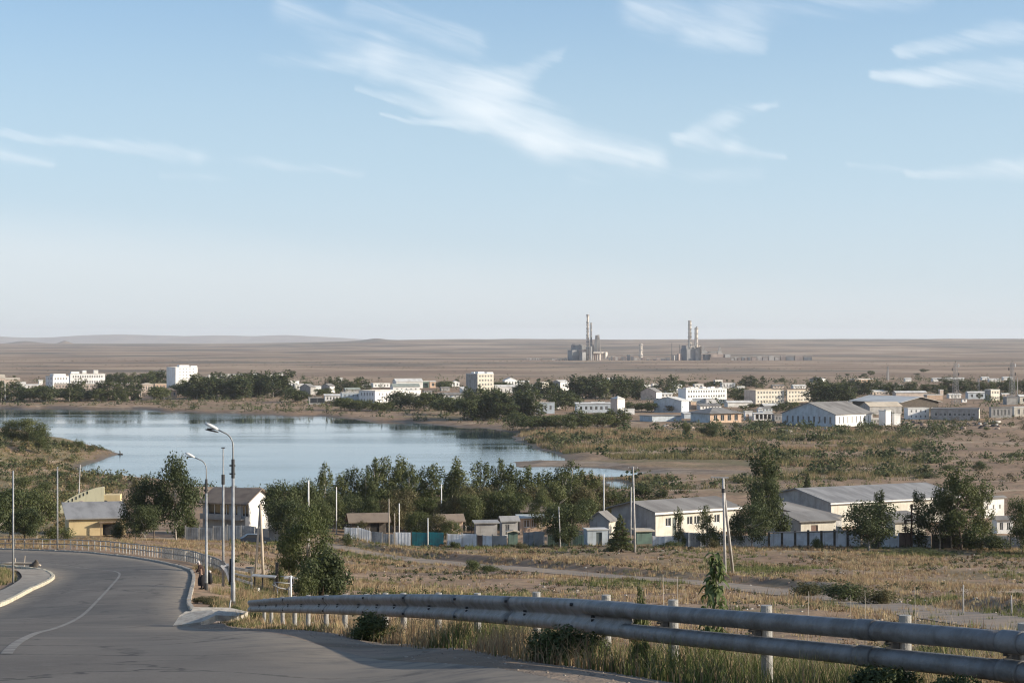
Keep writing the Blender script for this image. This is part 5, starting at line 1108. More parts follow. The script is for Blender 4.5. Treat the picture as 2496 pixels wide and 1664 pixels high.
# far shore, left
row(-20, 56, 977, 46, 6, 'poplar'); row(56, 120, 978, 42, 6, 'round', wf=.95); row(118, 200, 978, 34, 8, 'round', wf=.95); row(160, 205, 977, 44, 4); row(205, 252, 976, 30, 4, 'round', 'leaf_mid_green', 1.0)
row(228, 284, 976, 46, 5); row(280, 312, 977, 36, 3); row(305, 340, 974, 46, 3); row(252, 320, 938, 30, 7, wf=.8); row(322, 348, 938, 28, 3); row(352, 400, 940, 36, 5, wf=.7); row(372, 402, 974, 36, 3, 'round', 'leaf_mid_green', .9)
row(404, 436, 965, 26, 3, 'round', wf=.9); row(430, 480, 968, 40, 5, 'round', wf=.9); row(452, 600, 972, 52, 12, wf=.75); row(470, 640, 945, 34, 12, wf=.8); row(560, 700, 968, 54, 11, wf=.72); row(600, 706, 955, 42, 8, wf=.75)
row(706, 742, 982, 36, 3, 'round', wf=1.1); row(742, 758, 945, 18, 2, 'round', wf=1); row(770, 800, 967, 22, 3, 'round', wf=1); row(796, 900, 953, 30, 9, wf=.8)
row(822, 884, 1000, 34, 5, 'round', 'leaf_mid_green', 1.05); row(896, 950, 1003, 26, 5, 'round', 'leaf_mid_green', 1.1); row(952, 1012, 998, 48, 4, 'round', wf=.9); row(1016, 1066, 1000, 50, 4, 'round', wf=.85)
row(1066, 1100, 950, 24, 3, 'round', wf=1); row(1068, 1130, 1010, 48, 5, 'round', wf=.85); row(1125, 1250, 1024, 62, 11, 'poplar', wf=.7); row(1130, 1230, 992, 44, 7, wf=.75); row(1204, 1240, 948, 24, 3, 'round', wf=.9)
row(1240, 1310, 1020, 60, 7, wf=.72); row(1250, 1345, 972, 42, 6, wf=.8); row(1340, 1402, 1000, 52, 6, wf=.72); row(1392, 1570, 972, 50, 16, wf=.7); row(1400, 1560, 950, 30, 8, wf=.85)
row(1250, 1392, 1048, 40, 9, 'round', 'leaf_mid_green', 1.0); row(1386, 1478, 1044, 42, 6, 'round', 'leaf_mid_green', .95); row(1470, 1522, 1040, 40, 4, 'poplar', 'leaf_mid_green', .8); row(1520, 1545, 1026, 26, 1, 'round', wf=1)
row(1526, 1600, 1004, 26, 5, 'round', 'leaf_mid_green', .9); row(1600, 1655, 1003, 22, 4, 'round', 'leaf_olive', .9)
row(1568, 1600, 958, 22, 3, 'round'); row(1610, 1640, 962, 40, 3, wf=.7); row(1638, 1702, 944, 18, 5, 'round', wf=1); row(1722, 1756, 944, 18, 2, 'round', wf=1.2); row(1765, 1800, 930, 10, 2, 'round'); row(1780, 1818, 980, 36, 2, 'round', wf=.9); row(1800, 1862, 945, 26, 5, wf=.9)
row(1806, 1862, 995, 14, 4, 'round', wf=1.2); row(1896, 1940, 1008, 32, 3, 'round', wf=.9); row(1975, 2082, 984, 52, 9, wf=.72); row(1990, 2012, 990, 18, 2, 'round')
row(2000, 2140, 962, 32, 11, wf=.8); row(2130, 2310, 960, 26, 15, wf=.85); row(2300, 2420, 958, 34, 9, wf=.8); row(2420, 2540, 958, 30, 9, wf=.8); row(2375, 2412, 972, 16, 2, 'round'); row(2425, 2445, 976, 14, 2, 'round')
for px, py, h in ((2122, 915, 17), (2106, 918, 14), (2096, 920, 9), (2064, 919, 8), (2046, 918, 6), (2250, 908, 10), (2235, 914, 8), (1905, 934, 14), (1888, 934, 10), (36, 920, 7), (713, 912, 10), (1115, 928, 8), (925, 925, 4), (2306, 925, 8)):
    row(px - 2, px + 2, py, h, 1, 'round', wf=1.15, desc="lone far tree")
print("far trees", len(TREES))

# ------------------------------------------------------------------ trees this side of the lake
def nt(px, ytop, D, wpx, kind, label, leaf='leaf_dark_green', tier='mid', lift=0, name=None, cat='tree', group=None, var=None):
    g = ground(px, D); H = top_h(g, ytop) * 1.03; return tree(g - Vector((0, 0, .2 - lift)), H, wpx / F * D * 1.05, kind, tier, leaf, label=label, name=name, cat=cat, group=group, px=px, var=var)
pg_ = "poplars between the yards and the lake"
nt(430, 1098, 290, 118, 'round', "tall leafy tree behind the second street lamp, highest on the left", 'leaf_dark_green')
nt(376, 1128, 292, 92, 'round', "leafy tree touching the tall one on its left side"); nt(332, 1180, 290, 84, 'round', "lower dark tree between the ochre building and the tall leafy tree"); nt(352, 1215, 284, 80, 'round', "dark underwood tree with a pale trunk in front of the tall pair")
nt(455, 1190, 300, 64, 'poplar', "pale trunked birch-like tree at the right foot of the tall leafy tree", 'leaf_mid_green')
nt(290, 1258, 285, 60, 'shrub', "dark bush against the ochre wall beside the porch", name="bush", cat="bush"); nt(130, 1270, 262, 90, 'shrub', "bush in front of the ochre building's left end", 'leaf_mid_green', name="bush", cat="bush")
nt(20, 1150, 262, 150, 'round', "wide dark tree at the left edge behind the railing"); nt(88, 1170, 270, 110, 'round', "olive dark tree left of the ochre building", 'leaf_mid_green'); nt(-30, 1180, 255, 120, 'round', "dark tree cut by the left edge"); nt(60, 1215, 250, 90, 'round', "low dark tree under the wide one at the left edge")
for px, yt, D, wp, l, lf in [(672, 1160, 318, 62, "round leafed tree touching the white villa's right end", 'leaf_dark_green'), (690, 1146, 312, 96, "big dark round tree right of the white villa", 'leaf_dark_green'), (738, 1140, 322, 80, "dark round tree behind the white pole", 'leaf_dark_green')]:
    nt(px, yt, D, wp, 'round', l, lf)
nt(700, 1200, 300, 110, 'round', "low spreading dark tree by the crossed timber poles"); nt(770, 1200, 305, 80, 'round', "low leafy tree right of the white pole", 'leaf_mid_green')
P_ = [(795, 1134, 44, 345, 'leaf_mid_green', "slim poplar first in the row, right of the white pole"), (833, 1156, 48, 350, 'leaf_mid_green', "short poplar second in the row, above the short white pole"), (866, 1142, 46, 352, 'leaf_dark_green', "dark narrow poplar at the gap where the lake shows"), (892, 1150, 40, 350, 'leaf_dark_green', "dark poplar right beside the narrow one at the gap"),
      (915, 1122, 54, 356, 'leaf_mid_green', "first of three tall poplars over the dark shack"), (942, 1118, 54, 358, 'leaf_mid_green', "middle of the three tall poplars over the dark shack"), (976, 1118, 56, 360, 'leaf_mid_green', "right hand one of the three tall poplars over the dark shack"), (1000, 1136, 46, 352, 'leaf_mid_green', "pointed poplar just right of the three tall ones"), (1022, 1152, 40, 360, 'leaf_dark_green', "small dark poplar left of the separate round-topped poplar"), (1050, 1136, 62, 358, 'leaf_mid_green', "separate round-topped poplar with water on both sides"),
      (1088, 1160, 24, 366, 'leaf_dark_green', "thin dark poplar at the second gap of water"), (1120, 1122, 64, 362, 'leaf_mid_green', "tall broad poplar right of the second gap of water"), (1104, 1150, 30, 360, 'leaf_dark_green', "narrow dark poplar tucked left of the tall broad one"), (1170, 1128, 56, 364, 'leaf_mid_green', "oval poplar standing apart before the mudflat"), (1218, 1124, 50, 366, 'leaf_mid_green', "poplar right of the oval one, top among the mudflats"), (1246, 1136, 54, 368, 'leaf_dark_green', "bushy poplar under the grey mudflat"),
      (1290, 1140, 62, 364, 'leaf_mid_green', "wide poplar left of the highest crown behind the round tree"), (1330, 1152, 56, 366, 'leaf_mid_green', "poplar between the wide one and the highest crown"), (1396, 1128, 66, 370, 'leaf_mid_green', "highest crown directly behind the dark round tree"), (1366, 1142, 50, 366, 'leaf_dark_green', "poplar left of the highest crown behind the dark round tree"), (1436, 1152, 48, 372, 'leaf_mid_green', "poplar right of the highest crown, by the blue channel"), (1462, 1180, 46, 380, 'leaf_olive', "low olive crown just left of the thin white pole"),
      (1492, 1192, 44, 392, 'leaf_mid_green', "low crown in front of the little pond"), (1566, 1178, 62, 404, 'leaf_dark_green', "broad dark crown above the grey gable of the long cream building"), (1524, 1196, 50, 396, 'leaf_mid_green', "low tree left of the broad dark crown over the grey gable"), (1610, 1190, 40, 410, 'leaf_dark_green', "small dark crown over the long cream building's roof")]
for px, yt, wp, D, lf, l in P_: nt(px, yt, D, wp * 1.42, 'poplar', l, lf, group=pg_)
for px, yt, D, wp, l, lf, kd in [(900, 1205, 336, 64, "low dark tree right behind the shack roof", 'leaf_dark_green', 'round'), (962, 1190, 338, 90, "twiggy lighter tree with bare branches above the fence poles", 'leaf_olive', 'round'), (1020, 1232, 322, 72, "low green tree behind the teal fence's left end", 'leaf_mid_green', 'round'), (1062, 1240, 318, 80, "low olive tree over the teal fence", 'leaf_olive', 'round'), (1080, 1200, 345, 50, "reddish brown bush among the poplars", 'leaf_olive', 'round'),
    (1100, 1262, 316, 60, "small tree above the white and brown panels", 'leaf_mid_green', 'round'), (1150, 1180, 345, 80, "grey-green tree left of the oval poplar's foot", 'leaf_mid_green', 'round'), (1205, 1178, 348, 84, "tree with light upper leaves behind the silver roof", 'leaf_mid_green', 'round'), (1262, 1176, 346, 70, "tree above the brown upper roof of the peach house", 'leaf_mid_green', 'round'), (1320, 1184, 340, 60, "tree joining the round tree from behind, left side", 'leaf_mid_green', 'round'),
    (880, 1268, 318, 40, "yellowish sapling before the dark shack", 'leaf_olive', 'poplar'), (1430, 1195, 350, 60, "tree behind the grey cottage roof", 'leaf_mid_green', 'round'), (1480, 1215, 352, 50, "bushy tree by the thin white pole", 'leaf_olive', 'round')]:
    nt(px, yt, D, wp, kd, l, lf)
for i, (px, yt, D, wp, lf, l) in enumerate([(812, 1196, 336, 80, 'leaf_mid_green', "full low crown under the slim first poplar"), (858, 1190, 342, 84, 'leaf_dark_green', "dark low crown under the dark narrow poplar"), (930, 1172, 350, 96, 'leaf_mid_green', "broad olive crown below the three tall poplars, left"), (985, 1176, 350, 90, 'leaf_olive', "broad olive crown below the three tall poplars, right"), (1036, 1186, 350, 84, 'leaf_mid_green', "crown filling under the separate round-topped poplar"),
    (1134, 1176, 352, 90, 'leaf_olive', "olive crown at the foot of the tall broad poplar"), (1188, 1166, 356, 86, 'leaf_olive', "grey-olive crown between the oval poplar and its right neighbour"), (1236, 1170, 356, 86, 'leaf_mid_green', "full crown left of the brown upper roof"), (1306, 1158, 358, 92, 'leaf_olive', "light olive crown left of the highest crown"), (1352, 1164, 358, 84, 'leaf_mid_green', "full green crown behind the dark round tree's left side"), (1420, 1176, 360, 84, 'leaf_olive', "light crown behind the dark round tree's right side"),
    (1540, 1206, 400, 90, 'leaf_mid_green', "wide low crown over the grey gable's left slope"), (1600, 1204, 404, 70, 'leaf_olive', "olive bushes along the ridge of the long cream building"), (628, 1200, 330, 50, 'leaf_mid_green', "narrow crown squeezed between villa and big dark round tree"), (760, 1166, 330, 64, 'leaf_mid_green', "leafy crown just right of the white pole")]): nt(px, yt, D, wp, 'round', l, lf)
nt(1386, 1196, 306, 118, 'round', "dark round tree with a bare trunk in front of the peach house's right side"); nt(1366, 1262, 305, 80, 'round', "lower half-crown hanging left of the dark round tree")
nt(1512, 1252, 284, 74, 'conic', "young dark pine standing in the field before the white shed", 'leaf_mid_green'); nt(1655, 1238, 306, 32, 'poplar', "slim sapling before the windows of the long cream building", 'leaf_mid_green'); nt(1722, 1232, 306, 44, 'poplar', "young poplar right of the slim sapling at the long cream building", 'leaf_mid_green'); nt(1745, 1270, 306, 60, 'shrub', "bushes over the fence right of the young poplar", 'leaf_mid_green', name="bush", cat="bush")
nt(1868, 1094, 322, 104, 'poplar', "tallest dark tree, pointed top, left of the factory hall"); nt(1862, 1120, 318, 80, 'round', "upper dark crown merged with the tallest pointed tree"); nt(1834, 1208, 305, 104, 'round', "dark lower tree below the tallest pointed tree"); nt(1795, 1248, 306, 50, 'round', "small dark tree between the long cream building and the tallest tree")
nt(1968, 1146, 470, 30, 'conic', "small lone conifer on the slope above the factory roof"); nt(2118, 1202, 300, 150, 'round', "round dark tree with spreading crown before the factory wall"); nt(2142, 1198, 306, 50, 'poplar', "pointed sapling crown rising out of the round dark tree", 'leaf_mid_green')
nt(2290, 1176, 306, 84, 'round', "dark left tree of the group of three before the factory"); nt(2345, 1142, 304, 96, 'poplar', "middle and tallest of the group of three before the factory", 'leaf_mid_green'); nt(2392, 1180, 306, 70, 'poplar', "right tree of the group of three before the factory", 'leaf_mid_green'); nt(2320, 1162, 308, 70, 'poplar', "pale crowned poplar in the group of three", 'leaf_mid_green'); nt(2240, 1200, 309, 60, 'poplar', "thin tree left of the group of three", 'leaf_dark_green')
nt(2490, 1190, 296, 84, 'round', "big dark tree at the right edge", 'leaf_mid_green'); nt(2420, 1290, 300, 110, 'shrub', "dark hedge-like bush under the fence at the far right", name="bush", cat="bush"); nt(2550, 1230, 292, 110, 'round', "dark tree just outside the corner at the right")
# left peninsula
nt(28, 1014, 655, 70, 'round', "willow-like tree on the left peninsula, cut by the frame edge", 'leaf_mid_green'); nt(72, 1000, 650, 80, 'round', "tallest round tree on the left peninsula, over its own shadow", 'leaf_mid_green'); nt(96, 1034, 640, 56, 'round', "lower right tree of the clump on the left peninsula", 'leaf_mid_green')
for i, (px, yt, D, wp, l) in enumerate([(135, 1066, 690, 24, "first bush along the peninsula crest from the left"), (152, 1064, 690, 20, "second bush along the peninsula crest"), (170, 1068, 688, 26, "third bush along the peninsula crest"), (194, 1062, 690, 34, "largest dark bush on the peninsula crest"), (226, 1078, 692, 24, "yellow-green bush near the peninsula tip"), (248, 1086, 695, 22, "last low bush before the peninsula tip"),
    (30, 1112, 590, 40, "round bush on the open peninsula slope"), (92, 1108, 600, 36, "bush with a dead trunk on the peninsula slope"), (5, 1120, 560, 34, "bush at the left edge on the peninsula slope"), (145, 1140, 540, 60, "green bush mass at the inlet's left bank"), (110, 1165, 470, 70, "broad green bush on the near bank left"), (60, 1150, 480, 60, "bush behind the dark left trees"), (170, 1170, 480, 40, "small bush on the near bank by the inlet"), (205, 1152, 520, 34, "dry brown bush at the inlet shore"), (330, 1160, 500, 36, "reddish brown bush at the near shore left of the tall tree"), (262, 1190, 420, 26, "small bush beside the curved yellow wall")]):
    nt(px, yt, D, wp, 'shrub', l, 'leaf_olive' if i in (4, 13, 14, 0) else 'leaf_mid_green', name="bush", cat="bush")
# marsh side and open ground on the right
for i, (px, py, h, wp, l) in enumerate([(1672, 1066, 44, 26, "dark spindly tree below the blue-grey shed"), (1730, 1072, 46, 52, "round dark tree standing alone in front of the market hall"), (2014, 1082, 10, 34, "low bush right of the marsh"), (2388, 1146, 26, 66, "dark round bush cluster in the open field at right"), (2310, 1150, 22, 46, "smaller bush left of the dark round cluster at right"), (2140, 1046, 12, 34, "dark bush at the foot of the white cube"), (2404, 1048, 12, 22, "dark bush by the rubble near the right barracks"), (1906, 1040, 10, 26, "bush among rubble left of the warehouse"), (2480, 1112, 14, 60, "green bush at the right edge of the open field"), (2260, 1165, 18, 80, "broad low bush in the middle of the right field"),
    (1500, 1062, 14, 30, "dark bush on the spit near the shore trees"), (1440, 1072, 16, 50, "bush on the spit by the lake's right end"), (1340, 1075, 18, 60, "grey-green bush at the lake's narrow right end"), (1560, 1070, 12, 40, "bush left of the dark spindly tree")]):
    g = hit(px, py); tree(g - Vector((0, 0, .2)), h / F * g.y * 1.1, wp / F * g.y, 'shrub' if h < 40 else 'round', 'mid', 'leaf_dark_green' if i % 2 else 'leaf_mid_green', label=l, name=None if h > 40 else "bush", cat='tree' if h > 40 else 'bush', px=px)
# foreground thin tree and bushes
D_ = 150; g = ground(748, D_)
tree(g, top_h(g, 1214), 4.0, 'round', 'mid', 'leaf_mid_green', label="thin leafy tree on the slope beyond the guard rail, right of the crossed poles", name="slope_tree", px=748, var=2)
nt(706, 1262, 152, 58, 'round', "smaller leafy crown leaning left of the thin slope tree", 'leaf_mid_green', 'mid'); nt(795, 1330, 142, 150, 'shrub', "broad dark bush at the foot of the thin slope tree", 'leaf_dark_green', 'near', name="bush", cat="bush"); nt(742, 1378, 138, 70, 'shrub', "leafy bush under the thin slope tree on its left", 'leaf_mid_green', 'mid', name="bush", cat="bush")
for px, yt, D, wp, l, lf in [(1152, 1350, 226, 60, "green bush on the bank of the old track", 'leaf_mid_green'), (1190, 1368, 222, 80, "long low green bush running down from the track bank", 'leaf_mid_green'), (2060, 1402, 150, 170, "dark green bush by the bend of the old track", 'leaf_dark_green'), (2145, 1412, 144, 120, "yellowish bush right of the dark green one by the track", 'leaf_olive'), (1975, 1406, 162, 120, "grey-brown scrub left of the dark green bush by the track", 'leaf_olive'), (2480, 1428, 128, 60, "green bush by the stake at the right edge", 'leaf_mid_green'), (680, 1368, 160, 60, "green bush behind the tube frames", 'leaf_mid_green'), (690, 1275, 262, 40, "bush below the corrugated fence's right end", 'leaf_olive'),
    (1740, 1300, 292, 30, "small bush under the white fence near the power pole", 'leaf_olive'), (1990, 1300, 300, 40, "grey-green bush at the long whitewashed fence", 'leaf_mid_green'), (850, 1290, 300, 40, "tall weeds bush at the whitewashed fence's left end", 'leaf_mid_green'), (1105, 1310, 300, 40, "weeds bush at the white panel right of the teal fence", 'leaf_mid_green'), (1270, 1312, 300, 36, "weeds under the little green kiosk", 'leaf_olive'), (1640, 1312, 300, 90, "dark weeds along the foot of the white fence", 'leaf_mid_green'), (2240, 1332, 292, 230, "long green hedge of weeds below the brown fence panel", 'leaf_mid_green'), (2080, 1336, 296, 120, "yellow-green weeds below the round dark tree", 'leaf_olive')]:
    nt(px, yt, D, wp, 'shrub', l, lf, 'mid', name="bush", cat="bush")
for px, yt, D, wp, l, lf in [(905, 1482, 31, 150, "dark leafy bush growing through the guard rail's left part", 'leaf_mid_green'), (1370, 1508, 21.0, 230, "large dark bush under the guard rail where beam meets pipes", 'leaf_mid_green'), (1560, 1560, 19.4, 60, "small leafy weed right of the large dark bush under the rail", 'leaf_mid_green'), (2130, 1618, 15.0, 260, "dark bush at the bottom under the lower pipe", 'leaf_dark_green'), (2330, 1608, 14.2, 230, "dark bush under the lower pipe toward the right corner", 'leaf_dark_green'),
    (610, 1490, 63, 90, "green weeds round the rail's far end", 'leaf_mid_green'), (572, 1468, 76, 60, "feathery green weed clump at the nearest lamp's foot", 'leaf_mid_green'), (512, 1452, 98, 90, "brownish weed clump between the two street lamps", 'leaf_olive'), (545, 1462, 90, 70, "dark weed clump left of the nearest lamp", 'leaf_olive'), (1560, 1418, 24, 80, "bright green leafy shrub peeping above the rail in the middle", 'leaf_mid_green')]:
    g = ground(px, D); sc_h = max(.5, top_h(g, yt)); tree(g - Vector((0, 0, .05)), sc_h * 1.05, wp / F * D, 'shrub', 'near', lf, label=l, name="bush", cat="bush", px=px)

for i, (x0, x1, yb, yt, w_, ro, l) in enumerate([
    (436, 452, 944, 936, brightw, 'gable', "white cottage low at the right foot of the tall white tower"), (566, 590, 921, 914, whitew, 'gable', "fourth house, pale, on the right of the tall white tower"), (634, 650, 934, 926, brightw, 'shed', "white roof showing between two poplars of the grove"),
    (690, 704, 932, 925, brightw, 'gable', "little white house just left of the two-storey white house"), (880, 902, 946, 938, whitew, 'gable', "pale roof left of the long flat white shed"), (1030, 1052, 962, 954, brightw, 'gable', "white house in front of the reddish brown shed"), (1128, 1140, 958, 950, brightw, 'shed', "white lean-to at the left foot of the five-storey block"),
    (1262, 1290, 938, 930, whitew, 'gable', "pale house right of the gabled house behind the white terrace"), (1286, 1306, 950, 943, brightw, 'flat', "white flat house touching the narrow cream block"), (1345, 1366, 996, 985, brightw, 'gable', "white gabled house right of the pale blue house"), (1440, 1476, 992, 984, whitew, 'gable', "long pale roof above the long low workshop"),
    (1548, 1566, 962, 953, brightw, 'shed', "white roof left of the round gabled house"), (1620, 1654, 958, 951, whitew, 'gable', "pale roof between the round gabled house and the school"), (1606, 1640, 968, 961, brightw, 'gable', "white roof in front of the school's left end"), (1700, 1760, 998, 990, brightw, 'shed', "long white awning in front of the store below the school"),
    (1690, 1716, 944, 937, whitew, 'flat', "pale block behind the school roof"), (1796, 1816, 950, 943, brightw, 'gable', "white house between the school's round tree and the cream apartments"), (1880, 1912, 946, 940, pinkw, 'gable', "pinkish roof behind the cream apartments"), (1930, 1966, 947, 941, whitew, 'gable', "pale roof behind the right section of the cream apartments"),
    (2012, 2040, 1000, 992, brightw, 'gable', "white roof peeping over the warehouse ridge's left side"), (2062, 2090, 990, 981, brightw, 'shed', "white tin roof between the trees and the dark open barn"), (2120, 2170, 962, 956, rooft and pinkw, 'gable', "pinkish long roof left of the long pinkish store"), (2310, 2345, 970, 962, whitew, 'gable', "pale roof by the foot of the left lattice mast"),
    (2344, 2358, 980, 972, brightw, 'gable', "tiny white hut left of the pale blue house at right"), (2440, 2462, 968, 961, pinkw, 'gable', "pinkish hut right of the two-storey cream house"), (2126, 2146, 1032, 1024, greyw, 'flat', "grey hut at the warehouse corner"), (1852, 1884, 1004, 996, bluew, 'shed', "blue-grey roof between the arcade and the wide cream roof"),
    (60, 92, 946, 939, brightw, 'gable', "white roofs among trees left of the white apartment complex"), (1142, 1162, 932, 926, whitew, 'gable', "far pale cottage behind the five-storey block"), (2178, 2204, 946, 940, brightw, 'gable', "white roof inside the tree belt, right part")]):
    B_("town_house", l, x0, x0 + (x1 - x0) * .12, x1, yb, yt, 18, 9, w_, ro, [roofl, roofl, roofg][i % 3], .2, win_r=(1, max(1, int((x1 - x0) / 9))), cat='house')
# labels for the far trees: look, side and order from the nearest landmark
ORD = ["first", "second", "third", "fourth", "fifth", "sixth", "seventh", "eighth", "ninth", "tenth", "eleventh", "twelfth", "thirteenth", "fourteenth", "fifteenth", "sixteenth", "seventeenth", "eighteenth", "nineteenth", "twentieth"]
LOOK = {('poplar', 'leaf_dark_green'): "tall dark poplar", ('poplar', 'leaf_mid_green'): "tall green poplar", ('round', 'leaf_dark_green'): "dark round tree", ('round', 'leaf_mid_green'): "green round tree", ('round', 'leaf_olive'): "olive round tree", ('poplar', 'leaf_olive'): "olive poplar"}
bins = {}
for (o, kind, leaf, desc, px, D) in TREES:
    if o.get('label'): continue
    m_ = min(MARKS, key=lambda q: abs(q[0] - px) + abs(q[1] - D) * .05); dx = px - m_[0]
    side = ("in front of" if D < m_[1] else "behind") if abs(dx) < 22 else ("left of" if dx < 0 else "right of")
    if abs(dx) >= 22: side = ("lakeward, " if D < m_[1] - 60 else "behind, " if D > m_[1] + 60 else "") + side
    lk = (desc + " with round crown") if desc else LOOK.get((kind, leaf), "dark tree")
    bins.setdefault((lk, side, m_[2]), []).append((abs(dx) if abs(dx) >= 22 else px, o))
for (lk, side, mk), lst in bins.items():
    mk = mk.replace('three-storey ', '') if len((lk + side + mk).split()) > 11 else mk
    lst.sort(key=lambda q: q[0])
    for i, (_, o) in enumerate(lst):
        if 'front' in side or 'behind' in side: o['label'] = f"{lk} {side} the {mk}" if len(lst) == 1 else f"{ORD[i]} {lk} from the left, {side} the {mk}"
        else: o['label'] = f"{lk}, {ORD[i]} {side} the {mk}" if ',' not in side else f"{ORD[i]} {lk} {side.split(', ')[1]} the {mk}, {side.split(', ')[0]}"
        o['group'] = "trees in and around the far town"
# ------------------------------------------------------------------ guard rail
rail_m = pmat("galvanised_rail", (.20, .20, .20), .55, (.11, .102, .092), 3.5, metal=.2, bump=.5, bscale=9, streaks=.6, detail=8, amt=.8)
post_m = pmat("whitewashed_post", (.30, .29, .265), .8, (.30, .29, .27), 7, bump=.5, streaks=.3)
rD = np.exp(np.linspace(math.log(62), math.log(12.9), 200)); lD = -np.log([p[1] for p in RAILP]); sm9 = lambda a: np.convolve(np.pad(a, 12, 'reflect', reflect_type='odd'), np.ones(25) / 25, 'valid')
rPx = sm9(np.interp(-np.log(rD), lD, [p[0] for p in RAILP])); rTop = sm9(np.interp(-np.log(rD), lD, RAIL_TOP))
RS = np.c_[PX(rPx, rD), rD, CZ - (rTop - CY) / F * rD]
rl = np.r_[0, np.cumsum(np.linalg.norm(np.diff(RS, axis=0), axis=1))]
rpx = CX + F * RS[:, 0] / RS[:, 1]
def rail_at(s): return np.array([np.interp(s, rl, RS[:, k]) for k in range(3)])
def s_of_px(p): return float(np.interp(p, rpx, rl))
gr = empty("guard_rail", tuple(rail_at(s_of_px(1250))), label="grey metal guard rail running across the foreground, beam turning into two pipes", cat="guard rail"); g0 = np.array(gr.location)
PROF = [(0, 0), (.045, -.004), (.078, -.03), (.09, -.07), (.08, -.115), (.03, -.165), (.025, -.195), (.078, -.245), (.09, -.29), (.078, -.33), (.045, -.356), (0, -.36)]
def sweep(s0, s1, prof, step, off=0.0, closed=False, zoff=0.0, flare=None):
    ss = np.arange(s0, s1, step); ss = np.r_[ss, s1]; b = MB(); n = len(prof); vs = []
    for i, s in enumerate(ss):
        p = rail_at(s); q = rail_at(min(s + .05, rl[-1])) - rail_at(max(s - .05, 0)); q[2] = 0; q /= np.linalg.norm(q); nr = np.array([q[1], -q[0], 0])     # towards the road
        nr = nr if nr[0] < 0 else -nr
        k = 1.0 if flare is None else flare(i / (len(ss) - 1))
        for (o, z) in prof: vs.append(tuple(p - g0 + nr * (o * 1.0 + off) + np.array([0, 0, z * k + zoff])))
    m_ = n if closed else n - 1
    fs = [(i * n + k, (i + 1) * n + k, (i + 1) * n + (k + 1) % n, i * n + (k + 1) % n) for i in range(len(ss) - 1) for k in range(m_)]
    b.add(vs, fs)
    if closed: b.add([], []); b.f.append(tuple(range(n))); b.mi.append(0); b.f.append(tuple(len(vs) - n + k for k in range(n))[::-1]); b.mi.append(0)
    return b
prof_c = PROF + [(o - .012, z) for (o, z) in PROF[::-1]]
sb = [0] + [s_of_px(p) for p in (700, 800, 900, 1000, 1128, 1255, 1418, 1548)]
for i in range(len(sb) - 1):
    big = .004 * (i % 2)
    bm_ = sweep(sb[i] - (.12 if i else 0), sb[i + 1] - (0.0 if i < len(sb) - 2 else .0), [(o + big, z) for o, z in prof_c], .5, closed=True).build("rail_beam", rail_m, gr, True)
    for z in (-.06, -.3):
        for ds in (-.09, -.03):
            p = rail_at(sb[i + 1] + ds) - g0; b = MB(); b.tube([(p[0] - .11, p[1], p[2] + z), (p[0] - .06, p[1], p[2] + z)], .018, 8); b.build("bolt", dkm, bm_)
circ = [(.045 + .077 * math.cos(2 * math.pi * k / 18), .077 * math.sin(2 * math.pi * k / 18)) for k in range(18)]
circ_s = [(.045 + .084 * math.cos(2 * math.pi * k / 18), .084 * math.sin(2 * math.pi * k / 18)) for k in range(18)]
js = [s_of_px(p) for p in (1535, 2112, 2462)] + [rl[-1]]
for zc, s_first, nm in ((-.08, s_of_px(1440), "upper_pipe"), (-.285, s_of_px(1535), "lower_pipe")):
    jj = [s_first] + js[1:]
    for i in range(len(jj) - 1): sweep(jj[i], jj[i + 1] - .004, circ, .25, closed=True, zoff=zc).build(nm, rail_m, gr, True)
    for s in js[1:3]: sweep(s - .02, s + .2, circ_s, .05, closed=True, zoff=zc + .0005).build("sleeve", rail_m, gr, True)
for p_ in (636, 652, 678, 707, 740, 783, 828, 880, 925, 968, 1053, 1146, 1288, 1455, 1617, 1843, 2180, 2470, 2800):
    s = s_of_px(p_); p = rail_at(s) - g0; q = rail_at(s + .05) - rail_at(max(s - .05, 0)); q /= np.linalg.norm(q); nr = np.array([abs(q[1]), -q[0] * np.sign(q[1]) if False else abs(q[0]), 0])
    x, y = p[0] + .1 * nr[0], p[1] + .1 * abs(nr[1]); gz_ = float(base_z(np.array([x + g0[0]]), np.array([y + g0[1]]))[0]) - g0[2]; top = p[2] + (.045 if p_ > 1200 else .012) + rnd.uniform(-.01, .01); l = rnd.uniform(-.02, .02)
    MB().tube([(x + l, y, gz_ - .4), (x, y, top)], [.053, .048], 14).build("post", post_m, gr, False)
    b = MB(); b.box(x - .12, x - .05, y - .035, y + .035, p[2] - .24, p[2] - .13); b.build("bracket", dkm, gr)
    for z_ in (-.17, -.21):
        b = MB(); b.tube([(x - .16, y - .05, p[2] + z_), (x - .12, y - .05, p[2] + z_)], .014, 6); b.build("bolt", dkm, gr)

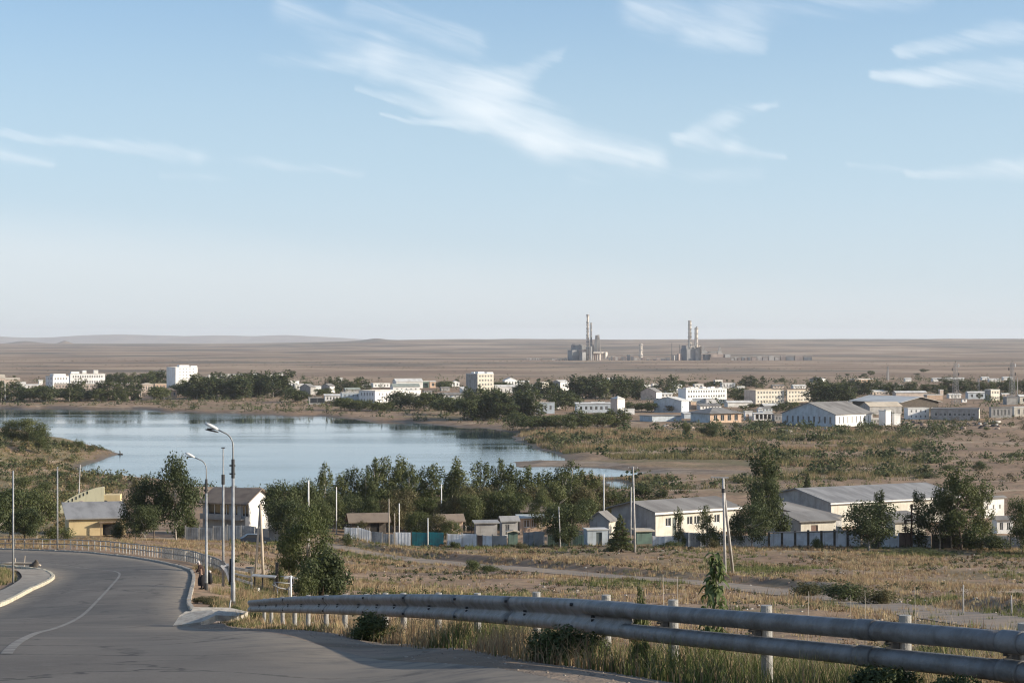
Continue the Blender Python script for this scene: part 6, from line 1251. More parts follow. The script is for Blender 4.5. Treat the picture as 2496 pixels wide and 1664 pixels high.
# ------------------------------------------------------------------ railing round the bend
white_rail = pmat("peeling_white_paint", (.34, .345, .335), .75, (.19, .175, .155), 5, streaks=.4)
RLP = catmull([(PX(p, D), D) for p, D in [(-260, 236), (-120, 233), (0, 230), (100, 229), (200, 225), (300, 218), (400, 203), (470, 189), (505, 177), (540, 163), (556, 152)]], 8)
Q = resample(RLP, 1.12); ZQ = np.array([float(hgt(np.array([x]), np.array([y]))[0]) + CZ for x, y in Q]); k0 = len(Q) // 2
rr_ = empty("railing", (Q[k0][0], Q[k0][1], ZQ[k0]), label="long peeling white two-rail fence following the outside of the bend", cat="railing"); o0 = np.array([Q[k0][0], Q[k0][1], ZQ[k0]])
tops = []
for i, (x, y) in enumerate(Q):
    p = np.array([x, y, ZQ[i]]) - o0; lx, ly = rnd.uniform(-.05, .05), rnd.uniform(-.04, .04); b = MB(); b.beam((p[0], p[1], p[2] - .3), (p[0] + lx, p[1] + ly, p[2] + 1.12), .09, .09); b.build("post", white_rail, rr_); tops.append(p)
for i in range(len(Q) - 1):
    a_, c_ = tops[i], tops[i + 1]
    for z in (1.08, .55): b = MB(); b.beam((a_[0], a_[1] - .07, a_[2] + z + rnd.uniform(-.02, .02)), (c_[0], c_[1] - .07, c_[2] + z + rnd.uniform(-.02, .02)), .05, .1); b.build("rail", white_rail, rr_)
for i in range(len(Q) - 1):
    pxi = CX + F * Q[i][0] / Q[i][1]
    if pxi > 385:
        for t_ in (.22, .5, .78):
            if rnd.random() < .55: a_ = tops[i] * (1 - t_) + tops[i + 1] * t_; b = MB(); b.box(a_[0] - .075, a_[0] + .075, a_[1] + .0, a_[1] + .03, a_[2] - .02 + rnd.uniform(-.1, .1), a_[2] + rnd.uniform(.85, 1.12)); b.build("picket", white_rail, rr_)

# ------------------------------------------------------------------ tubes and tables beside the bend
def lp(px, py, D, g): return Vector((PX(px, D), D, CZ - (py - CY) / F * D)) - g
g = ground(585, 141); bar = empty("metal_barrier", g, label="grey three-rail metal barrier leaning downhill right of the nearest lamp", cat="barrier")
for px, y0, y1 in ((557, 1378, 1424), (613, 1390, 1430)): a_ = lp(px, y1, 141, g); c_ = lp(px, y0, 141, g); MB().beam(a_ - Vector((0, 0, .3)), c_, .11, .11).build("post", white_rail, bar)
for (a1, a2), (b1, b2), w_ in (((557, 1382), (616, 1391), .2), ((557, 1394), (613, 1406), .13), ((557, 1404), (616, 1422), .16)): MB().beam(lp(a1, a2, 140.9, g), lp(b1, b2, 140.9, g), .1, w_).build("rail", white_rail, bar)
g = ground(643, 136); tb = empty("metal_table", g, label="metal table with a dark underside standing below the crossed timber poles", cat="table")
b = MB(); q = [lp(615, 1401, 136, g), lp(672, 1405, 136, g)]; b.beam(q[0], q[1], 1.0, .07); b.build("tabletop", polem, tb)
for px in (621, 640, 668):
    c_ = lp(px, 1403, 136, g); MB().beam((c_.x, c_.y, -.3), (c_.x, c_.y, c_.z - .02), .09, .09).build("leg", dkm, tb)
g = ground(690, 132); tf = empty("tube_frame", g, label="tangle of bent grey tubes like an overturned trolley right of the metal table", cat="frame")
for pts in ([(684, 1404), (714, 1404), (716, 1420), (694, 1420)], [(664, 1424), (680, 1432), (706, 1436), (712, 1424)], [(668, 1418), (708, 1421), (700, 1436), (676, 1430), (668, 1418)]):
    MB().tube([lp(x, y, 132 + i * .25, g) for i, (x, y) in enumerate(pts)], .035, 8).build("tube", polem, tf, True)
for px in (676, 704): c_ = lp(px, 1430, 132.4, g); MB().tube([(c_.x, c_.y, -.3), (c_.x, c_.y, c_.z)], .04, 8).build("leg", polem, tf)
g = ground(629, 134); st = empty("white_bucket", g, label="white bucket on the ground under the metal table", cat="bucket"); MB().tube([(0, -.6, 0), (0, -.6, .34)], [.15, .19], 12).build("pail", brightw, st); MB().tube([(-.18, -.6, .34), (-.1, -.6, .52), (.1, -.6, .52), (.18, -.6, .34)], .012, 6).build("handle", dkm, st)
g = ground(612, 176); st = empty("rubbish_bin", g, label="black rubbish bin on the slope left of the crossed poles", cat="bin"); MB().tube([(0, 0, -.2), (0, 0, .75)], [.26, .30], 14).build("bin_body", dkm, st); MB().tube([(-.1, 0, .76), (-.1, 0, .84)], [.42, .36], 14).build("lid", dkm, st)
pole(675, 150, 1370, "short dark square post in the greenery right of the crossed poles", .13, darkw, name="dark_post", rt=1, cat="post")
pole(709, 128, 1402, "white bent pipe post beside the tube frame", .06, brightw, name="pipe_post", rt=1, cat="post")
g = ground(708, 158); st = empty("white_slab", g, label="white flat slab lying at the left foot of the broad dark bush", cat="slab"); b = MB(); b.prism([(-.5, 0), (.5, -.1), (.75, .05), (.4, .2), (-.4, .25)], 'z', .62, .75); b.build("slab", brightw, st); MB().box(-.2, .2, -.05, .15, -.2, .62).build("support", darkw, st)
# pieces of broken concrete where the kerb ends
slabm = pmat("broken_concrete", (.46, .42, .35), .9, (.33, .29, .24), 5, bump=.6)
for i, (px, D, pts, dz, tilt, l) in enumerate([(484, 59.5, [(-.62, -.7), (.2, -.8), (.55, -.3), (.35, .5), (-.3, .7), (-.6, .2)], .14, (7, -9), "rounded pale concrete slab where the kerb ends, nearest the road"), (527, 62, [(-.8, -.5), (.6, -.55), (.95, .1), (.4, .6), (-.7, .5)], .24, (5, 3), "cracked flat concrete slab reaching under the weeds by the kerb end"), (487, 65, [(-.7, -.3), (.55, -.35), (.8, .25), (-.4, .4)], .2, (4, 0), "thin long concrete slab behind the rounded one at the kerb end"), (505, 69, [(-.3, -.3), (.35, -.3), (.3, .3), (-.35, .25)], .26, (0, 5), "small block of concrete farthest up at the kerb end")]):
    g = ground(px, D); b = MB(); b.prism(pts, 'z', 0, .17); o = b.build("concrete_slab", slabm, None, label=l, cat="slab"); o.location = g + Vector((0, 0, dz - .05)); o.rotation_euler = (R(tilt[0]), R(tilt[1]), R(8 * i))
pole(556, 78, 1462, "thin whitish twig-like stake left of the nearest lamp's foot", .035, conc, name="thin_stake", cat="stake", lean=.1)
g = ground(40, 161); lg = empty("log_barrier", g, label="bleached logs lying along the inner verge at the left", cat="logs")
MB().tube([(-2.2, .3, .3), (-.5, 0, .42), (1.2, -.1, .4), (2.0, -.4, .3)], [.09, .11, .1, .07], 8).build("log", woodp, lg, True); MB().tube([(-.2, .2, 0), (-.15, .25, .8)], .05, 6).build("stick", woodp, lg); MB().tube([(.55, .2, 0), (.62, .2, 1.0)], .04, 6).build("stick", woodp, lg)
g = ground(86, 157.5); o = MB(); o.tube([(-.2, 0, -.1), (-.15, 0, .35), (.1, 0, .62), (.05, 0, .85)], [.38, .34, .22, .1], 9); o = o.build("tree_stump", darkw, None, True, label="dark knobbly stump on the inner verge beside the bleached logs", cat="stump"); o.location = g
g = hit(292, 1108); o = MB(); o.tube([(0, 0, -.5), (.1, 0, .5), (0, 0, 1.3)], [.25, .2, .15], 8); o.tube([(-3.2, .2, .1), (1.0, 0, .2)], .2, 6); o = o.build("driftwood", darkw, None, label="dark driftwood and stump at the tip of the peninsula", cat="driftwood"); o.location = g

# ------------------------------------------------------------------ the person by the second lamp
def skin_body(name, joints, bones, mat, parent, sub=2):
    me = bpy.data.meshes.new(name); me.from_pydata([j[:3] for j in joints], bones, []); o = bpy.data.objects.new(name, me); COL.objects.link(o)
    md = o.modifiers.new("skin", 'SKIN'); md.use_smooth_shade = True
    for v_, j in zip(me.skin_vertices[0].data, joints): v_.radius = (j[3], j[4] if len(j) > 4 else j[3])
    me.skin_vertices[0].data[0].use_root = True
    o.modifiers.new("sub", 'SUBSURF').levels = sub; o.modifiers["sub"].render_levels = sub
    dg = bpy.context.evaluated_depsgraph_get(); dg.update(); nm = bpy.data.meshes.new_from_object(o.evaluated_get(dg)); nm.materials.clear(); nm.materials.append(mat)
    bpy.data.objects.remove(o); nm.polygons.foreach_set('use_smooth', [True] * len(nm.polygons)); return link(name, nm, parent)
skin_m = pmat("skin", (.42, .27, .20), .6); coat_m = pmat("dark_brown_coat", (.045, .026, .022), .9, (.03, .018, .016), 8); skirt_m = pmat("black_skirt", (.016, .015, .018), .9); scarf_m = pmat("pale_headscarf", (.60, .54, .50), .85, (.42, .36, .34), 12); boot_m = pmat("black_boots", (.012, .012, .012), .5); bagm = pmat("black_bag", (.014, .014, .016), .8)
g = ground(493, 117.6); pe = empty("person", g, R(180), label="person in dark coat, long skirt and pale headscarf, stooping beside the second street lamp", cat="person")
# faces -x in the picture after the turn: local +x is the way she faces
J = [(0, 0, .92, .14, .13), (.05, 0, 1.12, .14, .16), (.13, 0, 1.30, .12, .17), (.18, 0, 1.42, .06, .06), (.24, 0, 1.52, .085, .078), (.26, 0, 1.60, .08, .075),
     (.13, .2, 1.33, .06), (.20, .25, 1.10, .05), (.36, .17, 1.02, .038), (.13, -.2, 1.33, .06), (.17, -.27, 1.08, .05), (.33, -.18, .99, .038),
     (.03, .1, .85, .1), (.07, .1, .48, .065), (.0, .1, .10, .045), (.03, -.1, .85, .1), (.02, -.11, .48, .065), (-.12, -.1, .12, .045)]
skin_body("body", J, [(0, 1), (1, 2), (2, 3), (3, 4), (4, 5), (2, 6), (6, 7), (7, 8), (2, 9), (9, 10), (10, 11), (0, 12), (12, 13), (13, 14), (0, 15), (15, 16), (16, 17)], skin_m, pe)
skin_body("coat", [(0, 0, .80, .19, .2), (.03, 0, 1.0, .165, .185), (.08, 0, 1.18, .16, .19), (.14, 0, 1.33, .13, .19), (.17, 0, 1.40, .075, .09), (.13, .22, 1.33, .075), (.2, .27, 1.1, .065), (.33, .19, 1.03, .052), (.13, -.22, 1.33, .075), (.17, -.29, 1.08, .065), (.30, -.2, 1.0, .052)],
          [(0, 1), (1, 2), (2, 3), (3, 4), (3, 5), (5, 6), (6, 7), (3, 8), (8, 9), (9, 10)], coat_m, pe)
b = MB(); n = 18; vs = []
for z, r_, c in ((.86, .17, 0.0), (.6, .23, .02), (.38, .26, .0), (.22, .27, -.03)):
    for k in range(n): th = 2 * math.pi * k / n; q = r_ * (1 + .06 * math.sin(5 * th)); vs.append((c + q * math.cos(th) * .95, q * math.sin(th), z))
b.add(vs, [(i * n + k, (i + 1) * n + k, (i + 1) * n + (k + 1) % n, i * n + (k + 1) % n) for i in range(3) for k in range(n)]); b.build("skirt", skirt_m, pe, True)
skin_body("headscarf", [(.215, 0, 1.47, .085, .08), (.235, 0, 1.55, .105, .098), (.235, 0, 1.63, .09, .085), (.13, 0, 1.45, .05)], [(0, 1), (1, 2), (0, 3)], scarf_m, pe)
hd_ = MB(); hd_.tube([(.318, 0, 1.575), (.352, 0, 1.555), (.35, 0, 1.54)], [.012, .014, .006], 6); hd_.build("nose", skin_m, pe, True)
for y in (-.028, .028): MB().tube([(.325, y, 1.583), (.332, y, 1.583)], .009, 8).build("eye", boot_m, pe)
MB().box(.328, .335, -.02, .02, 1.512, 1.518).build("mouth", pmat("lips", (.25, .09, .08), .6), pe)
for s_, w_ in ((1, (.36, .17, 1.02)), (-1, (.33, -.18, .99))):
    x, y, z = w_; jj = [(x, y, z, .03), (x + .07, y - s_ * .01, z - .02, .034, .018)]; bb = [(0, 1)]
    for f_, (oy, L) in enumerate(((-.024, .045), (-.008, .052), (.008, .05), (.024, .038))): i0 = len(jj); jj += [(x + .09, y + oy, z - .025, .01), (x + .09 + L, y + oy, z - .045, .009), (x + .08 + L, y + oy, z - .075, .007)]; bb += [(1, i0), (i0, i0 + 1), (i0 + 1, i0 + 2)]
    i0 = len(jj); jj += [(x + .05, y - s_ * .035, z - .01, .011), (x + .085, y - s_ * .05, z - .03, .009)]; bb += [(0, i0), (i0, i0 + 1)]
    skin_body("hand", jj, bb, skin_m, pe, 1)
for (x, y) in ((.02, .1), (-.1, -.1)):
    b = MB(); b.tube([(x, y, .34), (x, y, .12), (x + .02, y, .07)], [.062, .055, .06], 10); b.tube([(x - .06, y, .045), (x + .06, y, .05), (x + .17, y, .035), (x + .2, y, .03)], [.04, .05, .042, .02], 10); b.build("boot", boot_m, pe, True)
g2 = g + Vector((.42, .1, 0)); bg_ = empty("carried_bag", g2, label="large black bag hanging behind the stooping person, right of the second lamp post", cat="bag")
b = MB(); b.tube([(0, 0, .30), (.02, 0, .5), (.0, 0, .8), (-.03, 0, .95)], [.10, .15, .13, .05], 12); b.build("sack", bagm, bg_, True); MB().tube([(-.06, 0, .9), (-.2, 0, 1.2), (-.34, -.02, 1.32)], .02, 6).build("strap", bagm, bg_)
b = MB(); b.tube([(-.02, 0, .97), (.03, 0, 1.06)], [.1, .06], 10); b.build("bundle", scarf_m, bg_, True)

# ------------------------------------------------------------------ plant with large leaves behind the rail
g = ground(1742, 21.5); plp = empty("leafy_sapling", g, label="upright sapling with large glossy leaves rising above the upper pipe", cat="plant")
Hs = top_h(g, 1350); stem_pts = [(.02 * math.sin(i * 1.1), .02 * math.cos(i * .9), Hs * i / 9 - (.2 if i == 0 else 0)) for i in range(10)]
MB().tube(stem_pts, [.016 - .0013 * i for i in range(10)], 7).build("stem", bark, plp, True)
lm = leafmat("large_leaf", (.055, .088, .024), (.22, .25, .11), .38, 9.0); lms = []
for k in range(4):
    L_ = .072; n = 7; vs = []
    for i in range(n):
        u = i / (n - 1); w_ = .025 * math.sin(math.pi * min(1, u * .92 + .04)) ** .75; zz = .018 * math.sin(u * 3.1) - .05 * u * u * (1 + .4 * k)
        vs += [(L_ * u, -w_, zz + .012), (L_ * u, 0, zz), (L_ * u, w_, zz + .012)]
    b = MB(); b.add(vs, [(i * 3 + j, (i + 1) * 3 + j, (i + 1) * 3 + j + 1, i * 3 + j + 1) for i in range(n - 1) for j in range(2)]); lms.append(b.mesh("leaf", lm, True))
for i in range(165):
    t_ = rnd.random() ** .9; z = Hs * (.30 + .70 * t_); th = rnd.uniform(0, 6.28); spread = .17 * (1 - t_ * .55) * rnd.uniform(.2, 1); s_ = rnd.uniform(.75, 1.25)
    if z > Hs * .86: spread *= .5
    k = min(8, int(z / Hs * 9)); bx_ = stem_pts[k]
    link("leaf", rnd.choice(lms), plp, loc=(bx_[0] + spread * math.cos(th), bx_[1] + spread * math.sin(th), z), rot=(rnd.uniform(-.5, .5), rnd.uniform(-.5, .9), th + rnd.uniform(-.5, .5)), scale=(s_, s_, s_))

# ------------------------------------------------------------------ grass, reeds and scrub
gmat = vcolmat("grass_blades", .8, .3)
G_ = np.random.default_rng(11)
def palette(n, cols, wts, jit=.18):
    k = G_.choice(len(cols), n, p=np.array(wts) / sum(wts)); c = np.array(cols)[k]; return c * (1 + G_.uniform(-jit, jit, (n, 1)))
DRY = [(.36, .27, .15), (.30, .21, .12), (.24, .16, .10), (.42, .34, .20)]; GRN = [(.10, .125, .04), (.15, .16, .06), (.07, .09, .03)]
def blades(name, P, H, W, cols, bend=.35, segs=3, kind='stuff'):
    n = len(P); th = G_.uniform(0, 2 * np.pi, n); ld = G_.uniform(0, 2 * np.pi, n); bd = G_.random(n) * bend * H; u = np.stack([np.cos(th), np.sin(th), 0 * th], 1); l = np.stack([np.cos(ld), np.sin(ld), 0 * ld], 1)
    rows = []
    for i in range(segs + 1):
        t_ = i / segs; c = P + l * (bd * t_ ** 2)[:, None]; c = c.copy(); c[:, 2] += H * t_ * (1 - .12 * t_) ; w_ = (W * (1 - t_ * .93))[:, None] * .5; rows += [c - u * w_, c + u * w_]
    V = np.stack(rows, 1); m_ = 2 * (segs + 1); base = (np.arange(n) * m_)[:, None]
    Fc = np.concatenate([base + np.array([[2 * i, 2 * i + 1, 2 * i + 3, 2 * i + 2]]) for i in range(segs)], 1).reshape(-1, 4)
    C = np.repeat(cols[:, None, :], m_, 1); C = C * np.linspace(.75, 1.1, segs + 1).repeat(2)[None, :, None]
    return link(name, npmesh(name, V.reshape(-1, 3), Fc, gmat, C.reshape(-1, 3)), kind=kind)
def tris(name, P, H, W, cols, nb, spread):
    """tufts: nb blades, one triangle each, fanned round every point"""
    n = len(P) * nb; Pb = np.repeat(P, nb, 0); Hb = np.repeat(H, nb) * G_.uniform(.55, 1.15, n); r = np.repeat(spread, nb) * G_.random(n) ** .6; a_ = G_.uniform(0, 2 * np.pi, n)
    o = np.stack([np.cos(a_) * r, np.sin(a_) * r, 0 * r - .03], 1); th = G_.uniform(0, np.pi, n); wv = np.stack([np.cos(th), np.sin(th), 0 * th], 1) * (np.repeat(W, nb) * .5)[:, None]
    lean = o * G_.uniform(.3, 1.1, (n, 1)) + G_.normal(size=(n, 3)) * .12 * Hb[:, None]; lean[:, 2] = 0
    A_ = Pb + o - wv; B2 = Pb + o + wv; T_ = Pb + o + lean; T_[:, 2] += Hb
    V = np.stack([A_, B2, T_], 1).reshape(-1, 3); C = np.repeat(np.repeat(cols, nb, 0) * G_.uniform(.8, 1.2, (n, 1)), 3, 0)
    return link(name, npmesh(name, V, np.arange(n * 3).reshape(-1, 3), gmat, C), kind='stuff')
def blobs(name, P, Rr, H, cols, nl, leaf):
    """low scrub: loose leaf quads in a dome round every point"""
    n = len(P) * nl; d = G_.normal(size=(n, 3)); d /= np.linalg.norm(d, axis=1)[:, None]; d[:, 2] = np.abs(d[:, 2]); q = G_.random(n) ** .4
    Rb = np.repeat(Rr, nl) * G_.uniform(.7, 1.2, n); Hb = np.repeat(H, nl); c = np.repeat(P, nl, 0) + np.stack([d[:, 0] * Rb * q, d[:, 1] * Rb * q, d[:, 2] * Hb * q + .05], 1)
    nr = d + G_.normal(size=(n, 3)) * .5; nr /= np.linalg.norm(nr, axis=1)[:, None]; a_ = np.cross(nr, G_.normal(size=(n, 3))); a_ /= np.linalg.norm(a_, axis=1)[:, None]; b_ = np.cross(nr, a_); s_ = (np.repeat(leaf, nl) * G_.uniform(.6, 1.4, n))[:, None] * .5
    V = np.stack([c - a_ * s_, c + b_ * s_ * .7, c + a_ * s_, c - b_ * s_ * .7], 1).reshape(-1, 3); C = np.repeat(np.repeat(cols, nl, 0) * G_.uniform(.8, 1.25, (n, 1)), 4, 0)
    return link(name, npmesh(name, V, np.arange(n * 4).reshape(-1, 4), gmat, C), kind='stuff')
def onground(X, Y): return np.c_[X, Y, CZ + hgt(X, Y)]
def wedge(n, p0, p1, d0, d1):
    D = np.sqrt(G_.random(n) * (d1 ** 2 - d0 ** 2) + d0 ** 2); return PX(G_.uniform(p0, p1, n), D), D
# verge grass along the guard rail
n = 110000; s = rl[-1] * G_.random(n) ** .62; s = rl[-1] - (rl[-1] * (G_.random(n) ** 1.7)); q = np.stack([np.interp(s, rl, RS[:, k]) for k in range(3)], 1); q2 = np.stack([np.interp(s + .1, rl, RS[:, k]) for k in range(3)], 1) - q; q2 /= np.linalg.norm(q2[:, :2], axis=1)[:, None]
nrm = np.stack([-q2[:, 1], q2[:, 0]], 1); nrm *= np.where(nrm[:, 0] > 0, 1, -1)[:, None]
off = G_.uniform(-1.0, 3.6, n); X = q[:, 0] + nrm[:, 0] * off; Y = q[:, 1] + nrm[:, 1] * off
cl = fbm(X / .8, Y / .8, 91, 3); edge = sm(-1.0, -.25, off + cl * .35); keep = (edge * (.55 + .9 * sm(-.5, .3, cl)) > G_.random(n)) & (Y < 66)
X, Y, off, cl, edge = X[keep], Y[keep], off[keep], cl[keep], edge[keep]; P = onground(X, Y)
grn = sm(-.15, .45, fbm(X / 2.2, Y / 2.6, 95, 2) + .22 * (off > .3)); H = (.15 + .42 * edge * G_.random(len(X)) ** .8 + .14 * (off > .4)) * (1 + .3 * cl) * np.where(off < .0, .8, 1.0) * np.where(Y > 33, np.where(off < .25, .45, .62), 1.0); Wd = G_.uniform(.004, .009, len(X)) * (1 + Y / 22)
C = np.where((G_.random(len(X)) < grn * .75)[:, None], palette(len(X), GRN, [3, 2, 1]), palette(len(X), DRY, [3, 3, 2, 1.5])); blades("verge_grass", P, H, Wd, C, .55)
# sparse tall stalks over the rail
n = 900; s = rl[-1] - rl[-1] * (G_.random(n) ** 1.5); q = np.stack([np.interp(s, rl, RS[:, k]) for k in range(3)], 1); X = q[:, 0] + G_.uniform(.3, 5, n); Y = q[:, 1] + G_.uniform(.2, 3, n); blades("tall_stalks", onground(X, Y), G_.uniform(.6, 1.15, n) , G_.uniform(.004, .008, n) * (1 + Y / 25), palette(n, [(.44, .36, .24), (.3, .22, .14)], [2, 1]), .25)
# dry field between the rail and the yards
X, D = wedge(52000, 560, 2640, 24, 312); cl = fbm(X / 9, D / 12, 51, 3); fine = fbm(X / 1.6, D / 1.6, 57, 2)
rd = sdf_poly(X, D, ROADPOLY); td, _ = d_line(X, D, TRACK); keep = (sm(-.25, .5, cl + .25 * fine + .25 * (D > 270) + .22 * np.exp(-((td - 5) / 2.5) ** 2) + .2 * (D < 120)) * .95 > G_.random(len(X))) & (rd > 1.5) & ((td > TW - .9 + .9 * fine) | ((td < .45) & (fine > 0)))
X, D = X[keep], D[keep]; gsel = sm(.0, .45, fbm(X / 14, D / 16, 45, 3) + .12 * (D > 265)) > G_.random(len(X)); C = np.where(gsel[:, None], palette(len(X), GRN + [(.2, .19, .08)], [2, 3, 1, 2]), palette(len(X), DRY, [3, 3, 2, 2])); H = G_.uniform(.16, .55, len(X)) * (1 + .8 * (G_.random(len(X)) < .06))
tris("dry_field_grass", onground(X, D), H, .03 + D * .00017, C, 9, H * .55); print("field tufts", len(X))
X, D = wedge(5200, 560, 2640, 40, 312); keep = (fbm(X / 8, D / 10, 71, 3) > .12) & (d_line(X, D, TRACK)[0] > 4); X, D = X[keep], D[keep]; blobs("low_weeds", onground(X, D), G_.uniform(.2, .6, len(X)), G_.uniform(.15, .5, len(X)), palette(len(X), [(.06, .075, .035), (.10, .10, .05), (.12, .08, .05)], [3, 2, 2]), 26, .07 + D * .0004)
# left verge and slope below the railing
X, D = wedge(9000, -160, 600, 226, 300); C = palette(len(X), DRY + GRN[1:2], [3, 3, 2, 1, 1]); k_ = (sdf_poly(X, D, ROADPOLY) > 1) & (fbm(X / 5, D / 6, 12, 3) > -.05); tris("slope_grass", onground(X[k_], D[k_]), G_.uniform(.15, .5, k_.sum()), .05 + 0 * X[k_], C[k_], 7, .2 + 0 * X[k_])
X = PX(G_.uniform(-120, 150, 5000), 150) ; D = G_.uniform(104, 160, 5000); k_ = (sdf_poly(X, D, ROADPOLY) > 2.6) & (fbm(X / 3, D / 4, 13, 2) > -.3); tris("verge_corner_grass", onground(X[k_], D[k_]), G_.uniform(.15, .5, k_.sum()), .035 + 0 * X[k_], palette(k_.sum(), GRN + DRY[:2], [2, 3, 1, 3, 2]), 9, .2 + 0 * X[k_])
# grass on the strip between kerb and railing, and round the lamp feet
X, D = wedge(7000, 430, 700, 66, 170); k_ = (sdf_poly(X, D, ROADPOLY) > 1.2) & (fbm(X / 2.2, D / 5, 15, 3) > .0 - .5 * (D < 100)); tris("kerbside_weeds", onground(X[k_], D[k_]), G_.uniform(.15, .6, k_.sum()), .025 + 0 * X[k_], palette(k_.sum(), DRY + GRN, [3, 3, 2, 1, 2, 2, 1]), 12, .22 + 0 * X[k_])
# marsh on the right shore
X, D = wedge(42000, 1150, 2250, 512, 900); sd = lake_sd(X, D); pxx = CX + F * X / D; py = CY - hgt(X, D) / D * F
cl = fbm(X / 24, D / 22, 41, 3); mudz = (py > 1120) & (py < 1166) & (pxx < 1850); dens = sm(-.22, .30, cl + .25 * fbm(X / 7, D / 7, 49, 2)) * (1 - .7 * sm(1800, 2300, pxx)) * (1 - sm(780, 900, D)) ; keep = (dens > G_.random(len(X))) & (sd > 2.5) & ~mudz
X, D, cl = X[keep], D[keep], cl[keep]; red = fbm(X / 30, D / 12, 47, 2); C = np.where((red > .12)[:, None], palette(len(X), [(.30, .21, .13), (.27, .16, .10), (.34, .27, .15)], [2, 1, 2]), palette(len(X), [(.15, .14, .06), (.23, .19, .095), (.085, .10, .04)], [3, 3, 2])); tris("reed_bed", onground(X, D), G_.uniform(.7, 2.1, len(X)), .16 + 0 * X, C, 8, .8 + 0 * X); print("reeds", len(X))
def scrub(name, n, p0, p1, d0, d1, thr, rmin, rmax, cols, nl, sdmin=3, sc_=(26, 22), seed=81, hk=.55):
    X, D = wedge(n, p0, p1, d0, d1); sd = lake_sd(X, D); py = CY - hgt(X, D) / D * F; pxx = CX + F * X / D
    keep = (fbm(X / sc_[0], D / sc_[1], seed, 3) + G_.uniform(-.1, .1, n) > thr) & (sd > sdmin) & ~((py > 1120) & (py < 1166) & (pxx > 1230) & (pxx < 1850)); X, D = X[keep], D[keep]; r = rmin + (rmax - rmin) * G_.random(len(X)) ** 2; print(name, len(X))
    return blobs(name, onground(X, D), r, r * hk * 2, palette(len(X), cols, [1] * len(cols), .25), nl, r * .30)
DG = [(.055, .07, .03), (.08, .095, .042), (.11, .115, .055)]
scrub("marsh_scrub", 3000, 1180, 2350, 515, 900, .20, .7, 4.0, [(.055, .072, .03), (.08, .095, .042), (.12, .125, .06)], 56, 3, (17, 15)); scrub("shore_scrub", 2600, -100, 1260, 840, 1330, .02, .9, 3.0, DG + [(.14, .12, .06)], 34, 4, (30, 14), 82); scrub("peninsula_scrub", 1900, -160, 300, 330, 705, -.05, .5, 2.4, DG + [(.15, .12, .05), (.12, .12, .05)], 44, 3, (12, 16), 83)
scrub("field_scrub", 3600, 1750, 2640, 480, 1080, .12, .5, 2.6, DG + [(.12, .10, .06)], 34, 4, (22, 20), 84); scrub("near_shore_scrub", 1500, 100, 1700, 420, 560, .05, .6, 2.2, DG + [(.15, .11, .06)], 34, 2.5, (14, 14), 85); scrub("town_scrub", 4200, -100, 2640, 1050, 2000, .05, 1.0, 4.6, DG, 24, 4, (60, 50), 86, .7); scrub("plain_scrub", 5200, -200, 2700, 1900, 4200, .10, .8, 3.0, DG + [(.16, .12, .08)], 8, 4, (260, 120), 87, .4)
tr_x, tr_d = wedge(3000, -160, 300, 330, 700); k_ = lake_sd(tr_x, tr_d) > 2; tris("peninsula_grass", onground(tr_x[k_], tr_d[k_]), G_.uniform(.4, 1.1, k_.sum()), .1 + 0 * tr_x[k_], palette(k_.sum(), DRY + GRN, [2, 3, 1, 1, 2, 3, 1]), 10, .7 + 0 * tr_x[k_])
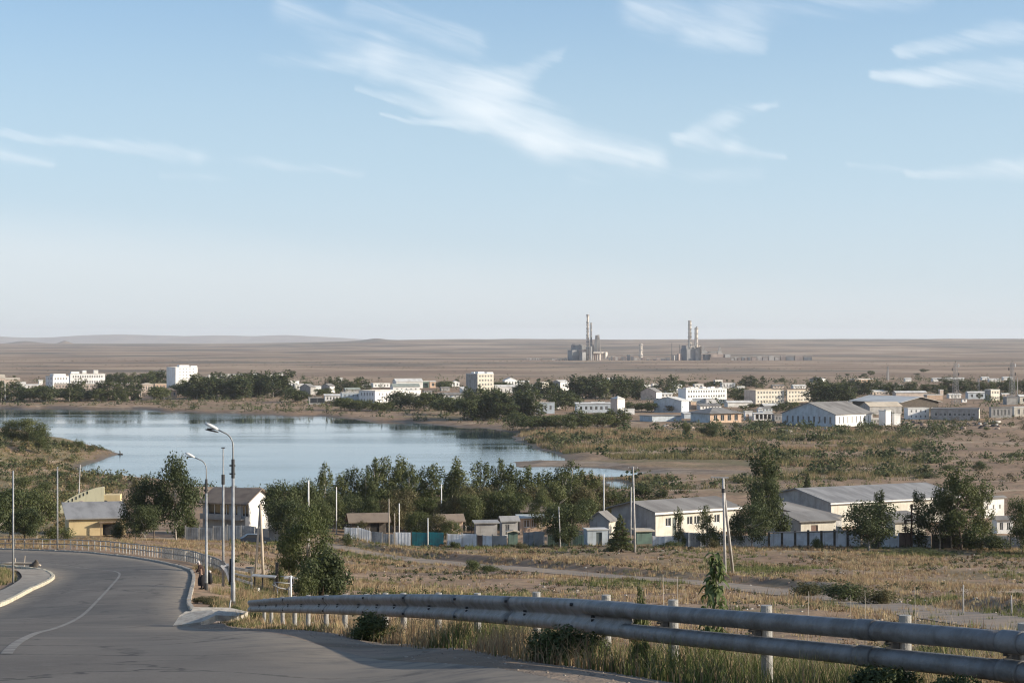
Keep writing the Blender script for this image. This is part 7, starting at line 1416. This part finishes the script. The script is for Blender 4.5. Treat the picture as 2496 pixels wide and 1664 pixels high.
# stones and rubble
sm_ = vcolmat("stone_chips", .9, 0.0)
def stones(name, X, D, size, cols):
    P = onground(X, D); n = len(P); c8 = np.array([(x, y, z) for z in (0, 1) for x, y in ((-1, -1), (1, -1), (1, 1), (-1, 1))], float) * .5; c8[:4] *= (1.2, 1.2, 1); th = G_.uniform(0, 6.28, n); s3 = size[:, None] * G_.uniform(.6, 1.3, (n, 3)) * (1, 1, .7)
    v = c8[None] * s3[:, None, :] + G_.normal(size=(n, 8, 3)) * size[:, None, None] * .07; x = v[..., 0] * np.cos(th)[:, None] - v[..., 1] * np.sin(th)[:, None]; y = v[..., 0] * np.sin(th)[:, None] + v[..., 1] * np.cos(th)[:, None]; v[..., 0], v[..., 1] = x, y; v += P[:, None, :]; fcs = np.array([(4, 5, 6, 7), (0, 1, 5, 4), (1, 2, 6, 5), (2, 3, 7, 6), (3, 0, 4, 7)]); Fc = (np.arange(n)[:, None, None] * 8 + fcs[None]).reshape(-1, 4)
    return link(name, npmesh(name, v.reshape(-1, 3), Fc, sm_, np.repeat(cols, 8, 0)), kind='stuff')
n = 1500; s = rl[-1] - rl[-1] * (G_.random(n) ** 1.4); q = np.stack([np.interp(s, rl, RS[:, k]) for k in range(3)], 1); X = q[:, 0] - G_.uniform(.1, 1.7, n); Y = q[:, 1] - G_.uniform(0, .4, n); stones("gravel", X, Y, G_.uniform(.006, .022, n) * (1 + 1.2 * (G_.random(n) < .04)), palette(n, [(.26, .21, .165), (.19, .155, .125), (.32, .28, .23)], [1, 1, 1]))
X, D = wedge(2600, 620, 2600, 90, 300); stones("field_stones", X, D, G_.uniform(.04, .20, len(X)), palette(len(X), [(.34, .28, .22), (.24, .19, .15), (.48, .44, .38)], [2, 2, 1]))
hx = np.concatenate([G_.uniform(1850, 2030, 70), G_.uniform(2200, 2440, 80), G_.uniform(1620, 1850, 40)]); hy = np.concatenate([G_.uniform(1044, 1056, 70), G_.uniform(1030, 1046, 80), G_.uniform(1034, 1050, 40)]); hp = hits(list(zip(hx, hy))); stones("rubble", np.array([p.x for p in hp]), np.array([p.y for p in hp]), G_.uniform(.7, 2.2, len(hp)), palette(len(hp), [(.32, .26, .21), (.10, .085, .07), (.50, .47, .42), (.22, .165, .13)], [2, 3, .7, 3]))

# ------------------------------------------------------------------ haze
hm = bpy.data.materials.new("haze"); hm.use_nodes = True; t = NT(hm.node_tree)
pv = t.new('ShaderNodeVolumePrincipled', {'Color': rgb(.86, .89, .94), 'Density': 3.4e-5, 'Anisotropy': 0.1})
t.l.new(pv.outputs[0], t.new('ShaderNodeOutputMaterial').inputs['Volume'])
hb = MB().box(-26000, 26000, -400, 33000, CZ - 64, CZ + 190).build("haze", hm, kind='stuff')
